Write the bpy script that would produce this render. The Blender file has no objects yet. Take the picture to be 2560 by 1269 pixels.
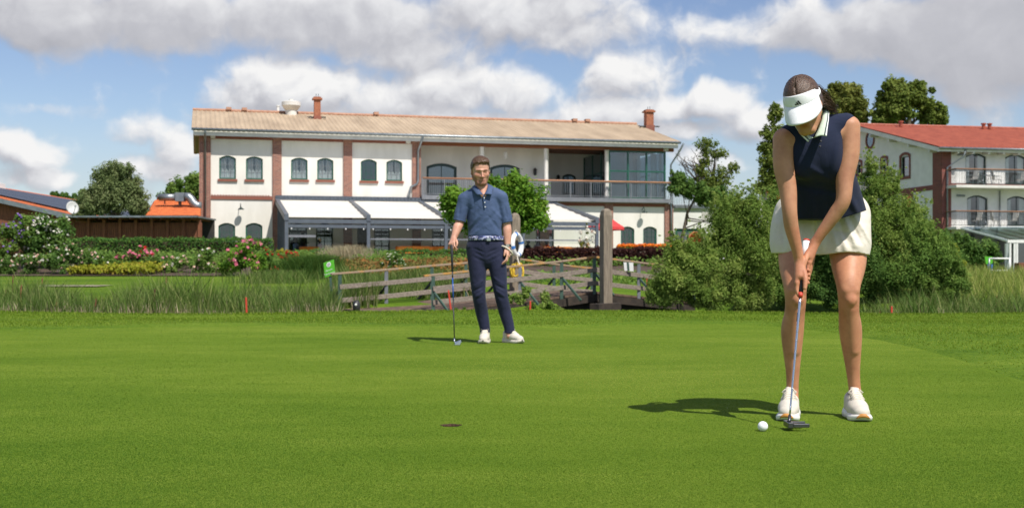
import bpy, math, random
import numpy as np
from mathutils import Vector, Matrix
random.seed(7); RNG = np.random.default_rng(7)
SC = bpy.context.scene
COL = SC.collection
FPX, HZ, CX, CAMH = 3000.0, 678.0, 1280.0, 0.70     # focal length (px of a 2560 wide picture), horizon row, centre column, eye height

def P(px, py, D):
    return Vector(((px-CX)*D/FPX, D, CAMH+(HZ-py)*D/FPX))
def PG(px, D, z):
    return Vector(((px-CX)*D/FPX, D, z))

# ------------------------------------------------------------------ objects
def tag(o, label=None, cat=None, group=None, kind=None):
    if label: o['label'] = label
    if cat: o['category'] = cat
    if group: o['group'] = group
    if kind: o['kind'] = kind
    return o
def thing(name, label, cat, loc=(0, 0, 0), rz=0.0, group=None):
    o = bpy.data.objects.new(name, None); COL.objects.link(o)
    o.empty_display_size = 0.1
    o.location = loc; o.rotation_euler = (0, 0, rz)
    return tag(o, label, cat, group)
def np_mesh(name, V, F, smooth=False, face_attr=None, vcol=None, mat_idx=None):
    """V (n,3) array, F (m,k) int array or list of polygons"""
    me = bpy.data.meshes.new(name)
    V = np.asarray(V, dtype=np.float32).reshape(-1, 3)
    me.vertices.add(len(V)); me.vertices.foreach_set('co', V.ravel())
    if isinstance(F, np.ndarray):
        k = F.shape[1]; m = len(F)
        me.loops.add(m*k); me.loops.foreach_set('vertex_index', F.astype(np.int32).ravel())
        me.polygons.add(m)
        me.polygons.foreach_set('loop_start', np.arange(0, m*k, k, dtype=np.int32))
        me.polygons.foreach_set('loop_total', np.full(m, k, dtype=np.int32))
    else:
        lt = np.array([len(f) for f in F], dtype=np.int32); m = len(F)
        li = np.array([i for f in F for i in f], dtype=np.int32)
        me.loops.add(len(li)); me.loops.foreach_set('vertex_index', li)
        me.polygons.add(m)
        me.polygons.foreach_set('loop_start', np.concatenate(([0], np.cumsum(lt)[:-1])).astype(np.int32))
        me.polygons.foreach_set('loop_total', lt)
    if mat_idx is not None: me.polygons.foreach_set('material_index', np.asarray(mat_idx, dtype=np.int32))
    me.update(calc_edges=True)
    me.polygons.foreach_set('use_smooth', np.full(m, bool(smooth), dtype=bool))
    if face_attr is not None:
        a = me.attributes.new('rnd', 'FLOAT', 'FACE'); a.data.foreach_set('value', np.asarray(face_attr, dtype=np.float32))
    if vcol is not None:
        a = me.attributes.new('tint', 'FLOAT_COLOR', 'POINT')
        c = np.ones((len(V), 4), dtype=np.float32); c[:, :3] = vcol
        a.data.foreach_set('color', c.ravel())
    return me
def link(name, me, mats, parent=None, world=True):
    """world=True: mesh coordinates are world coordinates; under a parent they are moved into its frame"""
    o = bpy.data.objects.new(name, me); COL.objects.link(o)
    for m in (mats if isinstance(mats, (list, tuple)) else [mats]): me.materials.append(m)
    if parent is not None:
        o.parent = parent
        if world:
            p = parent; L = Vector((0, 0, 0))
            while p is not None: L += p.location; p = p.parent
            me.transform(Matrix.Translation(-L))
    return o

class MB:
    """collects simple solids, builds them as ONE mesh"""
    def __init__(s): s.v = []; s.f = []; s.mi = []; s.cur = 0
    def add(s, vs, fs):
        b = len(s.v); s.v.extend([(float(p[0]), float(p[1]), float(p[2])) for p in vs]); s.f.extend([tuple(b+i for i in f) for f in fs]); s.mi.extend([s.cur]*len(fs)); return s
    def box(s, x0, x1, y0, y1, z0, z1):
        return s.add([(x0,y0,z0),(x1,y0,z0),(x1,y1,z0),(x0,y1,z0),(x0,y0,z1),(x1,y0,z1),(x1,y1,z1),(x0,y1,z1)],
                     [(0,3,2,1),(4,5,6,7),(0,1,5,4),(1,2,6,5),(2,3,7,6),(3,0,4,7)])
    def bar(s, a, b, w, h, up=(0, 0, 1)):
        a, b = Vector(a), Vector(b); d = (b-a).normalized(); u = Vector(up)
        r = d.cross(u)
        if r.length < 1e-4: r = d.cross(Vector((1, 0, 0)))
        r.normalize(); u = r.cross(d).normalized(); r *= w/2; u *= h/2
        return s.add([a-r-u, a+r-u, a+r+u, a-r+u, b-r-u, b+r-u, b+r+u, b-r+u],
                     [(0,1,2,3),(7,6,5,4),(0,4,5,1),(1,5,6,2),(2,6,7,3),(3,7,4,0)])
    def tube(s, pts, r, n=8, cap=True):
        pts = [Vector(p) for p in pts]; rs = r if isinstance(r, (list, tuple)) else [r]*len(pts)
        vs = []; fs = []; pu = None
        for i, p in enumerate(pts):
            d = (pts[min(i+1, len(pts)-1)]-pts[max(i-1, 0)]).normalized()
            if pu is None:
                pu = d.cross(Vector((0.3, 0.1, 1)) if abs(d.z) < .9 else Vector((1, 0, 0))).normalized()
            else:
                pu = (pu-d*pu.dot(d)).normalized()
            w = d.cross(pu)
            for k in range(n):
                t = 2*math.pi*k/n; vs.append(p+(pu*math.cos(t)+w*math.sin(t))*rs[i])
        for i in range(len(pts)-1):
            for k in range(n):
                k2 = (k+1) % n; fs.append((i*n+k, i*n+k2, (i+1)*n+k2, (i+1)*n+k))
        if cap:
            fs.append(tuple(range(n-1, -1, -1))); fs.append(tuple((len(pts)-1)*n+k for k in range(n)))
        return s.add(vs, fs)
    def prism(s, poly, dv):
        """poly: list of 3D points, extruded by vector dv"""
        dv = Vector(dv); n = len(poly); vs = [Vector(p) for p in poly]+[Vector(p)+dv for p in poly]
        return s.add(vs, [tuple(range(n-1, -1, -1)), tuple(range(n, 2*n))]+[(i, (i+1) % n, n+(i+1) % n, n+i) for i in range(n)])
    def lathe(s, prof, c=(0, 0, 0), n=16):
        c = Vector(c); vs = []; fs = []
        for (r, z) in prof:
            for k in range(n):
                t = 2*math.pi*k/n; vs.append((c.x+r*math.cos(t), c.y+r*math.sin(t), c.z+z))
        for i in range(len(prof)-1):
            for k in range(n):
                k2 = (k+1) % n; fs.append((i*n+k, i*n+k2, (i+1)*n+k2, (i+1)*n+k))
        fs.append(tuple(range(n-1, -1, -1))); fs.append(tuple((len(prof)-1)*n+k for k in range(n)))
        return s.add(vs, fs)
    def grid(s, G):
        """G: rows of points"""
        nr, nc = len(G), len(G[0]); vs = [p for r in G for p in r]
        return s.add(vs, [(i*nc+j, i*nc+j+1, (i+1)*nc+j+1, (i+1)*nc+j) for i in range(nr-1) for j in range(nc-1)])
    def build(s, name, mats, parent=None, world=True, smooth=False, bevel=0.0, solid=0.0, angle=None):
        me = np_mesh(name, s.v, s.f, smooth=smooth, mat_idx=s.mi)
        if angle is not None:
            me.polygons.foreach_set('use_smooth', np.ones(len(me.polygons), dtype=bool))
            me.set_sharp_from_angle(angle=math.radians(angle))
        o = link(name, me, mats, parent, world)
        if solid:
            m = o.modifiers.new('solid', 'SOLIDIFY'); m.thickness = abs(solid); m.offset = 0.0
        if bevel:
            m = o.modifiers.new('bevel', 'BEVEL'); m.width = bevel; m.segments = 2; m.limit_method = 'ANGLE'
        return o

# ------------------------------------------------------------------ materials
MATS = {}
def lin(r, g, b):
    f = lambda c: (c/255/12.92 if c/255 <= .04045 else ((c/255+.055)/1.055)**2.4)
    return (f(r), f(g), f(b), 1)
def newmat(name):
    m = bpy.data.materials.new(name); m.use_nodes = True; nt = m.node_tree
    b = nt.nodes['Principled BSDF']; MATS[name] = m
    return m, nt, b
def N(nt, t, **k):
    n = nt.nodes.new(t)
    for a, v in k.items(): setattr(n, a, v)
    return n
def ramp(nt, fac, stops):
    r = N(nt, 'ShaderNodeValToRGB'); e = r.color_ramp.elements
    while len(e) < len(stops): e.new(0.5)
    for i, (p, c) in enumerate(stops): e[i].position = p; e[i].color = c if len(c) == 4 else (*c, 1)
    nt.links.new(fac, r.inputs['Fac']); return r.outputs['Color']
def coords(nt, scale=(1, 1, 1), kind='Object'):
    tc = N(nt, 'ShaderNodeTexCoord'); mp = N(nt, 'ShaderNodeMapping'); mp.inputs['Scale'].default_value = scale
    nt.links.new(tc.outputs[kind], mp.inputs['Vector']); return mp.outputs['Vector']
def noise(nt, vec, scale, detail=4, rough=.55, dist=0.0):
    n = N(nt, 'ShaderNodeTexNoise'); n.inputs['Scale'].default_value = scale; n.inputs['Detail'].default_value = detail
    n.inputs['Roughness'].default_value = rough; n.inputs['Distortion'].default_value = dist
    nt.links.new(vec, n.inputs['Vector']); return n.outputs['Fac']
def mixc(nt, fac, a, b, mode='MIX'):
    m = N(nt, 'ShaderNodeMix', data_type='RGBA', blend_type=mode)
    for s, v in ((m.inputs['Factor'], fac), (m.inputs['A'], a), (m.inputs['B'], b)):
        if hasattr(v, 'is_linked'): nt.links.new(v, s)
        else: s.default_value = v if not (isinstance(v, tuple) and len(v) == 3) else (*v, 1)
    return m.outputs['Result']
def bump(nt, b, h, strength=.3, dist=.01):
    n = N(nt, 'ShaderNodeBump'); n.inputs['Strength'].default_value = strength; n.inputs['Distance'].default_value = dist
    nt.links.new(h, n.inputs['Height']); nt.links.new(n.outputs['Normal'], b.inputs['Normal']); return n
def mat(name, c1, c2=None, scale=8, rough=.6, bmp=0.0, bscale=None, stretch=(1, 1, 1), metal=0.0, spec=.5, bdist=.01, detail=4, lo=.35, hi=.65):
    m, nt, b = newmat(name)
    c1 = c1 if len(c1) == 4 else (*c1, 1)
    v = coords(nt, stretch); 
    if c2 is None:
        k = .86; c2 = (c1[0]*k, c1[1]*k, c1[2]*k, 1)
    c2 = c2 if len(c2) == 4 else (*c2, 1)
    n = noise(nt, v, scale, detail)
    nt.links.new(ramp(nt, n, [(lo, c1), (hi, c2)]), b.inputs['Base Color'])
    b.inputs['Roughness'].default_value = rough; b.inputs['Metallic'].default_value = metal
    b.inputs['Specular IOR Level'].default_value = spec
    if bmp: bump(nt, b, noise(nt, v, bscale or scale*4, 5), bmp, bdist)
    return m
def brick_mat(name, c1, c2, mortar, bw=.25, bh=.077):
    m, nt, b = newmat(name)
    tc = N(nt, 'ShaderNodeTexCoord'); sp = N(nt, 'ShaderNodeSeparateXYZ'); cb = N(nt, 'ShaderNodeCombineXYZ'); ad = N(nt, 'ShaderNodeMath', operation='ADD')
    nt.links.new(tc.outputs['Object'], sp.inputs[0]); nt.links.new(sp.outputs[0], ad.inputs[0]); nt.links.new(sp.outputs[1], ad.inputs[1])
    nt.links.new(ad.outputs[0], cb.inputs[0]); nt.links.new(sp.outputs[2], cb.inputs[1])
    br = N(nt, 'ShaderNodeTexBrick'); br.inputs['Scale'].default_value = 1
    br.inputs['Brick Width'].default_value = bw; br.inputs['Row Height'].default_value = bh; br.inputs['Mortar Size'].default_value = .011
    br.inputs['Color1'].default_value = c1; br.inputs['Color2'].default_value = c2; br.inputs['Mortar'].default_value = mortar
    nt.links.new(cb.outputs[0], br.inputs['Vector'])
    n = noise(nt, tc.outputs['Object'], 9, 3)
    fk = N(nt, 'ShaderNodeMath', operation='MULTIPLY'); nt.links.new(n, fk.inputs[0]); fk.inputs[1].default_value = .35
    nt.links.new(mixc(nt, fk.outputs[0], br.outputs['Color'], (.09, .05, .06, 1)), b.inputs['Base Color'])
    b.inputs['Roughness'].default_value = .85
    bump(nt, b, br.outputs['Fac'], -.5, .01)
    return m
def leaf_mat(name, c1, c2, c3=None, trans=.3, rough=.6):
    """leaves: colour varies leaf by leaf (attribute rnd); some light passes through"""
    m, nt, b = newmat(name)
    at = N(nt, 'ShaderNodeAttribute', attribute_name='rnd')
    st = [(0, c1), (.6, c2), (1, c3 or c2)]
    c = ramp(nt, at.outputs['Fac'], st)
    nt.links.new(c, b.inputs['Base Color']); b.inputs['Roughness'].default_value = rough; b.inputs['Specular IOR Level'].default_value = .10
    tr = N(nt, 'ShaderNodeBsdfTranslucent'); mx = N(nt, 'ShaderNodeMixShader'); mx.inputs[0].default_value = trans
    hs = N(nt, 'ShaderNodeHueSaturation'); hs.inputs['Value'].default_value = 1.6; hs.inputs['Hue'].default_value = .485
    nt.links.new(c, hs.inputs['Color']); nt.links.new(hs.outputs[0], tr.inputs['Color'])
    out = nt.nodes['Material Output']
    nt.links.new(b.outputs[0], mx.inputs[1]); nt.links.new(tr.outputs[0], mx.inputs[2]); nt.links.new(mx.outputs[0], out.inputs['Surface'])
    return m
def glass_mat(name, tint=(.94, .965, .96, 1), base=.05, top=.7):
    """window glass: see-through with a mirror coat that grows at grazing angles"""
    m = bpy.data.materials.new(name); m.use_nodes = True; nt = m.node_tree; nt.nodes.remove(nt.nodes['Principled BSDF'])
    t = N(nt, 'ShaderNodeBsdfTransparent'); t.inputs[0].default_value = tint
    g = N(nt, 'ShaderNodeBsdfGlossy'); g.inputs['Roughness'].default_value = .03; g.inputs['Color'].default_value = (.9, .95, 1, 1)
    lw = N(nt, 'ShaderNodeLayerWeight'); lw.inputs['Blend'].default_value = .35
    mr = N(nt, 'ShaderNodeMapRange'); mr.inputs['To Min'].default_value = base; mr.inputs['To Max'].default_value = top
    nt.links.new(lw.outputs['Fresnel'], mr.inputs[0])
    mx = N(nt, 'ShaderNodeMixShader'); nt.links.new(mr.outputs[0], mx.inputs[0]); nt.links.new(t.outputs[0], mx.inputs[1]); nt.links.new(g.outputs[0], mx.inputs[2])
    nt.links.new(mx.outputs[0], nt.nodes['Material Output'].inputs['Surface'])
    return m

M = {}
M['plaster'] = mat('plaster', (.80, .77, .71), (.70, .67, .61), .8, .9, .25, 60, bdist=.006, stretch=(1.6, 1.6, .5), detail=7)
M['plaster_white'] = mat('plaster_white', (.78, .78, .76), (.70, .70, .68), 1.5, .9, .2, 60, bdist=.006)
M['brick'] = brick_mat('brick', lin(162, 100, 78), lin(122, 70, 58), lin(176, 154, 138))
M['brick_dark'] = brick_mat('brick_dark', lin(142, 68, 54), lin(112, 54, 46), lin(130, 100, 90))
M['brick_sill'] = mat('brick_sill', lin(150, 94, 78), lin(122, 74, 62), 18, .85, .3)
M['terracotta'] = mat('terracotta', lin(166, 106, 78), lin(146, 88, 64), 6, .8, .2)
M['roof_tan'] = mat('roof_tan', lin(182, 162, 136), lin(154, 135, 112), 1.1, .75, .2, 30, stretch=(1, .25, .25), lo=.3, hi=.7)
M['roof_red'] = mat('roof_red', lin(164, 86, 62), lin(142, 70, 50), 1.5, .6, .2, 20)
M['roof_orange'] = mat('roof_orange', lin(208, 112, 58), lin(178, 88, 46), 4, .7, .2, 20)
M['trim_white'] = mat('trim_white', (.74, .72, .67), (.62, .60, .56), 2, .6)
M['white'] = mat('white', (.82, .82, .80), (.76, .76, .74), 5, .4)
M['green_frame'] = mat('green_frame', (.016, .105, .068), (.013, .085, .055), 6, .35)
M['green_dark'] = mat('green_dark', (.010, .035, .028), (.008, .026, .022), 6, .35)
M['zinc'] = mat('zinc', (.33, .36, .38), (.22, .25, .27), 3, .4, metal=.7)
M['anthracite'] = mat('anthracite', (.10, .12, .145), (.08, .095, .12), 4, .45)
M['rail_grey'] = mat('rail_grey', (.20, .21, .23), (.15, .16, .18), 4, .5)
M['rail_wood'] = mat('rail_wood', lin(178, 132, 100), lin(140, 98, 72), 3, .6, stretch=(.3, 4, 4))
M['soffit_wood'] = mat('soffit_wood', lin(150, 94, 62), lin(112, 66, 42), 2.5, .6, .2, stretch=(.2, 6, 6))
M['shed_wood'] = mat('shed_wood', lin(138, 84, 58), lin(92, 56, 42), 5, .8, .4, stretch=(7, 7, .4))
M['awning'] = mat('awning', (.72, .69, .63), (.68, .65, .59), 1, .8)
_nt = M['awning'].node_tree; _b = _nt.nodes['Principled BSDF']; _t = _nt.nodes.new('ShaderNodeBsdfTranslucent'); _t.inputs[0].default_value = (.85, .80, .70, 1)
_m = _nt.nodes.new('ShaderNodeMixShader'); _m.inputs[0].default_value = .14; _nt.links.new(_b.outputs[0], _m.inputs[1]); _nt.links.new(_t.outputs[0], _m.inputs[2]); _nt.links.new(_m.outputs[0], _nt.nodes['Material Output'].inputs['Surface'])
M['curtain'] = mat('curtain', (.82, .82, .80), (.66, .66, .64), 12, .9, stretch=(3, 3, .15))
M['curtain_shaded'] = mat('curtain_shaded', (.40, .40, .39), (.24, .24, .24), 12, .9, stretch=(3, 3, .15))  # darker copy of the curtain: the eave's shade put into its colour
M['ridge'] = mat('ridge', lin(180, 138, 114), lin(158, 116, 94), 4, .8)
M['dark_room'] = mat('dark_room', (.03, .03, .03), (.05, .045, .04), 2, .9)  # near-black: the dimness of interiors and hollows put into the colour
M['interior'] = mat('interior', (.5, .48, .42), (.42, .40, .36), 2, .9)
M['orange_cloth'] = mat('orange_cloth', lin(236, 140, 48), lin(214, 118, 36), 3, .8)
M['glass'] = glass_mat('glass')
M['glass_mid'] = glass_mat('glass_mid', (.62, .68, .70, 1), .08, .7)
M['glass_roof'] = glass_mat('glass_roof', (.72, .78, .80, 1), .10, .5)
M['glass_dark'] = glass_mat('glass_dark', (.35, .4, .42, 1), .14)
M['solar'] = mat('solar', (.03, .035, .05), (.045, .05, .07), 4, .4, spec=.5)
M['weathered'] = mat('weathered', lin(154, 142, 130), lin(104, 94, 84), 5, .85, .5, 30, stretch=(.5, 6, 6), lo=.25, hi=.75)
M['post_wood'] = mat('post_wood', lin(150, 138, 120), lin(96, 86, 74), 6, .85, .6, 24, stretch=(6, 6, .5), lo=.25, hi=.75)
M['beam_wood'] = mat('beam_wood', lin(66, 56, 47), lin(44, 38, 33), 6, .9, .4)
M['deck_wood'] = mat('deck_wood', lin(112, 92, 76), lin(78, 62, 52), 6, .85, .4)
M['rail_lichen'] = mat('rail_lichen', lin(176, 130, 66), lin(144, 126, 106), 4, .85, .3, lo=.36, hi=.52)
M['green_metal'] = mat('green_metal', (.060, .115, .085), (.045, .085, .065), 9, .5)
M['dark_metal'] = mat('dark_metal', (.035, .04, .04), (.03, .03, .03), 9, .5)
M['red_paint'] = mat('red_paint', (.62, .06, .03), (.52, .05, .03), 20, .5)
M['red_cloth'] = mat('red_cloth', (.62, .05, .05), (.52, .04, .04), 6, .7)
M['sign_green'] = mat('sign_green', (.10, .44, .025), (.09, .40, .022), 6, .4)
M['blue_paint'] = mat('blue_paint', (.05, .2, .55), (.04, .17, .48), 8, .5)
M['yellow_rope'] = mat('yellow_rope', (.75, .52, .04), (.6, .40, .03), 30, .7)
M['bark'] = mat('bark', (.13, .10, .075), (.07, .055, .04), 6, .9, .6, stretch=(3, 3, .6))
M['hole_soil'] = mat('hole_soil', (.10, .048, .030), (.045, .024, .016), 60, .95, .8, 120)
M['soil'] = mat('soil', (.085, .052, .033), (.05, .032, .022), 9, .95, .6, 40)
M['path'] = mat('path', (.30, .25, .18), (.16, .16, .09), 4, .95, .4, 60)
M['paving'] = mat('paving', (.32, .29, .26), (.25, .23, .2), 3, .9)
M['black'] = mat('black', (.02, .02, .022), (.03, .03, .03), 9, .5)
M['dish_grey'] = mat('dish_grey', (.55, .55, .54), (.48, .48, .47), 4, .6)
M['stone'] = mat('stone', (.42, .38, .32), (.3, .27, .23), 3, .9, .6, 10)
# ------------------------------------------------------------------ camera, sun, sky
cam = bpy.data.objects.new('camera', bpy.data.cameras.new('camera')); COL.objects.link(cam); SC.camera = cam
cam.location = (0, 0, CAMH); cam.rotation_euler = (math.pi/2, 0, 0)
cam.data.sensor_width = 36; cam.data.lens = FPX/2560*36
cam.data.shift_y = (HZ-634.5)/2560
cam.data.clip_start = .05; cam.data.clip_end = 3000
cam.data.dof.use_dof = True; cam.data.dof.focus_distance = 5.55; cam.data.dof.aperture_fstop = 6.3
SC.view_settings.view_transform = 'Standard'; SC.view_settings.look = 'None'
SC.view_settings.gamma = 1; SC.view_settings.exposure = EXPO = 0.17
SC.render.resolution_x = 1024; SC.render.resolution_y = 507
SC.cycles.use_denoising = True
SC.cycles.max_bounces = 8; SC.cycles.transparent_max_bounces = 16
SUN_EL, SUN_AZ = math.radians(55), math.atan2(.58, -.815)
to_sun = Vector((math.sin(SUN_AZ)*math.cos(SUN_EL), math.cos(SUN_AZ)*math.cos(SUN_EL), math.sin(SUN_EL)))
sl = bpy.data.lights.new('sun', 'SUN'); sl.energy = 4.9; sl.angle = math.radians(.5); sl.color = (1, .945, .86)
so = bpy.data.objects.new('sun', sl); COL.objects.link(so); so.rotation_euler = to_sun.to_track_quat('Z', 'Y').to_euler(); so.location = (20, -25, 40)

wd = bpy.data.worlds.new('World'); SC.world = wd; wd.use_nodes = True
wt = wd.node_tree; bg = wt.nodes['Background']; bg.inputs['Strength'].default_value = .067
sky = N(wt, 'ShaderNodeTexSky'); sky.sky_type = 'NISHITA'; sky.sun_disc = False
sky.sun_elevation = SUN_EL; sky.sun_rotation = SUN_AZ; sky.air_density = 1.0; sky.dust_density = .4; sky.ozone_density = 2.2

# clouds: (column, row, radius x, radius y, weight, greyness) of each cloud mass, turned into directions (azimuth, elevation)
CLOUDS = [(120,25,450,118,1.05,.62),(520,35,390,85,.95,.55),(900,60,390,120,1.05,.5),(1300,40,400,125,1.0,.35),(1020,130,270,80,.9,.4),
 (330,85,300,55,.8,.75),(690,195,170,95,1.1,0),(590,235,130,70,1.0,.12),(800,230,180,90,1.1,.02),(960,245,190,75,1.0,.1),(1130,215,190,80,1.0,.15),
 (760,300,300,45,.9,.45),(1150,290,330,55,.9,.35),(1290,235,150,70,.9,.1),(1580,190,135,95,1.15,0),(1600,270,190,70,1.1,.12),(1430,290,150,55,.9,.2),
 (1800,255,110,62,1.1,0),(1870,300,130,55,1.0,.1),(1700,330,260,40,.85,.35),(1990,65,210,80,1.0,.2),(2230,80,320,110,1.15,.62),(2470,90,340,190,1.2,.85),
 (1830,75,150,55,.75,.15),(2480,240,180,70,.6,.5),(1780,400,150,36,.75,.1),(50,385,110,60,1.0,.1),(60,445,130,40,.9,.2),(360,330,110,60,.75,.2),
 (430,370,90,80,.95,.08),(400,430,130,45,.8,.3),(110,265,90,22,.5,.5),(240,285,90,22,.4,.5),(2420,300,260,40,.5,.1)]
def cloud_group():
    g = bpy.data.node_groups.new('cloud_field', 'ShaderNodeTree')
    g.interface.new_socket('Vector', in_out='INPUT', socket_type='NodeSocketVector')
    g.interface.new_socket('Density', in_out='OUTPUT', socket_type='NodeSocketFloat')
    g.interface.new_socket('Grey', in_out='OUTPUT', socket_type='NodeSocketFloat')
    gi = N(g, 'NodeGroupInput'); go = N(g, 'NodeGroupOutput'); L = g.links.new
    def math_(op, a, b=None):
        n = N(g, 'ShaderNodeMath', operation=op)
        for i, v in enumerate((a, b)):
            if v is None: continue
            if hasattr(v, 'is_linked'): L(v, n.inputs[i])
            else: n.inputs[i].default_value = v
        return n.outputs[0]
    nz = N(g, 'ShaderNodeTexNoise'); nz.inputs['Scale'].default_value = 2.2; nz.inputs['Detail'].default_value = 3
    L(gi.outputs[0], nz.inputs['Vector'])
    vm = N(g, 'ShaderNodeVectorMath', operation='MULTIPLY_ADD'); L(nz.outputs['Color'], vm.inputs[0]); vm.inputs[1].default_value = (.42, .30, 0)
    sub = N(g, 'ShaderNodeVectorMath', operation='SUBTRACT'); L(gi.outputs[0], sub.inputs[0]); sub.inputs[1].default_value = (.21, .15, 0)
    L(sub.outputs[0], vm.inputs[2]); p = vm.outputs[0]
    field = None; grey = None
    for (cx, cy, rx, ry, w, gr) in CLOUDS:
        u, v = cx-CX, HZ-cy
        az = math.atan2(u, FPX)*10; el = v/math.hypot(FPX, u)*10
        s = N(g, 'ShaderNodeVectorMath', operation='SUBTRACT'); L(p, s.inputs[0]); s.inputs[1].default_value = (az, el, 0)
        d = N(g, 'ShaderNodeVectorMath', operation='MULTIPLY'); L(s.outputs[0], d.inputs[0]); d.inputs[1].default_value = (FPX/rx/10, FPX/ry/10, 0)
        q = N(g, 'ShaderNodeVectorMath', operation='DOT_PRODUCT'); L(d.outputs[0], q.inputs[0]); L(d.outputs[0], q.inputs[1])
        f = math_('MULTIPLY', math_('SUBTRACT', 1.15, q.outputs['Value']), w)
        f = math_('MAXIMUM', f, 0)
        field = f if field is None else math_('SMOOTH_MAX', field, f)
        if field.node.operation == 'SMOOTH_MAX': field.node.inputs[2].default_value = .3
        if gr > 0:
            k = math_('MULTIPLY', math_('MINIMUM', f, .8), gr)
            grey = k if grey is None else math_('MAXIMUM', grey, k)
    # the rest of the sky, outside the picture: scattered cloud
    sx = N(g, 'ShaderNodeSeparateXYZ'); L(gi.outputs[0], sx.inputs[0])
    away = math_('MAXIMUM', math_('SUBTRACT', math_('ABSOLUTE', sx.outputs[0]), 4.6), math_('SUBTRACT', sx.outputs[1], 2.5))
    away = math_('MINIMUM', math_('MAXIMUM', away, 0), 1)
    big = N(g, 'ShaderNodeTexNoise'); big.inputs['Scale'].default_value = .35; big.inputs['Detail'].default_value = 3; L(gi.outputs[0], big.inputs['Vector'])
    far = math_('MULTIPLY', math_('MULTIPLY', math_('SUBTRACT', big.outputs['Fac'], .42), 3.5), away)
    field = math_('MAXIMUM', field, far)
    fb = N(g, 'ShaderNodeTexNoise'); fb.inputs['Scale'].default_value = 2.3; fb.inputs['Detail'].default_value = 8; fb.inputs['Roughness'].default_value = .54
    L(p, fb.inputs['Vector'])
    calm = math_('SUBTRACT', 1.0, math_('MULTIPLY', grey, .45))
    dens = math_('ADD', math_('MULTIPLY', field, 1.0), math_('MULTIPLY', math_('MULTIPLY', math_('SUBTRACT', fb.outputs['Fac'], .645), 2.3), calm))
    L(dens, go.inputs[0]); L(grey, go.inputs[1])
    return g
cg = cloud_group()
tc = N(wt, 'ShaderNodeTexCoord'); sp = N(wt, 'ShaderNodeSeparateXYZ'); wt.links.new(tc.outputs['Generated'], sp.inputs[0])
def wm(op, a, b=None, c=None):
    n = N(wt, 'ShaderNodeMath', operation=op)
    for i, v in enumerate((a, b, c)):
        if v is None: continue
        if hasattr(v, 'is_linked'): wt.links.new(v, n.inputs[i])
        else: n.inputs[i].default_value = v
    return n.outputs[0]
az = wm('MULTIPLY', wm('ARCTAN2', sp.outputs[0], sp.outputs[1]), 10)
hl = wm('SQRT', wm('ADD', wm('MULTIPLY', sp.outputs[0], sp.outputs[0]), wm('MULTIPLY', sp.outputs[1], sp.outputs[1])))
el = wm('MULTIPLY', wm('DIVIDE', sp.outputs[2], wm('MAXIMUM', hl, .02)), 10)
cv = N(wt, 'ShaderNodeCombineXYZ'); wt.links.new(az, cv.inputs[0]); wt.links.new(el, cv.inputs[1])
def inst(off):
    v = N(wt, 'ShaderNodeVectorMath', operation='ADD'); wt.links.new(cv.outputs[0], v.inputs[0]); v.inputs[1].default_value = off
    n = N(wt, 'ShaderNodeGroup'); n.node_tree = cg; wt.links.new(v.outputs[0], n.inputs[0]); return n
c0, c1 = inst((0, 0, 0)), inst((.07, .13, 0))
def mapr(x, a, b, lo=0, hi=1, smooth=True):
    n = N(wt, 'ShaderNodeMapRange'); n.interpolation_type = 'SMOOTHSTEP' if smooth else 'LINEAR'
    wt.links.new(x, n.inputs[0])
    for i, v in zip((1, 2, 3, 4), (a, b, lo, hi)): n.inputs[i].default_value = v
    return n.outputs[0]
mask = mapr(c0.outputs[0], -.14, .66)
soft = wm('SUBTRACT', 1.0, wm('MULTIPLY', c0.outputs['Grey'], 1.0))
lit = wm('ADD', wm('MULTIPLY', wm('MULTIPLY', wm('SUBTRACT', c0.outputs[0], c1.outputs[0]), .85), soft), .70)
lit = wm('SUBTRACT', lit, wm('MULTIPLY', c0.outputs['Grey'], .56))
lit = mapr(lit, -.05, 1.05, 0, 1, False)
K = 12.5      # the Background strength is 0.08
ccol = ramp(wt, lit, [(0, (.40*K, .41*K, .46*K)), (.4, (.58*K, .585*K, .63*K)), (.72, (.82*K, .825*K, .85*K)), (1, (.98*K, .975*K, .97*K))])
veil = mapr(el, .25, 1.45, .55, 0.0)
sh = N(wt, 'ShaderNodeHueSaturation'); sh.inputs['Saturation'].default_value = 1.02; sh.inputs['Value'].default_value = 1.55; sh.inputs['Hue'].default_value = .512; wt.links.new(sky.outputs['Color'], sh.inputs['Color'])
base = mixc(wt, veil, sh.outputs['Color'], (.55*K, .61*K, .71*K, 1))
wt.links.new(mixc(wt, mask, base, ccol), bg.inputs['Color'])

# ------------------------------------------------------------------ terrain
HOLE = PG(1128, 5.43, 0)
GREEN = [(-16,8),(-12,10.8),(-9,12.9),(-6,14.1),(-3.9,15.2),(-1.3,15.0),(.1,14.5),(1.2,15.4),(1.95,15.75),(2.94,15.7),(3.45,14.5),(3.68,12.3),(3.5,9.8),
         (3.12,7.3),(2.9,4.5),(2.8,1),(2.3,-4),(0,-8),(-6,-9),(-13,-5),(-16.5,2)]
def catmull(pts, n=8):
    out = []; k = len(pts)
    for i in range(k):
        p0, p1, p2, p3 = [np.array(pts[(i+j-1) % k], float) for j in range(4)]
        for t in np.linspace(0, 1, n, endpoint=False):
            out.append(.5*((2*p1)+(-p0+p2)*t+(2*p0-5*p1+4*p2-p3)*t*t+(-p0+3*p1-3*p2+p3)*t**3))
    return np.array(out)
GB = catmull(GREEN); _d = GB-np.array([HOLE.x, HOLE.y]); _th = np.arctan2(_d[:, 1], _d[:, 0]); _o = np.argsort(_th)
def green_r(th):
    return np.interp(th, _th[_o], np.hypot(_d[:, 0], _d[:, 1])[_o], period=2*math.pi)
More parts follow.
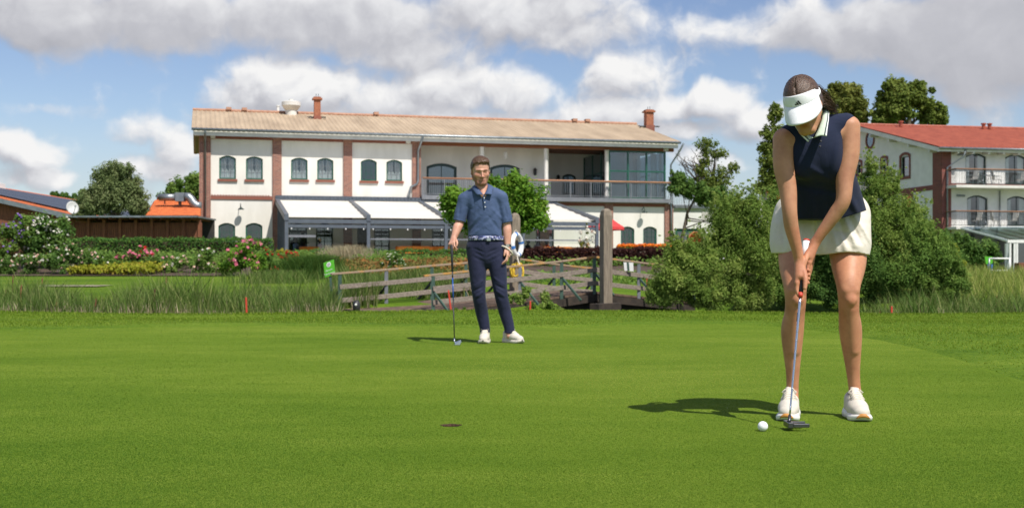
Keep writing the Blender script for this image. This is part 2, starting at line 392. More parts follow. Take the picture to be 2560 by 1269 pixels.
def green_out(x, y):
    """metres outside (+) or inside (-) the edge of the green, measured along the ray from the hole"""
    dx, dy = x-HOLE.x, y-HOLE.y
    return np.hypot(dx, dy)-green_r(np.arctan2(dy, dx))
TY = [-60, 20.0, 21.2, 22.5, 25.6, 27.0, 30, 36, 42, 46, 52, 58, 400]
TZ = [0, 0.0, -.22, -.42, -.42, -.06, .16, .34, .53, .85, 1.08, 1.25, 1.25]
TR = [0, 0.0, -.22, -.42, -.42, -.10, .10, .22, .36, .40, .42, .43, .43]
def T(x, y):
    x, y = np.asarray(x, float), np.asarray(y, float)
    gap = np.clip((x-1.0)/.7, 0, 1)*np.clip((5.4-x)/.8, 0, 1); y_ = y-3.2*gap*np.clip((y-24)/2, 0, 1)*np.clip((38-y)/6, 0, 1)
    a, b = np.interp(y_, TY, TZ), np.interp(y_, TY, TR)
    w = np.clip((x-10)/8.0, 0, 1); z = a*(1-w)+b*w
    bump_ = .05*np.sin(x*.55+1.3)*np.clip((y-16)/3, 0, 1)*np.clip((21-y)/2, 0, 1)
    far = np.clip((y-150)/250, 0, 1)*3
    go = green_out(x, y)
    return z+bump_+far-.16*np.clip(-go/.5, 0, 1)+.02*np.clip(go/.3, 0, 1)
def tz(x, y): return float(T(x, y))

def turf_mat(name, cols, fine, patch, bstr):
    m, nt, b = newmat(name); v = coords(nt)
    n1 = noise(nt, v, fine, 3, .7); v2 = coords(nt, (.55, 1.25, 1)); n2 = noise(nt, v2, patch, 5, .62); n3 = noise(nt, v2, patch*8, 3)
    ad = N(nt, 'ShaderNodeMath', operation='MULTIPLY_ADD'); nt.links.new(n2, ad.inputs[0]); ad.inputs[1].default_value = .75
    ad2 = N(nt, 'ShaderNodeMath', operation='MULTIPLY_ADD'); nt.links.new(n3, ad2.inputs[0]); ad2.inputs[1].default_value = .18; nt.links.new(ad.outputs[0], ad2.inputs[2])
    nt.links.new(n1, ad.inputs[2])
    sb = N(nt, 'ShaderNodeMath', operation='SUBTRACT'); nt.links.new(ad2.outputs[0], sb.inputs[0]); sb.inputs[1].default_value = .465
    nt.links.new(ramp(nt, sb.outputs[0], cols), b.inputs['Base Color'])
    b.inputs['Roughness'].default_value = .9; b.inputs['Specular IOR Level'].default_value = .05
    bump(nt, b, n1, bstr, .012)
    return m
M['turf'] = turf_mat('turf', [(.18, (.050, .100, .007)), (.40, (.096, .166, .012)), (.60, (.138, .205, .020)), (.82, (.23, .28, .045))], 95, .38, .8)
M['lawn'] = turf_mat('lawn', [(.22, (.042, .090, .008)), (.45, (.080, .145, .012)), (.62, (.122, .188, .018)), (.82, (.19, .24, .035))], 30, .5, .9)

def axis(*segs):
    out = []
    for a, b, s in segs: out += list(np.arange(a, b, s))
    return np.array(out+[segs[-1][1]])
xs = axis((-420, -60, 40), (-60, -20, 2.5), (-20, 16, .3), (16, 60, 2.5), (60, 420, 40))
ys = axis((-60, -12, 6), (-12, 32, .3), (32, 80, 1.5), (80, 420, 30), (420, 1500, 180))
X, Y = np.meshgrid(xs, ys); Z = T(X, Y)
V = np.stack([X, Y, Z], -1).reshape(-1, 3); nx = len(xs); I = np.arange(len(V)).reshape(X.shape)
F = np.stack([I[:-1, :-1], I[:-1, 1:], I[1:, 1:], I[1:, :-1]], -1).reshape(-1, 4)
tag(link('ground', np_mesh('ground', V, F, smooth=True), M['lawn']), kind='structure')

# the green: a fan of rings round the hole, so the hole is a real hole
nth, rad = 144, np.concatenate(([0, .0006, .004], np.linspace(.012, 1, 60)**1.15))
th = np.linspace(-math.pi, math.pi, nth, endpoint=False); R1 = green_r(th)+.12
r0 = .043*(1+.10*np.sin(th*5)+.06*np.sin(th*11+1))
RR = r0[None]+(R1-r0)[None]*rad[:, None]
GXr, GYr = HOLE.x+RR*np.cos(th), HOLE.y+RR*np.sin(th)
GZ = .004+.0*RR
V = np.stack([GXr, GYr, GZ], -1).reshape(-1, 3); I = np.arange(len(V)).reshape(len(rad), nth); J = np.roll(I, -1, 1)
F = np.stack([I[:-1], I[1:], J[1:], J[:-1]], -1).reshape(-1, 4)
tag(link('putting_green', np_mesh('putting_green', V, F, smooth=True), M['turf']), kind='structure')
t = thing('golf_hole', 'small round golf hole cut in the putting green with brown soil walls', 'hole', HOLE)
m_ = MB(); n = 36; ring = lambda k, z: [(HOLE.x+k*r0[int(i*nth/n)]*math.cos(th[int(i*nth/n)]), HOLE.y+k*r0[int(i*nth/n)]*math.sin(th[int(i*nth/n)]), z) for i in range(n)]
vs = ring(1.10, .0062)+ring(.97, .001)+ring(.95, -.03)+ring(.9, -.1)
fs = [(a*n+i, a*n+(i+1) % n, (a+1)*n+(i+1) % n, (a+1)*n+i) for a in range(3) for i in range(n)]
m_.add(vs, fs); m_.build('soil_wall', M['hole_soil'], t, smooth=True)
m_ = MB(); m_.lathe([(.0, -.098), (.040, -.1), (.040, -.034), (.037, -.034), (.037, -.09), (0, -.09)], HOLE, 20); m_.build('cup_liner', M['dark_metal'], t)

# pond water, garden soil, path
w = MB(); w.add([(-60, 21.6, -.30), (-1.0, 21.6, -.30), (1.5, 22, -.30), (30, 22, -.30), (30, 31, -.30), (-60, 31, -.30)], [(0, 1, 2, 3, 4, 5)])
mw, nt, b = newmat('pond'); b.inputs['Base Color'].default_value = (.015, .02, .012, 1); b.inputs['Roughness'].default_value = .06
bump(nt, b, noise(nt, coords(nt), 6, 3), .12, .01)
tag(w.build('pond_water', mw), kind='structure')
def sheet(name, outline_rows, m, dz):
    """a strip laid on the terrain: rows of (y, x0, x1)"""
    G = []
    for (y, a, b) in outline_rows:
        G.append([(x, y, tz(x, y)+dz) for x in np.linspace(a, b, 40)])
    g = MB(); g.grid(G); return tag(g.build(name, m, smooth=True), kind='structure')
sheet('garden_path', [(y, -13.0-.3*(y-33), -11.3+.2*(y-33)) for y in np.linspace(32.8, 33.7, 6)], M['path'], .03)
sheet('flower_bed_soil', [(y, -24, 8.5) for y in np.linspace(41.2, 53.5, 30)], M['soil'], .03)
sheet('terrace_paving', [(y, -14+.26*(y-55), 14) for y in np.linspace(56.5, 69, 12)], M['paving'], .04)
sheet('side_path', [(y, 13.5, 40) for y in np.linspace(46, 48.4, 5)], M['path'], .04)
# ------------------------------------------------------------------ smooth bodies: a distance field built from tapered limbs, turned into ONE surface
class Sdf:
    relax = 6
    def __init__(s, lo, hi, h):
        s.lo = np.array(lo, np.float32); s.h = h
        n = np.ceil((np.array(hi)-s.lo)/h).astype(int)+1
        s.ax = [s.lo[i]+h*np.arange(n[i], dtype=np.float32) for i in range(3)]
        s.F = np.full(n, .2, np.float32)
    def _sl(s, lo, hi):
        out = []
        for i in range(3):
            a = int(max(0, math.floor((lo[i]-s.lo[i])/s.h))); b = int(min(len(s.ax[i]), math.ceil((hi[i]-s.lo[i])/s.h)+1))
            out.append(slice(a, max(a, b)))
        return tuple(out)
    def _pts(s, sl):
        return [s.ax[0][sl[0]][:, None, None], s.ax[1][sl[1]][None, :, None], s.ax[2][sl[2]][None, None, :]]
    def _op(s, sl, d, k, op):
        f = s.F[sl]
        if op == 'u':
            if k > 0:
                hh = np.clip(.5+.5*(f-d)/k, 0, 1); f[...] = f*(1-hh)+d*hh-k*hh*(1-hh)
            else: np.minimum(f, d, out=f)
        elif op == 's':
            d = -d; hh = np.clip(.5-.5*(f-d)/k, 0, 1); f[...] = f*(1-hh)+d*hh+k*hh*(1-hh)
    def cap(s, a, b, ra, rb, k=.012, flat=None, op='u'):
        """tapered limb from a to b; flat=(direction, factor) squeezes it along a direction"""
        a, b = np.array(a, np.float32), np.array(b, np.float32); R = max(ra, rb)+k+.03
        lo, hi = np.minimum(a, b)-R, np.maximum(a, b)+R
        sl = s._sl(lo, hi)
        if any(q.stop <= q.start for q in sl): return s
        X = s._pts(sl); q = [X[i]-a[i] for i in range(3)]; ab = b-a; sc = 1.0
        if flat is not None:
            n = np.array(flat[0], np.float32); n /= np.linalg.norm(n); g = 1/flat[1]-1; dn = q[0]*n[0]+q[1]*n[1]+q[2]*n[2]
            q = [q[i]+n[i]*dn*g for i in range(3)]; ab = ab+n*np.dot(ab, n)*g; sc = min(1, (1+flat[1])/2)
        L = float(ab @ ab)+1e-9
        t = np.clip((q[0]*ab[0]+q[1]*ab[1]+q[2]*ab[2])/L, 0, 1)
        d = np.sqrt((q[0]-ab[0]*t)**2+(q[1]-ab[1]*t)**2+(q[2]-ab[2]*t)**2)-(ra+(rb-ra)*t)
        s._op(sl, d*sc, k, op); return s
    def chain(s, pts, rs, k=.012, flat=None, sub=14):
        """a limb: a smooth curve through pts with smoothly changing radius, joined to the rest as one piece"""
        pts = np.array([np.array(p, float) for p in pts]); rs = np.array(rs, float)
        D = np.concatenate([pts, rs[:, None]], 1); n = len(D)
        if n > 2:
            E = np.concatenate([[2*D[0]-D[1]], D, [2*D[-1]-D[-2]]]); out = []
            for i in range(n-1):
                p0, p1, p2, p3 = E[i:i+4]
                for t in np.linspace(0, 1, sub, endpoint=False):
                    out.append(.5*((2*p1)+(-p0+p2)*t+(2*p0-5*p1+4*p2-p3)*t*t+(-p0+3*p1-3*p2+p3)*t**3))
            out.append(D[-1]); D = np.array(out)
        R = D[:, 3].max()+k+.03
        sl = s._sl(D[:, :3].min(0)-R, D[:, :3].max(0)+R)
        if any(q.stop <= q.start for q in sl): return s
        X = s._pts(sl); sc = 1.0; P_ = D[:, :3].astype(np.float32).copy(); g = 0
        if flat is not None:
            nn = np.array(flat[0], np.float32); nn /= np.linalg.norm(nn); g = 1/flat[1]-1; sc = min(1, (1+flat[1])/2)
        best = np.full(s.F[sl].shape, 1.0, np.float32)
        lo0 = [q.start for q in sl]
        for i in range(len(D)-1):
            a, b = P_[i], P_[i+1]; r1, r2 = D[i, 3], D[i+1, 3]; rr_ = max(r1, r2)+k+.03
            ss = s._sl(np.minimum(a, b)-rr_, np.maximum(a, b)+rr_)
            loc = tuple(slice(max(q.start, w.start)-o, min(q.stop, w.stop)-o) for q, w, o in zip(ss, sl, lo0))
            if any(q.stop <= q.start for q in loc): continue
            q = [X[0][loc[0]]-a[0], X[1][:, loc[1]]-a[1], X[2][:, :, loc[2]]-a[2]]; ab = b-a
            if flat is not None:
                dn = q[0]*nn[0]+q[1]*nn[1]+q[2]*nn[2]; q = [q[j]+nn[j]*dn*g for j in range(3)]; ab = ab+nn*np.dot(ab, nn)*g
            L = float(ab @ ab)+1e-9; t = np.clip((q[0]*ab[0]+q[1]*ab[1]+q[2]*ab[2])/L, 0, 1)
            d = (np.sqrt((q[0]-ab[0]*t)**2+(q[1]-ab[1]*t)**2+(q[2]-ab[2]*t)**2)-(r1+(r2-r1)*t))*sc
            np.minimum(best[loc], d, out=best[loc])
        s._op(sl, best, k, 'u'); return s
    def ell(s, c, axes, rad, k=.012, op='u'):
        """ellipsoid: axes = three directions"""
        c = np.array(c, np.float32); R = max(rad)+k+.02
        sl = s._sl(c-R, c+R); X = s._pts(sl); q = [X[i]-c[i] for i in range(3)]; e = 0; e2 = 0
        if any(p.stop <= p.start for p in sl): return s
        for ax, r in zip(axes, rad):
            w = q[0]*ax[0]+q[1]*ax[1]+q[2]*ax[2]; e = e+(w/r)**2; e2 = e2+(w/r/r)**2
        d = np.sqrt(e)*(np.sqrt(e)-1)/np.maximum(np.sqrt(e2), 1e-6)
        s._op(sl, d, k, op); return s
    def pts(s): return s._pts((slice(None),)*3)
    def mesh(s):
        F = s.F; S = F < 0
        n = np.array(F.shape)-1
        cnt = np.zeros(n, np.uint8)
        for dx in (0, 1):
            for dy in (0, 1):
                for dz in (0, 1): cnt += S[dx:n[0]+dx, dy:n[1]+dy, dz:n[2]+dz]
        ijk = np.argwhere((cnt > 0) & (cnt < 8)); idx = np.full(n, -1, np.int32)
        idx[ijk[:, 0], ijk[:, 1], ijk[:, 2]] = np.arange(len(ijk))
        cor = np.array([[a, b, c] for a in (0, 1) for b in (0, 1) for c in (0, 1)])
        val = np.stack([F[ijk[:, 0]+c[0], ijk[:, 1]+c[1], ijk[:, 2]+c[2]] for c in cor], 1)
        acc = np.zeros((len(ijk), 3)); m = np.zeros(len(ijk))
        for i in range(8):
            for j in range(i+1, 8):
                if np.abs(cor[i]-cor[j]).sum() != 1: continue
                a, b = val[:, i], val[:, j]; cr = (a < 0) != (b < 0)
                t = np.where(cr, a/np.where(cr, a-b, 1), 0)
                acc += np.where(cr[:, None], cor[i]+(cor[j]-cor[i])*t[:, None], 0); m += cr
        V = s.lo+s.h*(ijk+acc/m[:, None]); Q = []
        for a in range(3):
            b, c = (a+1) % 3, (a+2) % 3
            sa = [slice(None)]*3; sb = [slice(None)]*3; sa[a] = slice(0, -1); sb[a] = slice(1, None)
            for q in (b, c): sa[q] = slice(1, -1); sb[q] = slice(1, -1)
            A, B = S[tuple(sa)], S[tuple(sb)]
            e = np.argwhere(A != B)
            if not len(e): continue
            ins = A[e[:, 0], e[:, 1], e[:, 2]]
            e = e.copy(); e[:, b] += 1; e[:, c] += 1
            def cell(db, dc):
                w = e.copy(); w[:, b] += db; w[:, c] += dc; return idx[w[:, 0], w[:, 1], w[:, 2]]
            q = np.stack([cell(-1, -1), cell(0, -1), cell(0, 0), cell(-1, 0)], 1)
            q = np.where(ins[:, None], q, q[:, ::-1]); Q.append(q)
        Q = np.concatenate(Q); e = np.concatenate([Q[:, [0, 1]], Q[:, [1, 2]], Q[:, [2, 3]], Q[:, [3, 0]]]); n_ = np.bincount(e[:, 0], minlength=len(V)).astype(float)[:, None]
        for it in range(s.relax):
            for lam in (.55, -.57):
                A_ = np.stack([np.bincount(e[:, 0], V[e[:, 1], i], len(V)) for i in range(3)], 1); V = V+lam*(A_/n_-V)
        return V, Q
    def build(s, name, mats, parent, tint=None):
        V, Q = s.mesh()
        return link(name, np_mesh(name, V, Q, smooth=True, vcol=tint(V) if tint else None), mats, parent)

def nrm(v): v = np.array(v, float); return v/np.linalg.norm(v)
def npv(*a): return np.array(a, float)
def frame_of(F, roll=0.0):
    """head frame from a facing direction: F forward, U crown, L towards the person's left (picture right)"""
    F = nrm(F); L = nrm(np.cross((0, 0, 1.0), F))
    U = nrm(np.cross(F, L)); c, s_ = math.cos(roll), math.sin(roll)
    return F, L*c+U*s_, U*c-L*s_
def head_sdf(S, c, fr, s=1.0, jaw=1.0, k=.014, wf=1.0, soc=.012, lid=.0725):
    F, L, U = fr; A = (L/wf, F, U); L = L*wf; c = np.array(c, float)
    at = lambda l, f, u: c+s*(L*l+F*f+U*u)
    S.ell(at(0, -.012, .038), A, (.073*s, .094*s, .086*s), k)
    S.ell(at(0, .022, -.022), A, (.060*s, .066*s, .078*s), .025)
    S.ell(at(0, .030, -.062), A, (.050*s*jaw, .052*s, .050*s), .02)
    for q in (-1, 1):
        S.cap(at(q*.052*jaw, -.004, -.05), at(q*.022*jaw, .066, -.096), .021*s, .020*s, .02)     # jaw line
        S.cap(at(q*.006, .084, .025), at(q*.042, .066, .023), .0112*s, .0105*s, .008)              # brow
        S.ell(at(q*.041, .060, -.022), A, (.020*s, .015*s, .020*s), .022)                         # cheek
    S.cap(at(-.012, .072, -.098), at(.012, .072, -.098), .021*s, .021*s, .015)                    # chin
    for q in (-1, 1): S.ell(at(q*.031, .099, .003), A, (.021*s, soc*s, .013*s), .014, 's')       # sockets
    for q in (-1, 1): S.ell(at(q*.031, lid, .003), A, (.0140*s, .0105*s, .0095*s), .004)        # lids over the eyes
    S.chain([at(0, .084, .016), at(0, .100, -.012), at(0, .110, -.030)], [.0075*s, .0085*s, .0105*s], .008)
    for q in (-1, 1): S.cap(at(q*.0115, .095, -.033), at(q*.006, .101, -.034), .0082*s, .008*s, .005)
    S.cap(at(-.020, .082, -.0615), at(.020, .082, -.0615), .0065*s, .0065*s, .007)                # upper lip
    S.cap(at(-.016, .082, -.0715), at(.016, .082, -.0715), .0075*s, .0075*s, .006)                # lower lip
    S.cap(at(-.022, .098, -.0665), at(.022, .098, -.0665), .004*s, .004*s, .006, op='s')
    for q in (-1, 1):
        S.ell(at(q*.073, -.008, -.006), (nrm(L*q+F*-.5), nrm(F+L*q*.5), U), (.008*s, .017*s, .030*s), .006)
        S.ell(at(q*.080, -.004, -.002), (L, F, U), (.006*s, .009*s, .015*s), .004, 's')
    return at

def hand_sdf(S, w, d, n, tdir, s=1.0, curl=(25, 35, 25), thumb=None, k=.006):
    """w wrist, d finger direction, n palm side, tdir thumb side. Five separate fingers, bent towards the palm."""
    d, n = nrm(d), nrm(n); t = nrm(np.array(tdir)-d*np.dot(tdir, d)); n = nrm(n-d*np.dot(n, d)-t*np.dot(n, t)); w = np.array(w, float)
    tips = []
    offs = [(.030, .090), (.010, .094), (-.010, .090), (-.028, .082)]; lens = [(.044, .026, .021), (.049, .030, .022), (.046, .028, .021), (.036, .021, .019)]
    for i, ((a, b), ln) in enumerate(zip(offs, lens)):
        m = w+s*(t*a+d*b); S.cap(w+s*t*a*.5+s*d*.012, m, .015*s, .0115*s, .014, None)
        ang = 0; p = m; r = .0093*s*(1, 1.03, .98, .86)[i]; cu = curl if not isinstance(curl[0], (tuple, list)) else curl[i]
        sp = nrm(d+t*(.10, .02, -.05, -.13)[i])
        for j in range(3):
            ang += math.radians(cu[j]*(1, 1.03, 1.08, 1.15)[i]); q = p+s*ln[j]*(sp*math.cos(ang)+n*math.sin(ang))
            S.cap(p, q, r, r*.90, k if j == 0 else .003); p = q; r *= .90
        tips.append(p)
    th = thumb or [(.030, .030, .012), (.046, .062, .020), (.044, .092, .026)]
    pts = [w+s*(t*.014+d*.014)]+[w+s*(t*a+d*b+n*c) for a, b, c in th]
    S.chain(pts, [.015*s, .0125*s, .0105*s, .0085*s], .008)
    return tips

def hair_strands(name, at, c, rad, ends, n, r, m, parent, seed):
    """thin locks lying on a head ellipsoid (centre c, radii rad in head coordinates): ends(random) gives start and end directions"""
    rr = random.Random(seed); mb = MB()
    for i in range(n):
        a, b = ends(rr); a, b = nrm(a), nrm(b); pts = []; lift = rr.uniform(1.0, 1.022)
        for t in np.linspace(0, 1, 8):
            d = nrm(a*(1-t)+b*t+npv(0, 0, .10*math.sin(math.pi*t)))*lift*(1+.006*math.sin(t*9+i)); pts.append(at(c[0]+rad[0]*d[0], c[1]+rad[1]*d[1], c[2]+rad[2]*d[2]))
        k = rr.uniform(.6, 1.3); mb.tube(pts, [r*k*q for q in (.4, .8, 1, 1, 1, 1, .8, .4)], 4)
    return mb.build(name, m, parent, smooth=True)
def skin_mat(name, col, mottle=.28):
    m, nt, b = newmat(name); v = coords(nt)
    at = N(nt, 'ShaderNodeAttribute', attribute_name='tint')
    n = noise(nt, v, 14, 7, .65)
    c = mixc(nt, 1.0, at.outputs['Color'], ramp(nt, n, [(.3, (1-mottle, 1-mottle*1.3, 1-mottle*1.3)), (.7, (1, 1, 1))]), 'MULTIPLY')
    nt.links.new(mixc(nt, 1.0, c, col, 'MULTIPLY'), b.inputs['Base Color'])
    b.inputs['Roughness'].default_value = .48; b.inputs['Specular IOR Level'].default_value = .4
    b.inputs['Subsurface Weight'].default_value = .06; b.inputs['Subsurface Radius'].default_value = (.012, .005, .003); b.inputs['Subsurface Scale'].default_value = .6
    rg_ = N(nt, 'ShaderNodeMapRange'); rg_.inputs['To Min'].default_value = .38; rg_.inputs['To Max'].default_value = .68; nt.links.new(noise(nt, v, 30, 3), rg_.inputs[0]); nt.links.new(rg_.outputs[0], b.inputs['Roughness'])
    bump(nt, b, noise(nt, v, 55, 6, .7), .25, .004)
    return m
def hair_mat(name, c1, c2, F):
    """strands: fine streaks that run along direction F"""
    m, nt, b = newmat(name); tcn = N(nt, 'ShaderNodeTexCoord'); vr = N(nt, 'ShaderNodeMapping')
    q = Vector(F).to_track_quat('X', 'Z').inverted().to_euler(); vr.inputs['Rotation'].default_value = q
    nt.links.new(tcn.outputs['Object'], vr.inputs['Vector'])
    st = N(nt, 'ShaderNodeMapping'); st.inputs['Scale'].default_value = (5, 80, 80); nt.links.new(vr.outputs[0], st.inputs[0])
    n = noise(nt, st.outputs[0], 2.4, 5, .65, .6)
    nt.links.new(ramp(nt, n, [(.33, c1), (.68, c2)]), b.inputs['Base Color']); b.inputs['Roughness'].default_value = .38
    bump(nt, b, n, .6, .005); return m
def cloth_mat(name, col, col2=None, rough=.85, weave=420, fold=9, fb=.35):
    m, nt, b = newmat(name); v = coords(nt); c2 = col2 or tuple(c*.85 for c in col[:3])
    nt.links.new(ramp(nt, noise(nt, v, 5, 4), [(.35, col), (.65, c2)]), b.inputs['Base Color'])
    b.inputs['Roughness'].default_value = rough; b.inputs['Specular IOR Level'].default_value = .25; b.inputs['Sheen Weight'].default_value = .08
    h = N(nt, 'ShaderNodeMath', operation='MULTIPLY_ADD'); nt.links.new(noise(nt, v, weave, 2), h.inputs[0]); h.inputs[1].default_value = .06
    nt.links.new(noise(nt, v, fold, 3, .5, .8), h.inputs[2]); bump(nt, b, h.outputs[0], fb, .02); return m
M['skin_w'] = skin_mat('skin_tan', (.56, .285, .165, 1))
M['skin_m'] = skin_mat('skin_fair', (.66, .365, .26, 1))
M['navy'] = cloth_mat('navy_knit', (.012, .019, .050), (.010, .015, .040))
M['mint'] = cloth_mat('mint_knit', (.56, .66, .55), None, .9, 500, 20, .15)
M['cream'] = cloth_mat('cream_twill', (.74, .68, .595), (.67, .61, .53), .85, 380, 14, .35)
M['blue_polo'] = cloth_mat('blue_polo', (.062, .098, .195), (.045, .074, .155), .7, 420, 12, .5)
M['navy_trousers'] = cloth_mat('navy_trousers', (.018, .022, .058), (.014, .017, .045), .75, 420, 10, .5)
M['shoe_cream'] = mat('shoe_cream', (.64, .59, .51), (.56, .52, .45), 40, .8, .12, 300, bdist=.003)
M['shoe_white'] = mat('shoe_white', (.80, .79, .76), (.74, .73, .70), 20, .5)
M['gum'] = mat('gum_rubber', (.55, .25, .05), (.46, .20, .04), 30, .6)
M['lace'] = mat('lace', (.72, .66, .56), (.6, .55, .46), 90, .9)
M['visor_white'] = mat('visor_white', (.84, .85, .86), (.80, .81, .83), 9, .7, .1, 300)
M['eye_white'] = mat('eye_white', (.7, .68, .65), None, 9, .2)
M['iris'] = mat('iris', (.05, .06, .05), None, 30, .2)
M['chrome'] = mat('chrome', (.62, .64, .67), (.55, .57, .6), 30, .18, metal=1.0)
M['steel_dark'] = mat('steel_dark', (.16, .16, .18), (.12, .12, .13), 20, .3, metal=.9)
M['rubber'] = mat('grip_rubber', (.022, .024, .03), (.03, .03, .036), 60, .7, .3, 200)
M['club_blue'] = mat('club_blue', (.02, .09, .36), (.02, .08, .3), 20, .25)
M['silver_band'] = mat('silver_band', (.55, .52, .47), (.45, .42, .38), 40, .3, metal=.6)

def shoe(parent, toe, heel, L, up_m, sole_m, tip_m, lace_m, bow=False, s=1.0, lift=.0, wide=1.22):
    """low shoe from its toe tip to its heel on the ground: upper, sole with a rockered toe, tongue, laces"""
    toe, heel = Vector(toe), Vector(heel); f = (toe-heel); f.z = 0; f.normalize(); r = Vector((f.y, -f.x, 0))*wide; k = L
    at = lambda a, b, c: heel+f*(a*k)+r*(b*k)+Vector((0, 0, c*k+lift))
    A = (np.array(r), np.array(f), npv(0, 0, 1))
    lo = np.array([min(toe.x, heel.x)-.1, min(toe.y, heel.y)-.1, -.03]); hi = np.array([max(toe.x, heel.x)+.1, max(toe.y, heel.y)+.1, .2])
    S = Sdf(lo, hi, .0035)
    S.cap(at(.84, 0, .155), at(.60, 0, .19), .138*k, .150*k, .02, flat=((0, 0, 1), .82))
    S.cap(at(.60, 0, .20), at(.34, 0, .29), .14*k, .125*k, .03)
    S.cap(at(.34, 0, .27), at(.15, 0, .29), .125*k, .115*k, .03)
    S.cap(at(.13, 0, .14), at(.15, 0, .33), .118*k, .105*k, .02)
    S.cap(at(.5, 0, .17), at(.2, 0, .16), .150*k, .125*k, .02)
    S.cap(at(.26, 0, .40), at(.20, 0, .60), .085*k, .10*k, .02, op='s')
    X = S.pts(); S.F = np.maximum(S.F, (.075*k+lift)-X[2]+0*S.F)
    S.build('upper', up_m, parent)
    # sole: plan outline, rockered at the toe
    prof = []; n = 26
    w = lambda a: np.interp(a, [0, .03, .1, .3, .45, .7, .86, .95, .985, 1.0], [.03, .085, .128, .130, .126, .156, .142, .100, .062, .02])
    top = lambda a: np.interp(a, [0, .1, .4, .8, 1], [.16, .145, .12, .115, .135]); bot = lambda a: np.interp(a, [0, .08, .5, .78, .92, 1], [.035, 0, .012, 0, .035, .085])
    G = []
    for a in np.linspace(0, 1, n):
        ww, t_, b_ = float(w(a)), float(top(a)), float(bot(a)); flare = 1.04
        G.append([at(a, -ww*.9, t_), at(a, -ww*flare, (t_+b_)/2+.01), at(a, -ww, b_+.012), at(a, -ww*.8, b_), at(a, ww*.8, b_), at(a, ww, b_+.012), at(a, ww*flare, (t_+b_)/2+.01), at(a, ww*.9, t_), at(a, -ww*.9, t_)])
    mb = MB(); mb.grid(G); so_ = mb.build('sole', sole_m, parent, smooth=True)
    if tip_m is not None:
        mb = MB(); G = []
        for b_ in np.linspace(-.088, .088, 15):
            a_s = float(np.interp(-abs(b_), [-.142, -.100, -.062, -.02], [.86, .95, .985, 1.0])); dome = math.sqrt(max(0, 1-(b_/.089)**2)); zb, zt = float(bot(a_s))+.004, float(top(a_s))
            G.append([at(a_s+.010+(.004 if q == 1 else 0)-.05*max(0, q-1.5)-.03*q*(q > 1), b_, zb+(zt+.035*dome-zb)*q/2*dome) for q in (0, .5, 1, 1.5, 2)])
        mb.grid(G); mb.build('toe_bumper', tip_m, parent, smooth=True, solid=.003)
    tg = MB(); tg.grid([[at(.66-.055*i, b, .335+.030*i-abs(b)*.5+(.02 if i > 4 else 0)) for b in (-.055, -.02, .02, .055)] for i in range(7)])
    tg.build('tongue', lace_m, parent, smooth=True, solid=.003)
    lc = MB()
    for i in range(5):
        a = .63-.058*i; z = .345+.030*i
        lc.tube([at(a, -.085, z-.045), at(a-.01, -.03, z+.012), at(a-.025, .03, z+.012), at(a-.045, .085, z-.02)], .0038*s, 5)
        lc.tube([at(a, .085, z-.045), at(a-.01, .03, z+.012), at(a-.025, -.03, z+.012), at(a-.045, -.085, z-.02)], .0038*s, 5)
    z = .50
    if bow:
        for q in (-1, 1):
            lc.tube([at(.37, 0, z-.05), at(.41, q*.06, z-.015), at(.44, q*.10, z-.06), at(.42, q*.06, z-.08), at(.39, q*.01, z-.06)], .0024*s, 5)
            lc.tube([at(.38, 0, z-.06), at(.46, q*.07, z-.10), at(.50, q*.11, z-.17)], .0022*s, 5)
    lc.build('laces', lace_m, parent, smooth=True)
# ------------------------------------------------------------------ the woman putting
def a_(v): return np.array(v, float)
def W3(*q): return a_(P(*q))
wroot = thing('person', 'woman in white visor, sleeveless navy polo and cream shorts bending over her putter', 'person', (1.48, 5.70, 0))
hipR, hipL = npv(1.395, 5.86, .93), npv(1.640, 5.86, .93)
kneeR, kneeL = W3(1989, 752, 5.66), W3(2122, 752, 5.66)
ankR, ankL = W3(1981, 975, 5.76), W3(2137, 973, 5.76)
shR, shL = npv(1.238, 5.46, 1.288), npv(1.532, 5.46, 1.345)
elR, elL = W3(1974, 528, 5.42), W3(2108, 500, 5.42)
wrR, wrL = W3(1998, 652, 5.45), W3(2038, 606, 5.475)
HF, HL, HU = frame_of((-.34, -.78, -.55), .19); hfr = (HF, HL, HU); HS = .97
cran = W3(2003, 243, 5.30); hc = cran-HU*.038*HS
S = Sdf((.98, 5.08, -.02), (1.86, 6.10, 1.64), .0042)
S.ell((1.515, 5.86, .98), ((1, 0, 0), (0, 1, 0), (0, 0, 1)), (.140, .110, .12), .02)
S.chain([(1.51, 5.83, 1.02), (1.46, 5.68, 1.15), (1.40, 5.54, 1.26)], [.115, .10, .11], .02, flat=((0, -.75, -.65), .75))
S.chain([shR, (1.385, 5.50, 1.30), shL], [.046, .08, .046], .015)
S.chain([(1.385, 5.49, 1.32), (1.355, 5.44, 1.365), hc+HU*-.05-HF*.03], [.060, .050, .050], .02)
for sh, el, wr, q in ((shR, elR, wrR, -1), (shL, elL, wrL, 1)):
    out = npv(q*.010, 0, 0)
    S.chain([sh+npv(0, 0, .012), sh*.66+el*.34+out, sh*.3+el*.7, el, el*.68+wr*.32+out*.5, el*.25+wr*.75, wr], [.051, .0465, .0395, .0335, .0320, .0250, .0220], .006)
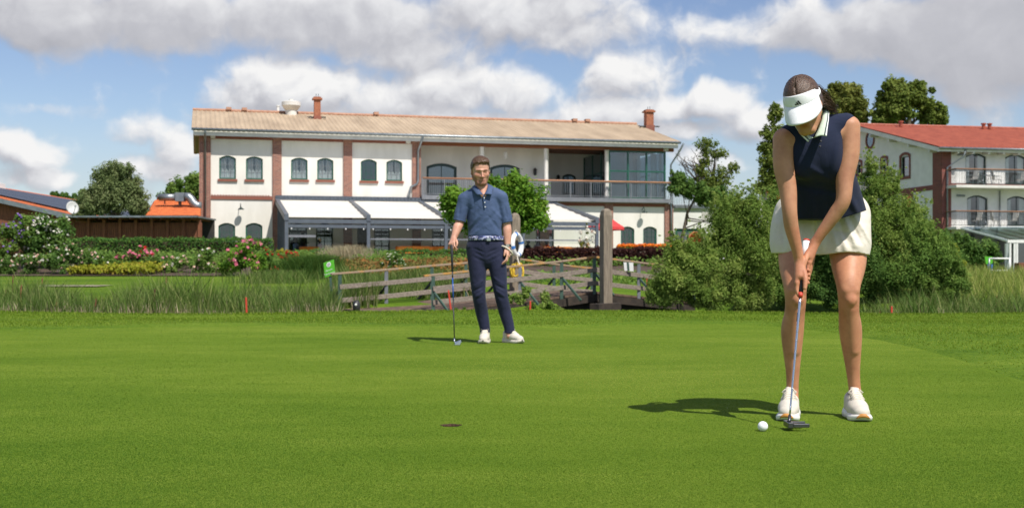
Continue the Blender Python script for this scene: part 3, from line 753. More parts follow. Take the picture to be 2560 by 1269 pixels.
for hip, kn, an, q in ((hipR, kneeR, ankR, -1), (hipL, kneeL, ankL, 1)):
    S.chain([hip+npv(-q*.008, 0, -.02), hip*.52+kn*.48+npv(q*.001, .002, 0), kn+npv(0, .006, .075), kn, kn*.86+an*.14+npv(0, .010, 0), kn*.64+an*.36+npv(q*.005, .022, 0), kn*.22+an*.78+npv(0, .008, 0), an],
            [.094, .084, .0555, .0485, .0475, .0525, .0325, .0280], .02)
    S.cap(kn*.9+an*.1+npv(q*.004, -.014, 0), kn*.45+an*.55+npv(q*.002, -.010, 0), .030, .026, .012)    # shin
    S.ell(kn+npv(0, -.040, .006), ((1, 0, 0), (0, 1, 0), (0, 0, 1)), (.026, .020, .030), .010)
    for dq in (-1, 1): S.ell(kn+npv(dq*.030, -.056, -.030), ((1, 0, 0), (0, 1, 0), (0, 0, 1)), (.014, .010, .024), .014, 's')
    S.cap(hip*.35+kn*.65+npv(-.026, -.056, 0), kn+npv(-.022, -.034, .05), .016, .014, .014); S.cap(hip*.35+kn*.65+npv(.026, -.056, 0), kn+npv(.022, -.034, .05), .016, .014, .014)          # kneecap
    S.cap(an, an+npv(0, -.03, -.05), .0265, .024, .008)
head_sdf(S, hc, hfr, HS, .92)
# hands closed round the grip: upper (her left) from the right, lower (her right) from the left
GT, GBt = W3(2016, 601, 5.50), W3(2001, 738, 5.405); gd = nrm(GBt-GT)
def on_grip(py, dx=0, dd=0.0):
    t = (py-601)/137.0; q = GT+(GBt-GT)*t
    return q+npv(dx*5.45/3000, dd, 0)
def wrap_hand(wr, ys, side, heel_off):
    """side=+1: hand comes from the picture's right, fingers pass behind the grip and show on the other side"""
    for i, y in enumerate(ys):
        r = (.0098, .0100, .0095, .0085)[i]
        mcp = on_grip(y, side*13, -.004); pip = on_grip(y+5, side*8, .027); dip = on_grip(y+3, -side*9, .018); tip = on_grip(y, -side*14, -.014)
        S.chain([wr+(mcp-wr)*.12+npv(0, 0, (1.5-i)*.003), wr+(mcp-wr)*.6+npv(side*.003, -.004, 0), mcp], [.0165, .0125, .0115], .005)
        S.cap(mcp, pip, r*1.08, r, .005); S.cap(pip, dip, r, r*.93, .003); S.cap(dip, tip, r*.93, r*.82, .003)
wrap_hand(wrL, (656, 645, 634, 624), 1, 0)
S.cap(wrL, on_grip(640, 9, -.012), .021, .018, .008)
S.chain([wrL+npv(-.006, -.008, -.012), on_grip(634, 4, -.020), on_grip(650, 0, -.024), on_grip(667, -2, -.021)], [.015, .0135, .0112, .0090], .003)
S.chain([on_grip(656, 13, -.004), on_grip(675, 10, .004), on_grip(690, 6, .012)], [.0105, .0095, .0085], .006)   # long first finger down the grip
wrap_hand(wrR, (707, 697, 687, 677), -1, 0)
S.cap(wrR, on_grip(690, -8, -.012), .0215, .0195, .008)
S.chain([wrR+npv(.006, -.008, -.02), on_grip(684, 1, -.021), on_grip(702, 5, -.025), on_grip(720, 6, -.021)], [.015, .0140, .0115, .0092], .004)
S.chain([on_grip(707, -12, -.004), on_grip(726, -9, .004), on_grip(738, -3, .008)], [.0105, .0095, .0085], .006)
def w_tint(V):
    d = (V-hc)/HS; l, f, u = d @ HL, d @ HF, d @ HU
    t = np.ones((len(V), 3))
    lip = np.exp(-((l/.021)**2+((u+.0665)/.0085)**2)*1.2)*(f > .06)
    t = t*(1-lip[:, None]*np.array([.15, .45, .38]))
    z = V[:, 2]
    t[z < .9] *= np.array([1.03, .96, .92])
    for kn in (kneeR, kneeL):
        g = np.exp(-(((V-kn-npv(0, -.05, -.01))**2).sum(1))/(.05**2)); t *= 1-g[:, None]*np.array([.02, .10, .10])
    for hd_ in (wrR, wrL):
        g = np.exp(-(((V-hd_-npv(0, 0, -.06))**2).sum(1))/(.07**2)); t *= 1-g[:, None]*np.array([.0, .10, .10])
    t *= (1+.05*np.sin(V[:, 0:1]*31+V[:, 2:3]*17)*np.sin(V[:, 2:3]*23+V[:, 1:2]*29))
    for tip in (on_grip(667, -2, -.03), on_grip(720, 6, -.03)):
        g = np.exp(-(((V-tip)**2).sum(1))/(.008**2)); t *= 1+g[:, None]*np.array([.15, .22, .22])
    return t
S.build('body', M['skin_w'], wroot, w_tint)

# hair: cap of hair pulled back from a centre parting, gathered low at the neck
M['hair_w'] = hair_mat('hair_brown', (.022, .011, .007), (.15, .082, .048), tuple(HF*.8+HU*.5))
S = Sdf(hc-.24, hc+.26, .0032); A = (HL, HF, HU); H = lambda l, f, u: hc+HS*(HL*l+HF*f+HU*u)
S.ell(H(0, -.016, .036), A, (.0795, .0985, .094), 0)
S.ell(H(0, -.06, -.02), A, (.072, .062, .075), .03)
S.cap(H(-.02, -.10, -.03), H(.015, -.125, -.055), .045, .035, .03)
X = S.pts(); q = [X[i]-hc[i] for i in range(3)]
l = q[0]*HL[0]+q[1]*HL[1]+q[2]*HL[2]; f = q[0]*HF[0]+q[1]*HF[1]+q[2]*HF[2]; u = q[0]*HU[0]+q[1]*HU[1]+q[2]*HU[2]
S.F = S.F+.0006*np.sin(np.abs(l)*700+f*90+u*60+2*np.sin(f*60))*np.clip(np.abs(l)*40, 0, 1)
S.F = S.F+.005*np.exp(-(l/.004)**2)*(u > .05)                                   # parting
face = np.maximum(np.maximum((f-.005-(.085-u)*-.55), -(u-.068+f*.0)), -1)        # keep the forehead and face free
S.F = np.maximum(S.F, np.minimum(f-.012, .066+.0*l-u)*1.0)
S.build('hair', M['hair_w'], wroot)
def w_ends(rr):
    q = rr.choice((-1, 1)); f0 = rr.uniform(-.55, .62); return npv(q*rr.uniform(.01, .05), f0, math.sqrt(1-f0*f0)), npv(q*rr.uniform(.25, 1.0), rr.uniform(-1.1, -.45), rr.uniform(-.55, .2))
hair_strands('hair_lock', H, (0, -.016, .036), (.0795, .0985, .094), w_ends, 560, .0021, M['hair_w'], wroot, 5)
st = MB()
rr = random.Random(3)
for i in range(260):                                                               # loose strands swept back over the shoulder
    a0 = H(rr.uniform(.045, .076), rr.uniform(-.09, -.035), rr.uniform(-.05, .05)); q_ = rr.random()
    e = W3(2062+q_*34+rr.uniform(-6, 6), 268+q_*8+rr.uniform(-12, 12), 5.47); mid = (a0+e)/2+npv(rr.uniform(-.004, .012), 0, rr.uniform(.0, .022))
    st.tube([a0, a0*.5+mid*.5+npv(0, 0, .005), mid, mid*.4+e*.6+npv(0, 0, -.004), e], [.0013, .0013, .0012, .0009, .0004], 4)
st.tube([H(.0, -.10, -.02), W3(2050, 258, 5.48), W3(2068, 268, 5.50), W3(2085, 274, 5.53)], [.034, .030, .020, .006], 10)
st.build('loose_hair', M['hair_w'], wroot, smooth=True)

# visor: a band round the head and a curved brim; three slanted bars as its emblem
vis = []
def band(th, v, off=0.0):
    """th=0 at the forehead; v in 0..1 from lower to upper edge"""
    c_, s_ = math.cos(th), math.sin(th)
    h0 = .034+.006*(1-c_); hgt = .052*(.62+.38*max(0, c_))
    tilt = .010*(1-c_)
    u_ = h0-tilt+hgt*v
    lean = 1-.30*v*v*.45
    return H((.0840+off)*s_*lean, -.012+(.1065+off)*c_*lean, u_)
G = [[band(th, v) for th in np.linspace(-2.75, 2.75, 61)] for v in np.linspace(0, 1, 9)]
vb = MB(); vb.grid(G); vroot = vb.build('visor', M['visor_white'], wroot, smooth=True, solid=.003)
G = []
for r_ in np.linspace(0, 1, 12):
    row = []
    for th in np.linspace(-1.30, 1.30, 41):
        e = band(th, 0.03); c_ = math.cos(th*1.18)
        ln = .088*max(0, c_)**.55*r_
        row.append(e+HS*(HF*ln*1.0+HL*math.sin(th)*.004*r_-HU*(.030*r_*max(0, c_)**.5+.018*r_*r_+.030*r_*abs(math.sin(th))**2)))
    G.append(row)
vb = MB(); vb.grid(G); vb.build('brim', M['visor_white'], vroot, smooth=True, solid=.0035)
lg = MB()
for (l0, w_, h_) in ((-.0125, .0055, .007), (-.0035, .0058, .0125), (.006, .0062, .0185)):
    R_ = []
    for q_ in np.linspace(0, 1, 6):
        row = []
        for e_ in (0, .5, 1):
            lx = l0+e_*w_*1.15-.42*q_*h_+.004; th = math.asin(max(-1, min(1, lx/.082)))
            row.append(band(th, .20+q_*h_/.052, .0028))
        R_.append(row)
    lg.grid(R_)
lg.build('emblem', M['black'], vroot, solid=.001)

# sleeveless polo
S = Sdf((1.0, 5.05, .82), (1.95, 6.15, 1.52), .0042)
fl = ((0, -.72, -.69), .80)
S.chain([(1.262, 5.468, 1.322), (1.385, 5.495, 1.325), (1.520, 5.465, 1.372)], [.047, .082, .048], .02)
S.chain([(1.262, 5.49, 1.262), (1.385, 5.50, 1.27), (1.505, 5.49, 1.312)], [.058, .100, .058], .03, flat=fl)
S.chain([(1.385, 5.49, 1.26), (1.43, 5.575, 1.14), (1.480, 5.68, .99), (1.49, 5.71, .88)], [.128, .132, .150, .156], .02, flat=((0, -.9, -.43), .74))
for q_ in (-1, 1): S.ell((1.385+q_*.068+.01, 5.458, 1.205), ((1, 0, 0), (0, 1, 0), (0, 0, 1)), (.066, .052, .080), .06)
S.chain([(1.48, 5.55, 1.20), (1.545, 5.63, 1.07), (1.600, 5.71, .93)], [.080, .086, .098], .04, flat=((0, 1, 0), .8))
S.chain([(1.36, 5.60, 1.12), (1.400, 5.70, .92)], [.080, .100], .04, flat=((0, 1, 0), .8))
X = S.pts()
def fold(a, b, w, amp):
    """a soft crease from a to b"""
    a, b = a_(a), a_(b); ab = b-a; t = np.clip(sum((X[i]-a[i])*ab[i] for i in range(3))/float(ab @ ab), 0, 1)
    d2 = sum((X[i]-a[i]-ab[i]*t)**2 for i in range(3)); return amp*np.exp(-d2/w**2)*(.35+.65*np.sin(np.pi*np.clip(t*.9+.05, 0, 1)))
def fold2(a, b, w, amp):
    """a crease on the front of a garment, running from a to b as seen from the front"""
    a, b = a_(a), a_(b); ab = (b-a)[[0, 2]]; dx, dz = X[0]-a[0], X[2]-a[2]; t = np.clip((dx*ab[0]+dz*ab[1])/float(ab @ ab), 0, 1)
    return amp*np.exp(-((dx-ab[0]*t)**2+(dz-ab[1]*t)**2)/w**2)*(.35+.65*np.sin(np.pi*np.clip(t*.9+.05, 0, 1)))+0*X[1]
for a, b, w, m in (((1.30, 5.38, 1.10), (1.50, 5.50, 1.06), .016, .010), ((1.34, 5.37, 1.17), (1.46, 5.45, 1.10), .014, -.008), ((1.47, 5.42, 1.30), (1.44, 5.40, 1.15), .016, -.008),
                   ((1.50, 5.44, 1.30), (1.49, 5.46, 1.12), .015, .009), ((1.38, 5.42, 1.04), (1.40, 5.52, .93), .018, -.009), ((1.45, 5.45, 1.06), (1.48, 5.54, .93), .018, .009),
                   ((1.55, 5.50, 1.06), (1.63, 5.60, .95), .018, -.010), ((1.32, 5.42, 1.05), (1.33, 5.52, .94), .016, .008)):
    S.F = S.F+fold2(a, b, w, m*.9)
hem = .942+.30*np.clip(X[0]-1.52, 0, .3)+.02*np.clip(1.45-X[0], 0, .3)+.0*X[1]
S.F = np.maximum(S.F, hem-X[2]+0*S.F)
inner = S.F+.014; S.F = np.maximum(S.F, -np.maximum(inner, (X[2]-hem-.035)))
S.cap(shL+npv(.040, -.01, -.02), shL+npv(.05, 0, -.14), .050, .056, .006, op='s'); S.cap(shR+npv(-.042, -.01, -.02), shR+npv(-.045, 0, -.14), .050, .056, .006, op='s')
proot = S.build('polo_shirt', M['navy'], wroot)
ci = [(2036,344,5.325),(2046,322,5.345),(2054,300,5.375),(2057,280,5.42),(2050,268,5.48),(2030,265,5.53),(2008,272,5.51),(1993,292,5.45),(1993,310,5.40),(2006,326,5.355),(2018,337,5.335),(2033,345,5.320)]
co = [(2066,341,5.325),(2068,322,5.345),(2071,302,5.37),(2072,284,5.42),(2066,266,5.49),(2032,255,5.56),(1998,260,5.54),(1979,287,5.46),(1980,304,5.40),(1990,320,5.355),(2001,337,5.335),(2020,355,5.310)]
ci_, co_ = [W3(*q) for q in ci], [W3(*q) for q in co]
def interp(pts, n):
    pts = np.array(pts); t = np.linspace(0, len(pts)-1, n); i = np.clip(t.astype(int), 0, len(pts)-2); f_ = (t-i)[:, None]
    return pts[i]*(1-f_)+pts[i+1]*f_
Ci, Co = interp(ci_, 60), interp(co_, 60)
def strip(a, b, name, m, lift):
    g = MB(); g.grid([[Ci[j]+(Co[j]-Ci[j])*v+npv(0, -lift, lift*.5)+npv(0, -.008, .006)*math.sin(math.pi*v) for j in range(60)] for v in np.linspace(a, b, 6)])
    return g.build(name, m, proot, smooth=True, solid=.003)
strip(0, 1, 'collar', M['mint'], .0)
strip(.76, .84, 'collar_stripe', M['navy'], .0022); strip(.90, 1.0, 'collar_stripe', M['visor_white'], .0022)
for k, (bx, by) in enumerate(((2052, 353), (2050, 366))):
    b_ = MB(); c_ = W3(bx, by, 5.315+.004*k); b_.lathe([(.0, -.002), (.005, -.002), (.005, .002), (0, .003)], (0, 0, 0), 10)
    b_.v = [(c_[0]+x, c_[1]-z, c_[2]+y) for x, y, z in b_.v]; b_.build('button', M['rubber'], proot, smooth=True)

# loose cream shorts with pleats
S = Sdf((1.18, 5.50, .74), (1.86, 6.14, 1.10), .0042)
S.chain([(1.515, 5.865, 1.10), (1.515, 5.865, .98), (1.51, 5.86, .90)], [.148, .170, .180], .02, flat=((0, 1, 0), .78))
S.chain([(1.405, 5.865, .97), (1.385, 5.835, .88), (1.372, 5.80, .70)], [.125, .128, .124], .035)
S.chain([(1.625, 5.865, .97), (1.606, 5.825, .88), (1.596, 5.775, .70)], [.124, .132, .134], .035)
X = S.pts(); pk = lambda px, py, D=5.66: W3(px, py, D)
for a, b, w, m in ((pk(2105, 548), pk(2122, 610), .011, .013), (pk(2118, 545), pk(2140, 612), .011, -.012), (pk(2132, 540), pk(2156, 606), .011, .014), (pk(2146, 540), pk(2172, 600, 5.72), .011, -.011), (pk(2085, 560), pk(2096, 628), .012, -.009),
                   (pk(1962, 560, 5.74), pk(1958, 622, 5.74), .012, .010), (pk(1976, 556), pk(1974, 626), .011, -.010), (pk(2000, 560), pk(1996, 626), .012, .009), (pk(2045, 555), pk(2044, 640), .012, .016), (pk(2062, 560), pk(2066, 634), .012, -.008),
                   (pk(2112, 600), pk(2116, 632), .014, -.010), (pk(2152, 604), pk(2150, 630), .014, -.008), (pk(2130, 608), pk(2132, 632), .011, .006), (pk(2090, 575), pk(2150, 585), .010, .006)):
    S.F = S.F+fold2(a, b, w, m*.85)
S.F = S.F+.010*np.clip((.835-X[2])/.05, 0, 1)**1.5
hz_ = .787+.010*np.sin(X[0]*16+2)*np.clip((X[0]-1.45)*4, 0, 1)-.008*np.exp(-((X[0]-1.487)/.06)**2)
S.F = np.maximum(S.F, hz_-X[2]+0*S.F); S.F = np.maximum(S.F, -np.maximum(S.F+.010, X[2]-hz_-.04))
sho = S.build('shorts', M['cream'], wroot)
g = MB(); g.tube([pk(2045, y, 5.672) for y in (548, 570, 592, 612)], .0020, 5); g.build('seam', M['cream'], sho, smooth=True)
shoe(wroot, PG(1966, 5.56, 0), (ankR[0]+.012, 5.83, 0), .285, M['shoe_cream'], M['shoe_white'], M['gum'], M['lace'], True)
shoe(wroot, PG(2157, 5.56, 0), (ankL[0]-.004, 5.83, 0), .285, M['shoe_cream'], M['shoe_white'], M['gum'], M['lace'], True)

# putter (held, so a thing of its own)
HH = W3(1974, 1042, 5.28)
put = thing('putter', 'putter with steel shaft, black and red grip and pronged black head, held by the woman', 'golf club', HH)
g = MB(); g.tube([GT+gd*0, GT+gd*.004, GT+gd*.15, GBt-gd*.012], [.0135, .0150, .0140, .0108], 14); gr = g.build('grip', M['rubber'], put, smooth=True)
g = MB(); g.tube([GT-gd*.004, GT+gd*.004], [.0152, .0156], 14); g.build('grip_cap', M['red_paint'], gr, smooth=True)
g = MB(); g.tube([GT+gd*.005, GT+gd*.085], [.0157, .0152], 14); g.build('grip_sleeve', M['visor_white'], gr, smooth=True)
g = MB(); g.tube([GBt-gd*.013, GBt+gd*.009], [.0116, .0100], 14); g.build('ferrule', M['red_paint'], gr, smooth=True)
g = MB(); pts = [GBt+(HH-GBt)*t for t in np.linspace(0, 1, 14)]
g.tube(pts, [.0060-.00014*i for i in range(14)], 12)
for i in range(4, 13): g.tube([pts[i]-gd*.0012, pts[i]+gd*.0012], .0063-.00014*i, 12)
g.build('shaft', M['chrome'], put, smooth=True)
bd = MB(); tb = W3(1996, 792, 5.385); u_ = nrm(HH-GBt); bd.tube([tb-u_*.020, tb+u_*.020], .0072, 12); bd.build('shaft_band', M['black'], put, smooth=True)
g = MB(); z0 = .018; hd_ = W3(1972, 1052, 5.27)
xx, yy = hd_[0], hd_[1]
face_ = [(xx-.012, yy-.045, z0), (xx-.012, yy+.055, z0), (xx+.010, yy+.055, z0), (xx+.010, yy-.045, z0)]
g.prism(face_, (0, 0, .024))
g.prism([(xx+.0105, yy-.044, z0+.002), (xx+.0105, yy-.018, z0+.002), (xx+.082, yy-.030, z0+.002), (xx+.082, yy-.040, z0+.002)], (0, 0, .017))
g.prism([(xx+.0105, yy+.028, z0+.002), (xx+.0105, yy+.054, z0+.002), (xx+.082, yy+.050, z0+.002), (xx+.082, yy+.040, z0+.002)], (0, 0, .017))
g.prism([(xx+.0105, yy-.017, z0+.003), (xx+.0105, yy+.027, z0+.003), (xx+.030, yy+.020, z0+.003), (xx+.030, yy-.010, z0+.003)], (0, 0, .010))
g.build('club_head', M['steel_dark'], put, bevel=.0025)
g = MB(); g.tube([HH-u_*.01, HH+u_*.012, (xx, yy, z0+.024)], [.0066, .0075, .0085], 10); g.build('hosel', M['steel_dark'], put, smooth=True)
# ball
bpos = PG(1907, 5.235, .0214+.004)
bm = bpy.data.meshes.new('golf_ball'); import bmesh
b_ = bmesh.new(); bmesh.ops.create_icosphere(b_, subdivisions=4, radius=.0222); b_.to_mesh(bm); b_.free()
bm.polygons.foreach_set('use_smooth', np.ones(len(bm.polygons), dtype=bool))
mb_, nt, b = newmat('ball_white'); b.inputs['Base Color'].default_value = (.84, .85, .86, 1); b.inputs['Roughness'].default_value = .35
vo = N(nt, 'ShaderNodeTexVoronoi'); vo.inputs['Scale'].default_value = 300; nt.links.new(coords(nt), vo.inputs['Vector']); bump(nt, b, vo.outputs['Distance'], .35, .002)
o = link('golf_ball', bm, mb_); o.location = bpos; tag(o, 'white golf ball lying on the green in front of the putter head', 'golf ball')
# ------------------------------------------------------------------ the man watching
MD = 11.70
def Q(px, py, dd=0.0): return a_(P(px, py, MD+dd))
mroot = thing('person', 'bearded man in blue polo shirt and navy trousers standing with a hand on his iron', 'person', (-.17, MD, 0))
mhipL, mhipR = Q(1192, 612), Q(1237, 612)                       # picture-left, picture-right
mkL, mkR = Q(1197, 735, -.02), Q(1252, 732, -.02); maL, maR = Q(1212, 826, .05), Q(1273, 826, .03)
msL, msR = Q(1163, 497), Q(1251, 493)
meL, meR = Q(1149, 556, -.01), Q(1266, 560, .01); mwL, mwR = Q(1134, 596, -.10), Q(1269, 618, -.03)
MF, ML, MU = frame_of((.20, -.93, -.26), .05); MS = 1.05
mhc = Q(1201, 428, -.06)
I3 = ((1, 0, 0), (0, 1, 0), (0, 0, 1))
S = Sdf((-.80, 11.25, -.02), (.28, 12.05, 1.90), .0050)
S.chain([Q(1215, 596), Q(1212, 560), Q(1207, 510)], [.120, .130, .135], .02, flat=((0, 1, 0), .68))
S.chain([msL, Q(1207, 492, .01), msR], [.054, .070, .054], .015)
S.chain([Q(1206, 482), Q(1204, 466, -.02), mhc-MU*.06-MF*.03], [.066, .060, .060], .02); S.cap(Q(1207, 474, -.045), Q(1208, 488, -.075), .045, .035, .02)
for sh, el, wr, q in ((msL, meL, mwL, -1), (msR, meR, mwR, 1)):
    S.chain([sh, sh*.5+el*.5+npv(q*.006, 0, 0), el, el*.68+wr*.32+npv(q*.003, 0, 0), el*.2+wr*.8, wr], [.060, .050, .043, .0445, .0325, .029], .02)
for hp, kn, an in ((mhipL, mkL, maL), (mhipR, mkR, maR)):
    S.chain([hp, kn, kn*.65+an*.35+npv(0, .02, 0), an], [.078, .053, .052, .034], .02)
    S.cap(an, an+npv(0, -.03, -.05), .030, .028, .01)
hs_ = head_sdf(S, mhc, (MF, ML, MU), MS, 1.04, wf=1.12, soc=.020, lid=.0680)
# his right hand rests on the end of the club, his left hand hangs
hand_sdf(S, mwL, nrm(Q(1126, 616, -.21)-mwL), (.45, .25, -.55), (.55, -.75, 0), 1.02, ((28, 58, 34), (34, 62, 36), (38, 64, 38), (44, 66, 40)), thumb=[(.026, .026, .018), (.034, .060, .034), (.024, .084, .046)])
hand_sdf(S, mwR, nrm(Q(1272, 652, -.08)-mwR), (-.85, .30, .1), (-.25, -.95, 0), 1.02, ((18, 26, 18), (22, 32, 22), (28, 36, 24), (32, 40, 26)), thumb=[(.026, .030, .014), (.036, .062, .022), (.034, .090, .030)])
def m_tint(V):
    d = (V-mhc)/MS; l, f, u = d @ ML/1.12, d @ MF, d @ MU; t = np.ones((len(V), 3)); g = lambda x, w: np.exp(-(x/w)**2)
    hd = (np.abs(u) < .16) & (np.abs(l) < .11)
    rag = .006*np.sin(l*160)*np.sin(u*150)
    edge = -.058+rag+1.15*np.clip(np.abs(l)-.034, 0, 1)
    beard = np.clip((edge-u)/.014, 0, 1)*np.clip((f+.012)/.02, 0, 1)*np.clip((u+.135)/.014, 0, 1); sides = beard*0
    must = g(u+.050, .009)*np.clip((.034-np.abs(l))/.008, 0, 1)*(f > .07)
    lips = g(u+.0665, .0075)*g(l, .020)*(f > .06)
    b_ = np.clip(np.maximum(np.maximum(beard, sides*.8), must*.9), 0, 1)*(1-lips)*hd*(f > -.01)
    t = t*(1-b_[:, None]*np.array([.50, .57, .59]))
    t = t*(1-(lips*hd)[:, None]*np.array([.22, .45, .38]))
    brow = g(u-.0255-.10*np.clip(np.abs(l)-.02, 0, 1)*0, .0058)*np.clip((np.abs(l)-.010)/.005, 0, 1)*np.clip((.050-np.abs(l))/.006, 0, 1)*(f > .04)*hd
    t = t*(1-brow[:, None]*np.array([.70, .75, .77]))
    lash = g(u-.003, .0055)*np.clip((np.abs(l)-.017)/.004, 0, 1)*np.clip((.046-np.abs(l))/.004, 0, 1)*(f > .05)*hd
    t = t*(1-lash[:, None]*np.array([.55, .6, .6]))
    red = g(np.hypot(np.abs(l)-.042, u+.02), .02)*(f > .03)*hd+g(np.hypot(l, u+.03), .012)*(f > .09)*hd
    t = t*(1-red[:, None]*np.array([0, .14, .14])); return t
S.build('body', M['skin_m'], mroot, m_tint)
M['hair_m'] = hair_mat('hair_chestnut', (.028, .014, .007), (.14, .070, .034), tuple(MF*.6+MU*.7+ML*.3))
S = Sdf(mhc-.20, mhc+.24, .0040); A = (ML/1.12, MF, MU); H2 = lambda l, f, u: mhc+MS*(ML*l*1.12+MF*f+MU*u)
S.ell(H2(0, -.018, .040), A, (.0800*MS, .0985*MS, .0915*MS), 0)
S.chain([H2(-.052, .034, .080), H2(-.025, .054, .092), H2(.02, .058, .097), H2(.050, .042, .090)], [.018, .020, .024, .020], .02)
S.chain([H2(-.040, .0, .096), H2(-.005, -.005, .112), H2(.04, .015, .102)], [.028, .030, .028], .03)
X = S.pts(); q = [X[i]-mhc[i] for i in range(3)]
l, f, u = [sum(q[i]*a[i] for i in range(3))/MS for a in (ML/1.12, MF, MU)]
S.F = S.F+.0022*np.sin(l*230+f*90+3*np.sin(u*60))*np.sin(f*120+u*70+l*40)+.0015*np.sin(l*410+u*200)
line = .084+.006*np.sin(l*140+1)+.004*np.sin(l*330)-.030*np.clip((np.abs(l)-.050)/.015, 0, 1)
S.F = np.maximum(S.F, np.minimum(f-.030, line-u))                                            # forehead free
S.F = np.maximum(S.F, np.minimum(f-.014+.004*np.sin(u*160), .034-u)); S.F = np.maximum(S.F, np.minimum(f+.016, -.012-u)); S.F = np.maximum(S.F, -.070-u+0*S.F)
S.build('hair', M['hair_m'], mroot)
def m_ends(rr):
    l0 = rr.uniform(-.62, .62); a = npv(l0, .62+.12*rr.random(), .68-abs(l0)*.2); return a, npv(l0*.9+rr.uniform(-.15, .45), rr.uniform(-.8, .1), rr.uniform(.35, .95))
hair_strands('hair_lock', H2, (0, -.012, .046), (.0815, .0985, .0935), m_ends, 420, .0022, M['hair_m'], mroot, 6)
# polo shirt
S = Sdf((-.80, 11.25, .90), (.28, 12.10, 1.70), .0048)
f2 = ((0, 1, 0), .66)
S.chain([Q(1213, 603), Q(1212, 575), Q(1210, 540), Q(1207, 508)], [.170, .164, .166, .160], .03, flat=f2)
S.chain([Q(1160, 499), Q(1180, 488), Q(1207, 486), Q(1234, 485), Q(1254, 495)], [.060, .066, .080, .066, .060], .03)
for sh, el, q in ((msL, meL, -1), (msR, meR, 1)):
    S.chain([sh+npv(q*.004, 0, 0), sh*.5+el*.5+npv(q*.010, 0, 0), sh*.05+el*.95+npv(q*.006, 0, 0)], [.060, .061, .062], .02)
X = S.pts()
for a, b, w, m in ((Q(1170, 580, -.12), Q(1205, 545, -.14), .016, .010), (Q(1172, 568, -.12), Q(1200, 535, -.14), .014, -.008), (Q(1178, 588, -.12), Q(1215, 560, -.14), .016, -.009), (Q(1225, 545, -.14), Q(1248, 575, -.1), .016, .009),
                   (Q(1230, 520, -.13), Q(1252, 545, -.1), .014, -.008), (Q(1175, 515, -.13), Q(1168, 545, -.1), .014, .010), (Q(1240, 515, -.12), Q(1243, 540, -.1), .014, .010), (Q(1190, 590, -.12), Q(1240, 588, -.12), .012, .007),
                   (Q(1150, 512, -.07), Q(1147, 545, -.07), .014, .008), (Q(1262, 515, -.07), Q(1268, 545, -.07), .014, .008), (Q(1185, 530, -.14), Q(1215, 500, -.14), .018, -.006), (Q(1196, 575, -.13), Q(1240, 530, -.13), .018, .007)):
    S.F = S.F+fold2(a, b, w, m*.8)*(X[1] < MD)
hemz = 1.035+.010*np.sin(X[0]*30)+.0*X[1]; core = (X[0] > -.50) & (X[0] < -.03)
S.F = np.where(core, np.maximum(S.F, hemz-X[2]), S.F)
S.cap(Q(1207, 466, -.10), Q(1209, 482, -.13), .052, .020, .006, op='s')
for el, sh, q in ((meL, msL, -1), (meR, msR, 1)):
    d = nrm(el-sh); e0 = sh+d*(np.linalg.norm(el-sh)*.95); cut = sum((X[i]-e0[i])*d[i] for i in range(3))
    arm = (X[0] < -.455) if q < 0 else (X[0] > -.095)
    S.F = np.where(arm & (X[2] < 1.36), np.maximum(S.F, cut), S.F)
    S.cap(e0+d*.03, e0-d*.025, .054, .050, .006, op='s')
mp = S.build('polo_shirt', M['blue_polo'], mroot)
g = MB(); ci = [(1208,487,-.122),(1198,474,-.100),(1191,466,-.07),(1192,462,0),(1198,460,.05),(1206,459,.07),(1214,460,.05),(1219,462,0),(1219,467,-.07),(1217,474,-.100),(1210,487,-.122)]
co = [(1193,488,-.130),(1186,481,-.100),(1181,474,-.07),(1179,468,.01),(1188,462,.08),(1206,461,.10),(1224,462,.08),(1233,467,.01),(1234,473,-.06),(1231,480,-.095),(1230,487,-.128)]
Ci, Co = interp([Q(*q) for q in ci], 40), interp([Q(*q) for q in co], 40)
g.grid([[Ci[j]*(1-v)+Co[j]*v+npv(0, -.008, .006)*math.sin(math.pi*v) for j in range(40)] for v in np.linspace(0, 1, 6)]); g.build('collar', M['blue_polo'], mp, smooth=True, solid=.004)
for k, (bx, by) in enumerate(((1211, 495), (1212, 506), (1213, 517))):
    b_ = MB(); c_ = Q(bx, by, -.122); b_.lathe([(0, -.004), (.0055, -.004), (.0055, .004), (0, .005)], (0, 0, 0), 10)
    b_.v = [(c_[0]+x, c_[1]-z, c_[2]+y) for x, y, z in b_.v]; b_.build('button', M['visor_white'], mp)
g = MB(); g.grid([[Q(1207.5+e*3+(by-486)*.07, by, -.1180-.004*math.sin((by-484)*.1)) for e in (0, 1)] for by in range(486, 522, 3)]); g.build('placket', M['blue_polo'], mp, solid=.002)
# trousers, belt
S = Sdf((-.50, 11.35, .06), (.08, 12.05, 1.12), .0048)
S.chain([Q(1213, 592), Q(1213, 612), Q(1214, 632)], [.158, .165, .158], .03, flat=((0, 1, 0), .70))
for hp, kn, an, q in ((mhipL, mkL, maL, -1), (mhipR, mkR, maR, 1)):
    S.chain([hp+npv(q*.006, .01, -.03), hp*.5+kn*.5+npv(q*.002, 0, 0), kn, kn*.5+an*.5+npv(0, .015, 0), an+npv(0, -.01, .03), an+npv(0, -.01, -.04)], [.100, .086, .066, .061, .051, .050], .02)
X = S.pts()
for kn, q in ((mkL, -1), (mkR, 1)):
    for i, zz in enumerate((-.10, -.05, .0, .05, .11, -.24, -.30, -.34)):
        S.F = S.F+fold(kn+npv(-.07*q, -.07+.03*(i > 4), zz+.04), kn+npv(.07*q*(1 if i % 2 else .5), -.06+.03*(i > 4), zz-.03), .012, .0085*(1 if i % 2 else -1))
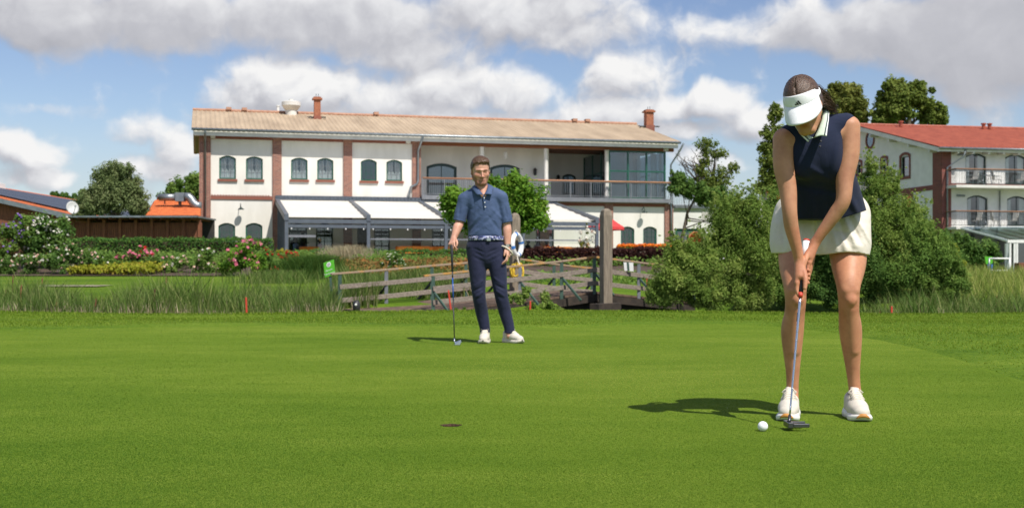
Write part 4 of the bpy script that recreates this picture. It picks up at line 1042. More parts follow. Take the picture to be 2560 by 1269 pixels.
for s_ in (-1, 1):
    for i in range(3): S.F = S.F+fold(Q(1215+s_*4, 655-i*12, -.10), Q(1215+s_*34, 640-i*16+i*i*3, -.10), .013, .007)
S.F = np.maximum(S.F, .098-X[2]+0*S.F); S.F = np.maximum(S.F, X[2]-1.012+0*S.F)
tr = S.build('trousers', M['navy_trousers'], mroot)
mb_, nt, b = newmat('woven_belt'); vo = N(nt, 'ShaderNodeTexVoronoi'); vo.inputs['Scale'].default_value = 85; nt.links.new(coords(nt), vo.inputs['Vector'])
nt.links.new(ramp(nt, vo.outputs['Color'], [(.42, (.02, .03, .10)), (.55, (.22, .25, .55)), (.8, (.55, .56, .68))]), b.inputs['Base Color'])
g = MB(); g.grid([[(-.252+(.171)*math.cos(t)*k, MD+.124*math.sin(t)*k, z) for t in np.linspace(0, 2*math.pi, 49)] for k, z in ((1.0, 1.002), (1.02, 1.006), (1.02, 1.036), (1.0, 1.040))]); bl = g.build('belt', mb_, mroot, smooth=True, solid=.003)
g = MB(); c_ = Q(1222, 598, -.132); g.box(c_[0]-.02, c_[0]+.02, c_[1]-.004, c_[1]+.004, c_[2]-.016, c_[2]+.016); g.build('buckle', M['chrome'], bl, bevel=.003)
shoe(mroot, PG(1207, 11.52, 0), (maL[0]+.012, 11.83, 0), .30, M['shoe_cream'], M['shoe_cream'], None, M['lace'], True, 1.1)
shoe(mroot, PG(1309, 11.57, 0), (maR[0]-.050, 11.83, 0), .30, M['shoe_cream'], M['shoe_cream'], None, M['lace'], True, 1.1)
# watch and cream wrist cord on his left arm
dw = nrm(mwR-meR); g = MB(); c_ = mwR-dw*.015; g.tube([c_-dw*.011, c_+dw*.011], .034, 18, False); wt_ = g.build('wristwatch', M['rubber'], mroot, smooth=True, solid=.004)
g = MB(); g.tube([c_+npv(.0, -.030, 0), c_+npv(0, -.042, 0)], .018, 16); g.build('watch_face', M['silver_band'], wt_)
g = MB(); L0 = mwR+npv(-.03, -.02, .0); ring = [mwR+npv(.055*math.cos(t)-.008, -.035*math.sin(t)-.012, -.030-.035*math.cos(t)+.024*math.sin(t)) for t in np.linspace(0, 2*math.pi, 25)]
g.tube(ring, .0075, 8, False); cord = g.build('wrist_cord', M['lace'], mroot, smooth=True)
# iron club
CT, CB = Q(1129, 612, -.235), a_(PG(1136.5, 11.27, .014)); cd = nrm(CB-CT)
ir = thing('golf_club', 'iron with a black grip and blue shaft held upright beside the man', 'golf club', CB)
ln = np.linalg.norm(a_(CB)-CT); at = lambda d: CT+cd*d*ln
g = MB(); g.tube([at(.0), at(.01), at(.27)], [.011, .0135, .0098], 12); g.build('grip', M['rubber'], ir, smooth=True)
g = MB(); g.tube([at(.27), at(.335)], [.0072, .0070], 10); g.build('label_band', M['black'], ir, smooth=True)
g = MB(); g.tube([at(.335), at(.56)], [.0070, .0062], 10); g.build('shaft_sleeve', M['club_blue'], ir, smooth=True)
g = MB(); g.tube([at(.56), at(.94)], [.0062, .0052], 10); g.build('shaft', M['black'], ir, smooth=True)
g = MB(); g.tube([at(.935), at(1.0)], [.0068, .0075], 10); g.build('hosel', M['chrome'], ir, smooth=True)
g = MB(); c = a_(CB); g.prism([c+npv(-.010, -.004, -.004), c+npv(.052, -.012, -.006), c+npv(.064, -.012, .022), c+npv(.058, -.010, .046), c+npv(.004, -.002, .024)], (0, .016, 0)); g.build('club_head', M['chrome'], ir, bevel=.003)
# ------------------------------------------------------------------ buildings
class Fr:
    """a building's own frame: x along its front, y into it, z up; sz() reads a picture point off a plane y=d of that frame"""
    def __init__(s, ox, oy, oz, ang): s.o = (ox, oy, oz); s.a = ang; s.c, s.s = math.cos(ang), math.sin(ang)
    def world(s, x, y, z): return Vector((s.o[0]+x*s.c-y*s.s, s.o[1]+x*s.s+y*s.c, s.o[2]+z))
    def sz(s, px, py, d=0.0):
        k = (px-CX)/FPX                      # X = k*Y
        x0, y0 = s.o[0]-d*s.s, s.o[1]+d*s.c
        t = (k*y0-x0)/(s.c-k*s.s); Y_ = y0+t*s.s
        return t, CAMH+(HZ-py)*Y_/FPX-s.o[2]
    def dz(s, px, py, x=0.0):                # on the end wall x=const: depth and height
        k = (px-CX)/FPX; x0, y0 = s.o[0]+x*s.c, s.o[1]+x*s.s
        t = (k*y0-x0)/(-s.s-k*s.c); Y_ = y0+t*s.c
        return t, CAMH+(HZ-py)*Y_/FPX-s.o[2]
def arch_pts(xa, xb, za, zt, rise, n=8):
    """outline of an opening with a flat bow arch: zt is the crown, springing at zt-rise"""
    pts = [(xa, za), (xb, za)]
    for i in range(n+1):
        t = i/n; pts.append((xb+(xa-xb)*t, zt-rise+rise*(1-(2*t-1)**2)))
    return pts
def wall(mb, x0, x1, z0, z1, y0, y1, ops):
    """a wall slab with arched openings: ops = (xa, xb, za, zt, rise)"""
    ops = sorted(ops); x = x0
    for (xa, xb, za, zt, rise) in ops:
        if xa > x: mb.box(x, xa, y0, y1, z0, z1)
        if za > z0: mb.box(xa, xb, y0, y1, z0, za)
        if rise > 0:
            n = 8; arc = [(xa+(xb-xa)*i/n, zt-rise+rise*(1-(2*i/n-1)**2)) for i in range(n+1)]
            mb.prism([(p[0], y0, p[1]) for p in arc]+[(xb, y0, z1), (xa, y0, z1)], (0, y1-y0, 0))
        elif zt < z1: mb.box(xa, xb, y0, y1, zt, z1)
        x = xb
    if x < x1: mb.box(x, x1, y0, y1, z0, z1)
def window(root, xa, xb, za, zt, rise, y, fm, cols=2, rows=3, curtain=None, sill=None, surround=None, fw=.07, glass=None, name='window', label=None):
    """frame with glazing bars; pane, sill and curtain are its own pieces"""
    mb = MB(); out = arch_pts(xa, xb, za, zt, rise); k = 1-2*fw/(xb-xa)
    cx, cz = (xa+xb)/2, (za+zt)/2; kz = 1-2*fw/(zt-za)
    inn = [(cx+(p[0]-cx)*k, cz+(p[1]-cz)*kz) for p in out]; n = len(out)
    for i in range(n):
        j = (i+1) % n
        mb.prism([(out[i][0], y, out[i][1]), (out[j][0], y, out[j][1]), (inn[j][0], y, inn[j][1]), (inn[i][0], y, inn[i][1])], (0, .07, 0))
    ztop = lambda x: zt-rise+rise*(1-(2*(x-xa)/(xb-xa)-1)**2)-fw
    bars = MB() if cols > 2 and curtain == 'lace' else mb
    for c in range(1, cols):
        x = xa+(xb-xa)*c/cols; b = .02 if cols != 2 else .045; bars.box(x-b/2, x+b/2, y+.012, y+.056, za+fw, ztop(x))
    for r in range(1, rows):
        z = za+(zt-rise*.5-za)*r/rows; bars.box(xa+fw, xb-fw, y+.016, y+.052, z-.010, z+.010)
    o = mb.build(name, fm, root, world=False)
    if label: o['label'] = label
    if bars is not mb: bars.build('glazing_bars', M['rail_grey'], o, world=False)
    g = MB(); g.prism([(p[0], y+.030, p[1]) for p in inn], (0, .006, 0)); g.build('pane', glass or M['glass'], o, world=False)
    if curtain == 'lace':
        g = MB(); zc = za+(zt-za)*.40
        for (zlo, zhi, dy) in ((za+.02, zc, .16), (zc-.05, zt-.02, .20)):
            nn = 40; G = []
            for r_ in range(2):
                G.append([(xa-.05+(xb-xa+.1)*i/nn, y+dy-.09+.02*math.sin(i*1.25), (zlo if r_ == 0 else zhi+(.07*math.sin(i*.8) if dy < .17 else 0))) for i in range(nn+1)])
            if dy > .17:
                u_ = MB()
                for side in (0, 1):
                    sub_ = [[p for p in row[(0 if side == 0 else 22):(19 if side == 0 else 41)]] for row in G]; u_.grid(sub_)
                u_.build('drape', M['curtain_shaded'], o, world=False)
            else: g.grid(G)
        g.build('curtain', M['curtain'], o, world=False)
    elif curtain == 'drape':
        g = MB()
        for (p0, p1) in ((0, .30), (.70, 1)):
            nn = 14; g.grid([[(xa+(xb-xa)*(p0+(p1-p0)*i/nn), y+.22+.03*math.sin(i*1.6), z) for i in range(nn+1)] for z in (za+.02, zt)])
        g.build('curtain', M['curtain'], o, world=False)
    if sill:
        g = MB(); g.box(xa-.08, xb+.08, y-.20, y+.02, za-.14, za-.004); g.build('sill', sill, o, world=False)
    return o
def ribbed_roof(x0, x1, pts, pitch, h, n_per=6):
    """sheet roof: a wavy profile along x swept over the roof line pts=[(y,z),...]"""
    n = max(2, int((x1-x0)/pitch*n_per)); xs_ = [x0+(x1-x0)*i/n for i in range(n+1)]
    w = [h*(.5+.5*math.cos(2*math.pi*(x-x0)/pitch))**2 for x in xs_]
    mb = MB(); mb.grid([[(x, y, z+dw) for x, dw in zip(xs_, w)] for (y, z) in pts]); return mb

# ---- the restaurant building
B = Fr(-17.92, 68.94, 1.25, math.atan(.257))
br = thing('restaurant_building', 'long two storey cream building with brick pilasters, tan ribbed roof and balcony behind the terrace', 'building', B.o, B.a)
xR = B.sz(1672, 500)[0]                                  # right end of the front
zE = B.sz(900, 348, -.02)[1]; zF = B.sz(620, 492)[1]      # eave soffit height, floor line
xL0, xL1 = B.sz(498, 400)[0], B.sz(1052, 400)[0]          # closed part of the upper floor
pil = [(498, 527), (681, 704), (858, 880), (1030, 1052)]
BW = M['plaster']
ops_up, ops_lo = [], []
def op_from(pxa, pxb, pyt, pyb, rise, d=0.0, fr=B):
    xa, zb = fr.sz(pxa, pyb, d); xb, _ = fr.sz(pxb, pyb, d); zt = fr.sz((pxa+pxb)/2, pyt, d)[1]; return (xa, xb, zb, zt, rise)
wu = [(548,590,389,447),(615,657,391,448),(727.5,769,394,448.5),(793,833.5,395,449),(902,942,398,451.5),(966,1005.5,399.5,452)]
for q in wu: ops_up.append(op_from(*q, .16))
wl = [(546,588,557,640),(614,656,557,640),(722,766,556,640),(791,833,557,640),(891,930,560,640),(928,975,562,640),(1060,1100,562,640),(1552,1586,566,614),(1608,1642,566,614)]
for q in wl[:2]+wl[7:]: ops_lo.append(op_from(*q, .17))
lo_terr = [op_from(722,768,558,645,.15), op_from(790,833,558,645,.15), op_from(893,921,560,650,.12), op_from(935,975,562,645,.15), op_from(1080,1125,562,645,.15), op_from(1180,1225,563,645,.15), op_from(1340,1385,563,645,.15)]
mb = MB(); wall(mb, xL0, xL1, zF, zE, 0, .35, ops_up); wall(mb, xL0, xR, 0, zF, 0.0, .35, sorted(ops_lo+lo_terr))
zB = B.sz(1300, 492)[1]                                   # balcony floor level
zs = zE+.02
d1, d2 = 1.7, 5.2                                         # depth of the balcony, and of the deep recess
xa_, xb_ = B.sz(1372, 400, d1)[0], B.sz(1519, 400)[0]
doors = [op_from(1066,1142,408,492,.22,d1), op_from(1225,1300,411,493,.22,d1)]
wall(mb, xL1, xa_, zB, zs, d1, d1+.3, doors)
mb.box(xa_-.25, xa_, d1+.302, d2, zB, zs)
deep = [op_from(1406,1440,435,486,.16,d2), op_from(1458,1491,436,486,.16,d2)]
wall(mb, xa_-.25, xR, zB, zs, d2, d2+.3, deep)
mb.box(xL1-.30, xL1-.002, .352, d1+.3, zB, zs); mb.box(xL0, xL0+.3, .352, 13, 0, zs); mb.box(xR-.3, xR, d2+.302, 13, 0, zs); mb.box(xR-.3, xR, .352, d2+.3, 0, zF-.31); mb.box(xL0+.302, xR-.302, 12.7, 13, 0, zs)
mb.build('wall', BW, br, world=False)
for x0_, z0_ in ((xL0, zE),):                             # gable triangles under the roof
    pass
mb = MB(); mb.box(xL0+.3, xR-.3, .36, 12.7, zF-.30, zF-.02); mb.build('floor_slab', M['interior'], br, world=False)
mb = MB(); mb.box(xL0+.35, xL1-.35, 4.5, 4.6, zF, zs); mb.box(xL0+.35, xR-.35, 5.0, 5.1, .02, zF-.31); mb.box(xL0+.36, B.sz(700, 560)[0], 1.0, 1.08, .03, zF-.32); mb.build('inner_wall', M['dark_room'], br, world=False)  # near-black; the last, closest wall is added to darken the lower windows
cu = ['lace', 'lace', 'lace', 'lace', None, 'lace']
for q, c in zip(ops_up, cu): window(br, *q, .10, M['green_frame'], 3, 3, c, M['brick_sill'], fw=.075)
for q in ops_lo: window(br, *q, .10, M['green_frame'], 3, 4, None, M['brick_sill'], fw=.09)
for i, q in enumerate(lo_terr):
    if i == 2: continue
    window(br, *q, .10, M['green_dark'], 2, 2, None, None, fw=.09, glass=M['glass_dark'])
for q in doors:
    window(br, *q, d1+.08, M['green_dark'], 2, 1, None, None, fw=.16, glass=M['glass_dark'], name='balcony_door')
for q in deep: window(br, *q, d2+.08, M['green_dark'], 2, 1, None, None, fw=.12, glass=M['glass_dark'], name='recess_door')
mb = MB(); mb.box(lo_terr[2][0]+.03, lo_terr[2][1]-.03, .22, .28, .02, lo_terr[2][3]-.15); mb.build('entrance_door', M['black'], br, world=False)
for i, (a, b) in enumerate(pil):
    xa, xb = B.sz(a, 400)[0], B.sz(b, 400)[0]; mb = MB(); mb.box(xa, xb, -.085, .02, .0 if i in (0, 3) else zF*0, zs-.05); mb.build('brick_pilaster', M['brick'], br, world=False)
for a, b in ((1511, 1532), (1661, 1682), (1190, 1212), (1350, 1372)):
    xa, xb = B.sz(a, 560)[0], B.sz(b, 560)[0]; mb = MB(); mb.box(xa, xb, -.085, .02, 0, zB-.30); mb.build('brick_pilaster', M['brick'], br, world=False)
xp = [(B.sz(b, 400)[0], B.sz(a, 400)[0]) for (_, b), (a, _) in zip(pil[:-1], pil[1:])]
for i, (xa, xb) in enumerate(xp):
    mb = MB(); mb.box(xa+.004, xb-.004, -.045, .03, zs-.22, zs-.055)
    if i == 0:
        mb.build('brick_cornice', M['brick_sill'], br, world=False); mb = MB()
        mb.box(xa+.004, xb-.004, -.06, .03, zF-.16, zF+.05)
        n = int((xb-xa)/.16)
        for k in range(n): mb.box(xa+.03+k*.16, xa+.11+k*.16, -.085, -.058, zF+.052, zF+.11)
    mb.build('brick_cornice' if i else 'dentil_course', M['brick_sill'], br, world=False)
mb = MB(); mb.box(xL1+.01, xR, -.05, .03, zB-.50, zB-.30); mb.build('brick_cornice', M['brick_sill'], br, world=False)
# roof
zr0, zr1, yr = zE+.30, None, 7.1
zr1 = B.sz(900, 290, yr)[1]; ov = .75
sl_ = (zr1-zr0)/(yr+ov); rx0, rx1 = xL0-.42, B.sz(1701, 358, -ov)[0]
pts = [(-ov, zr0), (yr, zr1), (2*yr+ov, zr0)]
mb = ribbed_roof(rx0, rx1, pts, .28, .04); ro = mb.build('roof', M['roof_tan'], br, world=False, smooth=False, solid=.015)
mb = MB(); mb.tube([(rx0, yr, zr1+.05), (rx1-.02, yr, zr1+.05)], .12, 8)
for px in (572, 611, 940, 1436, 1468): xx_ = B.sz(px, 300, yr)[0]; mb.box(xx_-.16, xx_+.16, yr-.22, yr+.22, zr1+.1, zr1+.27)
mb.build('ridge_cap', M['ridge'], ro, world=False)
mb = MB(); mb.box(rx0+.12, rx1-.12, -ov+.10, -ov+.13, zr0-.40, zr0-.05)
for xe in (rx0+.1, rx1-.13): mb.prism([(xe, -ov+.13, zr0-.36), (xe, yr, zr1-.36), (xe, yr, zr1-.06), (xe, -ov+.13, zr0-.06)], (.03, 0, 0))
mb.build('fascia', M['trim_white'], br, world=False)
mb = MB(); mb.box(rx0+.13, xL1-.01, -ov+.135, .30, zE-.03, zE); mb.build('soffit', M['trim_white'], br, world=False)
mb = MB(); mb.box(xL1+.01, rx1-.14, -ov+.135, d2+.2, zE-.02, zE+.012); mb.box(xL1+.01, xR+.3, -.12, .12, zE-.26, zE-.022); mb.build('timber_soffit', M['soffit_wood'], br, world=False)
mb = MB(); mb.tube([(rx0, -ov-.07, zr0-.06), (rx1, -ov-.07, zr0-.06)], .075, 8); mb.build('gutter', M['zinc'], br, world=False, smooth=True)
for xe in (xL0+.02, xR-.3): # gable walls
    mb = MB(); mb.prism([(xe, .0, zs+.005), (xe, 13, zs+.005), (xe, 13, zr0), (xe, yr, zr1-.37), (xe, .0, zr0)], (.28, 0, 0)); mb.build('gable', M['trim_white'], br, world=False)
dp = [(B.sz(513, 400)[0], 0.0, zr0-.1), (B.sz(1048, 400)[0], zF-.2, zr0-.1), (B.sz(1672, 500)[0]+.12, 0.0, zr0-.1)]
for i, (x, z0, z1) in enumerate(dp):
    mb = MB(); y = -.20
    if i == 0: pts = [(x, -ov-.05, z1), (x, -ov+.1, z1-.25), (x, y, z1-.5), (x, y, z0)]
    elif i == 1: pts = [(x+.1, -ov-.05, z1), (x, -ov+.2, z1-.4), (x-.1, y, z1-.8), (x-.1, y, zF+1.1), (x-.18, y, zF+.9), (x-.55, y, zF+.72), (x-.62, y, zF+.5), (x-.62, y, z0)]
    else: pts = [(x+.55, -ov-.05, z1), (x+.45, -ov+.2, z1-.35), (x-.06, y, z1-1.3), (x-.06, y, zB-.3), (x-.02, y, zB-.6), (x-.02, y, z0)]
    mb.tube(pts, .062, 8); mb.build('downpipe', M['zinc'], br, world=False, smooth=True)
# columns, winter garden, balcony
for px in (1205, 1365, 1517):
    x = B.sz(px, 420)[0]; mb = MB(); mb.lathe([(.15, zB+.02), (.15, zB+.2), (.135, zB+.22), (.135, zE-.3), (.15, zE-.28), (.15, zE-.262)], (x, .02, 0), 16); mb.build('column', M['trim_white'], br, world=False, smooth=True)
mb = MB(); mb.box(xL1, xR+.02, -.42, d2+.3, zB-.26, zB); mb.build('balcony_slab', M['rail_grey'], br, world=False)
rl = MB(); yf = -.36; zrail = zB+1.02
xb0, xb1 = xL1+.05, xR-.03
n = int((xb1-xb0)/.13)
for i in range(n+1): x = xb0+(xb1-xb0)*i/n; rl.box(x-.008, x+.008, yf-.008, yf+.008, zB+.10, zrail-.06)
for x in np.linspace(xb0, xb1, 13): rl.box(x-.025, x+.025, yf-.025, yf+.025, zB-.2, zrail-.05)
rl.box(xb0, xb1, yf-.018, yf+.018, zB+.07, zB+.10); rl.box(xb0, xb1, yf-.018, yf+.018, zrail-.09, zrail-.055)
rg = rl.build('balcony_railing', M['rail_grey'], br, world=False)
mb = MB(); mb.tube([(xb0, yf, zrail), (xb1, yf, zrail)], .055, 8); mb.build('handrail', M['rail_wood'], rg, world=False, smooth=True)
mb = MB(); gx0, gx1 = B.sz(1523, 420)[0], B.sz(1662, 420)[0]; gz0, gz1 = zB+.02, zE-.27
for t_ in (0, 1/3, 2/3, 1): x = gx0+(gx1-gx0)*t_; mb.box(x-.05, x+.05, -.04, .06, gz0, gz1)
for z in (gz0+.05, gz0+(gz1-gz0)*.57, gz1-.05): mb.box(gx0, gx1, -.035, .055, z-.045, z+.045)
for y in np.linspace(1.6, d2-.1, 3): mb.box(gx0-.04, gx0+.04, y-.04, y+.04, gz0, gz1); mb.box(gx1-.04, gx1+.04, y-.04, y+.04, gz0, gz1)
for z in (gz0+.05, gz0+(gz1-gz0)*.57): mb.box(gx0-.03, gx0+.03, .06, d2, z-.03, z+.03); mb.box(gx1-.03, gx1+.03, .06, d2, z-.03, z+.03)
wg = mb.build('winter_garden_frame', M['green_frame'], br, world=False)
for t_ in (0, 1/3, 2/3):
    for za, zb in ((gz0, gz0+(gz1-gz0)*.57), (gz0+(gz1-gz0)*.57, gz1)):
        g = MB(); x = gx0+(gx1-gx0)*t_; g.box(x+.05, x+(gx1-gx0)/3-.05, .006, .012, za+.05, zb-.05); g.build('pane', M['glass_mid'], wg, world=False)
g = MB(); g.box(gx0-.005, gx0+.005, .1, d2-.05, gz0, gz1); g.box(gx1-.005, gx1+.005, .1, d2-.05, gz0, gz1); g.build('side_pane', M['glass_mid'], wg, world=False)
g = MB()
for x0_, w_ in ((gx0+1.25, .55), (gx0+1.95, .22), (gx1-.85, .35), (gx1-.30, .22)): g.grid([[(x0_+w_*i/12, (.30 if x0_ > gx0+1.5 else .6)+.05*math.sin(i*1.8), z) for i in range(13)] for z in (gz0+.02, gz1-.1)])
g.build('curtain', M['curtain'], br, world=False, smooth=True)
# chimneys, roof hood, vents
def on_roof(px, py_base, y): x, _ = B.sz(px, py_base, y); return x, zr0+sl_*(y+ov)
def chimney(px, y, w, top_py, lab):
    x, z = on_roof(px, 290, y); zt = B.sz(px, top_py, y)[1]
    mb = MB(); mb.box(x-w/2, x+w/2, y-w/2, y+w/2, z-.3, zt-.18); c = mb.build('chimney', M['terracotta'], br, world=False); c['label'] = lab
    g = MB(); g.box(x-w/2-.10, x+w/2+.10, y-w/2-.10, y+w/2+.10, zt-.18, zt-.08); g.box(x-w/2-.02, x+w/2+.02, y-w/2-.02, y+w/2+.02, zt-.08, zt); g.build('chimney_cap', M['terracotta'], c, world=False)
    g = MB(); g.box(x-w/2-.05, x+w/2+.05, y-w/2-.05, y+w/2+.05, z-.28, z+.16); g.build('flashing', M['brick_sill'], c, world=False)
    g = MB()
    for s_ in (-1, 1): g.tube([(x+s_*.07, y, zt), (x+s_*.07, y, zt+.22)], .02, 6)
    g.build('flue_pipe', M['zinc'], c, world=False)
    g = MB(); g.box(x-w*1.4, x-w*.6, y-.3, y-.1, z+.04, z+.10); g.box(x+w*.6, x+w*1.3, y-.3, y-.1, z+.06, z+.12); g.build('roof_step', M['black'], c, world=False)
chimney(793, 4.9, .40, 243, 'square terracotta chimney left of the ridge middle'); chimney(1622, 5.6, .52, 275, 'tall terracotta chimney near the right roof end')
x, z = on_roof(728, 285, 6.6); mb = MB(); mb.lathe([(.36, z-.1), (.36, z+.28), (.42, z+.30), (.56, z+.52), (.60, z+.56), (.60, z+.80), (.42, z+.86), (.14, z+.88), (.14, z+.98), (.0, z+.99)], (x, 6.6, 0), 20); mb.build('roof_hood', M['trim_white'], br, world=False, angle=40)
x, z = on_roof(695, 275, 7.2); mb = MB(); mb.tube([(x, 7.2, z), (x, 7.2, z+.42)], .09, 10); mb.tube([(x, 7.2, z+.42), (x, 7.2, z+.50)], .12, 10); mb.build('vent_pipe', M['white'], br, world=False)
# wall lamps, wall boxes
for px, py, d in ((601, 522, 0), (1605, 530, 0)):
    x, z = B.sz(px, py, d); mb = MB(); mb.tube([(x, 0, z+.12), (x, -.25, z+.30), (x+.02, -.42, z+.16)], .02, 6); l_ = mb.build('wall_lamp', M['green_dark'], br, world=False)
    g = MB(); g.lathe([(.03, .16), (.06, .10), (.20, .0), (.19, -.01), (.0, .03)], (x+.02, -.42, z-.05), 14); g.build('lamp_shade', M['green_dark'], l_, world=False, smooth=True)
for px, py, d in ((1336, 430, d1), (1394, 446, d2), (1509, 447, d2)):
    x, z = B.sz(px, py, d); mb = MB(); mb.lathe([(.02, -.24), (.10, -.16), (.11, .10), (.14, .12), (.03, .24)], (x, d-.16, z), 8); mb.tube([(x, d, z+.1), (x, d-.16, z+.24)], .018, 5); mb.build('lantern', M['black'], br, world=False)
x, z = B.sz(1264, 388, .6); mb = MB(); mb.tube([(x, .6, zE-.02), (x, .6, z+.2)], .008, 5); mb.lathe([(.10, -.2), (.11, .18), (.04, .2)], (x, .6, z), 12); mb.build('hanging_lamp', M['trim_white'], br, world=False)
for px, py in ((532, 339), (1020, 352), (1663, 372)): x, z = B.sz(px, py, -.1); mb = MB(); mb.box(x-.13, x+.13, -.36, -.09, z-.16, z+.16); mb.build('loudspeaker', M['trim_white'], br, world=False, bevel=.02)

# ---- pergola with awnings in front of the ground floor
pg = thing('terrace_pergola', 'dark grey steel pergola with white sloping awnings and glass panels along the terrace', 'pergola', B.o, B.a)
zw = B.sz(780, 499, -.1)[1]; dF = 8.2; zf = B.sz(800, 549, -dF)[1]
xs_p = [B.sz(px, 560, -dF)[0] for px in (716, 921, 1115, 1307, 1492)]
for i, x in enumerate(xs_p):
    w = .17; mb = MB(); mb.box(x-w/2, x+w/2, -dF-w/2, -dF+w/2, -.1, zf+.05); mb.build('post', M['anthracite'], pg, world=False)
    mb = MB(); mb.prism([(x-.11, -.1, zw-.26), (x-.11, -dF-.12, zf-.05), (x-.11, -dF-.12, zf+.27), (x-.11, -.1, zw+.04)], (.22, 0, 0)); mb.build('rafter', M['anthracite'], pg, world=False)
    g = MB()
    for s_ in (-1, 1):
        if 0 <= i+s_ < len(xs_p): g.bar((x+s_*.05, -dF, zf-.42), (x+s_*.32, -dF, zf-.16), .05, .05)
    g.build('bracket', M['anthracite'], pg, world=False)
for i in range(4):
    a, b = xs_p[i], xs_p[i+1]
    mb = MB(); mb.box(a+.09, b-.09, -dF-.09, -dF+.09, zf-.19, zf+.02); mb.build('front_beam', M['anthracite'], pg, world=False)
    mb = MB(); mb.box(a+.09, b-.09, -dF-.04, -dF+.08, zf-.42, zf-.24); mb.build('blind_box', M['anthracite'], pg, world=False)
    nx_ = 10; k = lambda t: -.035*math.sin(math.pi*((t*6) % 1))
    g = MB(); g.grid([[(a+.112+(b-a-.224)*u_, -dF+.02+(dF-.30)*t, zf+.12+(zw-zf-.17)*t+k(t)) for u_ in np.linspace(0, 1, 3)] for t in np.linspace(0, 1, 37)]); g.build('awning', M['awning'], pg, world=False, solid=.006)
    g = MB(); g.box(a+.10, b-.10, -dF-.008, -dF+.004, .95, zf-.43); g.build('glass_panel', glass_mat('pergola_glass', (.90, .92, .91, 1), .008, .22) if i == 0 else bpy.data.materials['pergola_glass'], pg, world=False)
    g = MB(); g.box(a+.10, b-.10, -dF-.03, -dF+.02, zf-1.02, zf-.95) if i else g.box(a+.10, a+1.5, -dF-.03, -dF+.02, zf-.92, zf-.80); g.build('glass_rail', M['rail_grey'], pg, world=False)
    for t in np.linspace(.06, .94, 5):
        g = MB(); g.lathe([(.0, -.05), (.035, -.03), (.035, .02), (0, .05)], (a+(b-a)*t, -dF-.02, zf-.47), 8); g.build('bulb', M['white'], pg, world=False)
mb = MB(); mb.box(xs_p[0]-.1, xs_p[-1]+.1, -.16, -.09, zw-.02, zw+.22); nb = int((xs_p[-1]-xs_p[0])/.22)
for k in range(nb): mb.box(xs_p[0]+k*.22, xs_p[0]+k*.22+.10, -.30, -.162, zw+.02, zw+.14)
mb.box(xs_p[0]-.1, xs_p[-1]+.1, -.36, -.302, zw-.02, zw+.05); mb.build('wall_rail', M['anthracite'], pg, world=False)
for y in (-1.3, -2.9, -4.5, -6.1, -7.2):
    mb = MB(); mb.box(xs_p[0]-.05, xs_p[0]+.05, y-.05, y+.05, -.1, zw-.25+(zf-zw)*(-y/dF)); mb.build('side_post', M['anthracite'], pg, world=False)

# ---- low annex to the right
ax_ = thing('annex', 'low flat roofed white annex with a roof terrace railing and green glazed door', 'building', B.o, B.a)
x0, x1 = B.sz(1682, 560, 2.2)[0], B.sz(1800, 560, 2.2)[0]+1.5; yA = 2.2
zA = B.sz(1740, 521, yA)[1]; mb = MB(); od = op_from(1688, 1752, 571, 625, 0, yA)
wall(mb, x0, x1, 0, zA, yA, yA+.3, [od]); mb.box(x0, x1, 8, 8.3, 0, zA); mb.box(x1-.3, x1, yA+.302, 7.99, 0, zA); mb.build('wall', M['plaster_white'], ax_, world=False)
mb = MB(); mb.box(x0+.1, x1, yA-.18, 8.4, zA+.003, zA+.16); mb.build('roof_slab', M['zinc'], ax_, world=False)
window(ax_, *od, yA+.1, M['green_frame'], 2, 1, None, None, fw=.2, glass=M['glass_dark'], name='glazed_door')
mb = MB(); z0, z1 = zA+.20, zA+1.05
for x in np.arange(x0, x1-.3, .12): mb.box(x-.01, x+.01, yA, yA+.02, z0, z1)
for x in np.linspace(x0, x1-.3, 4): mb.box(x-.03, x+.03, yA-.02, yA+.04, zA+.162, z1)
for z in (z0, z1): mb.box(x0, x1-.3, yA-.02, yA+.04, z-.025, z+.025)
mb.build('roof_railing', M['rail_grey'], ax_, world=False)
mb = MB(); xv, zv = B.sz(1772, 538, yA)
for k in range(8): mb.box(xv-.5, xv+.5, yA-.03, yA-.004, zv-.30+k*.075, zv-.26+k*.075)
mb.build('vent_grille', M['trim_white'], ax_, world=False)

# ---- hotel building on the right
H_ = Fr(29.4, 82.0, .6, math.atan(.195))
hb = thing('hotel_building', 'white hotel with red tiled roof, brick corner pillar and balconies on the right', 'building', H_.o, H_.a)
zE2 = H_.sz(2370, 373)[1]; hx1, yr2 = 22.0, 11.5; zr2 = CAMH+(HZ-316)*93.2/3000-.6
bd_ = [op_from(2414,2466,383,459,.22,0,H_), op_from(2513,2566,386,460,.22,0,H_), op_from(2620,2672,389,462,.22,0,H_)]
bl_ = [op_from(2418,2470,488,564,.22,0,H_), op_from(2518,2570,490,565,.22,0,H_), op_from(2622,2676,492,566,.22,0,H_)]
zM = H_.sz(2380, 464)[1]
mb = MB(); wall(mb, 0, hx1, zM, zE2, 0, .35, bd_); wall(mb, 0, hx1, 0, zM, 0, .35, bl_)
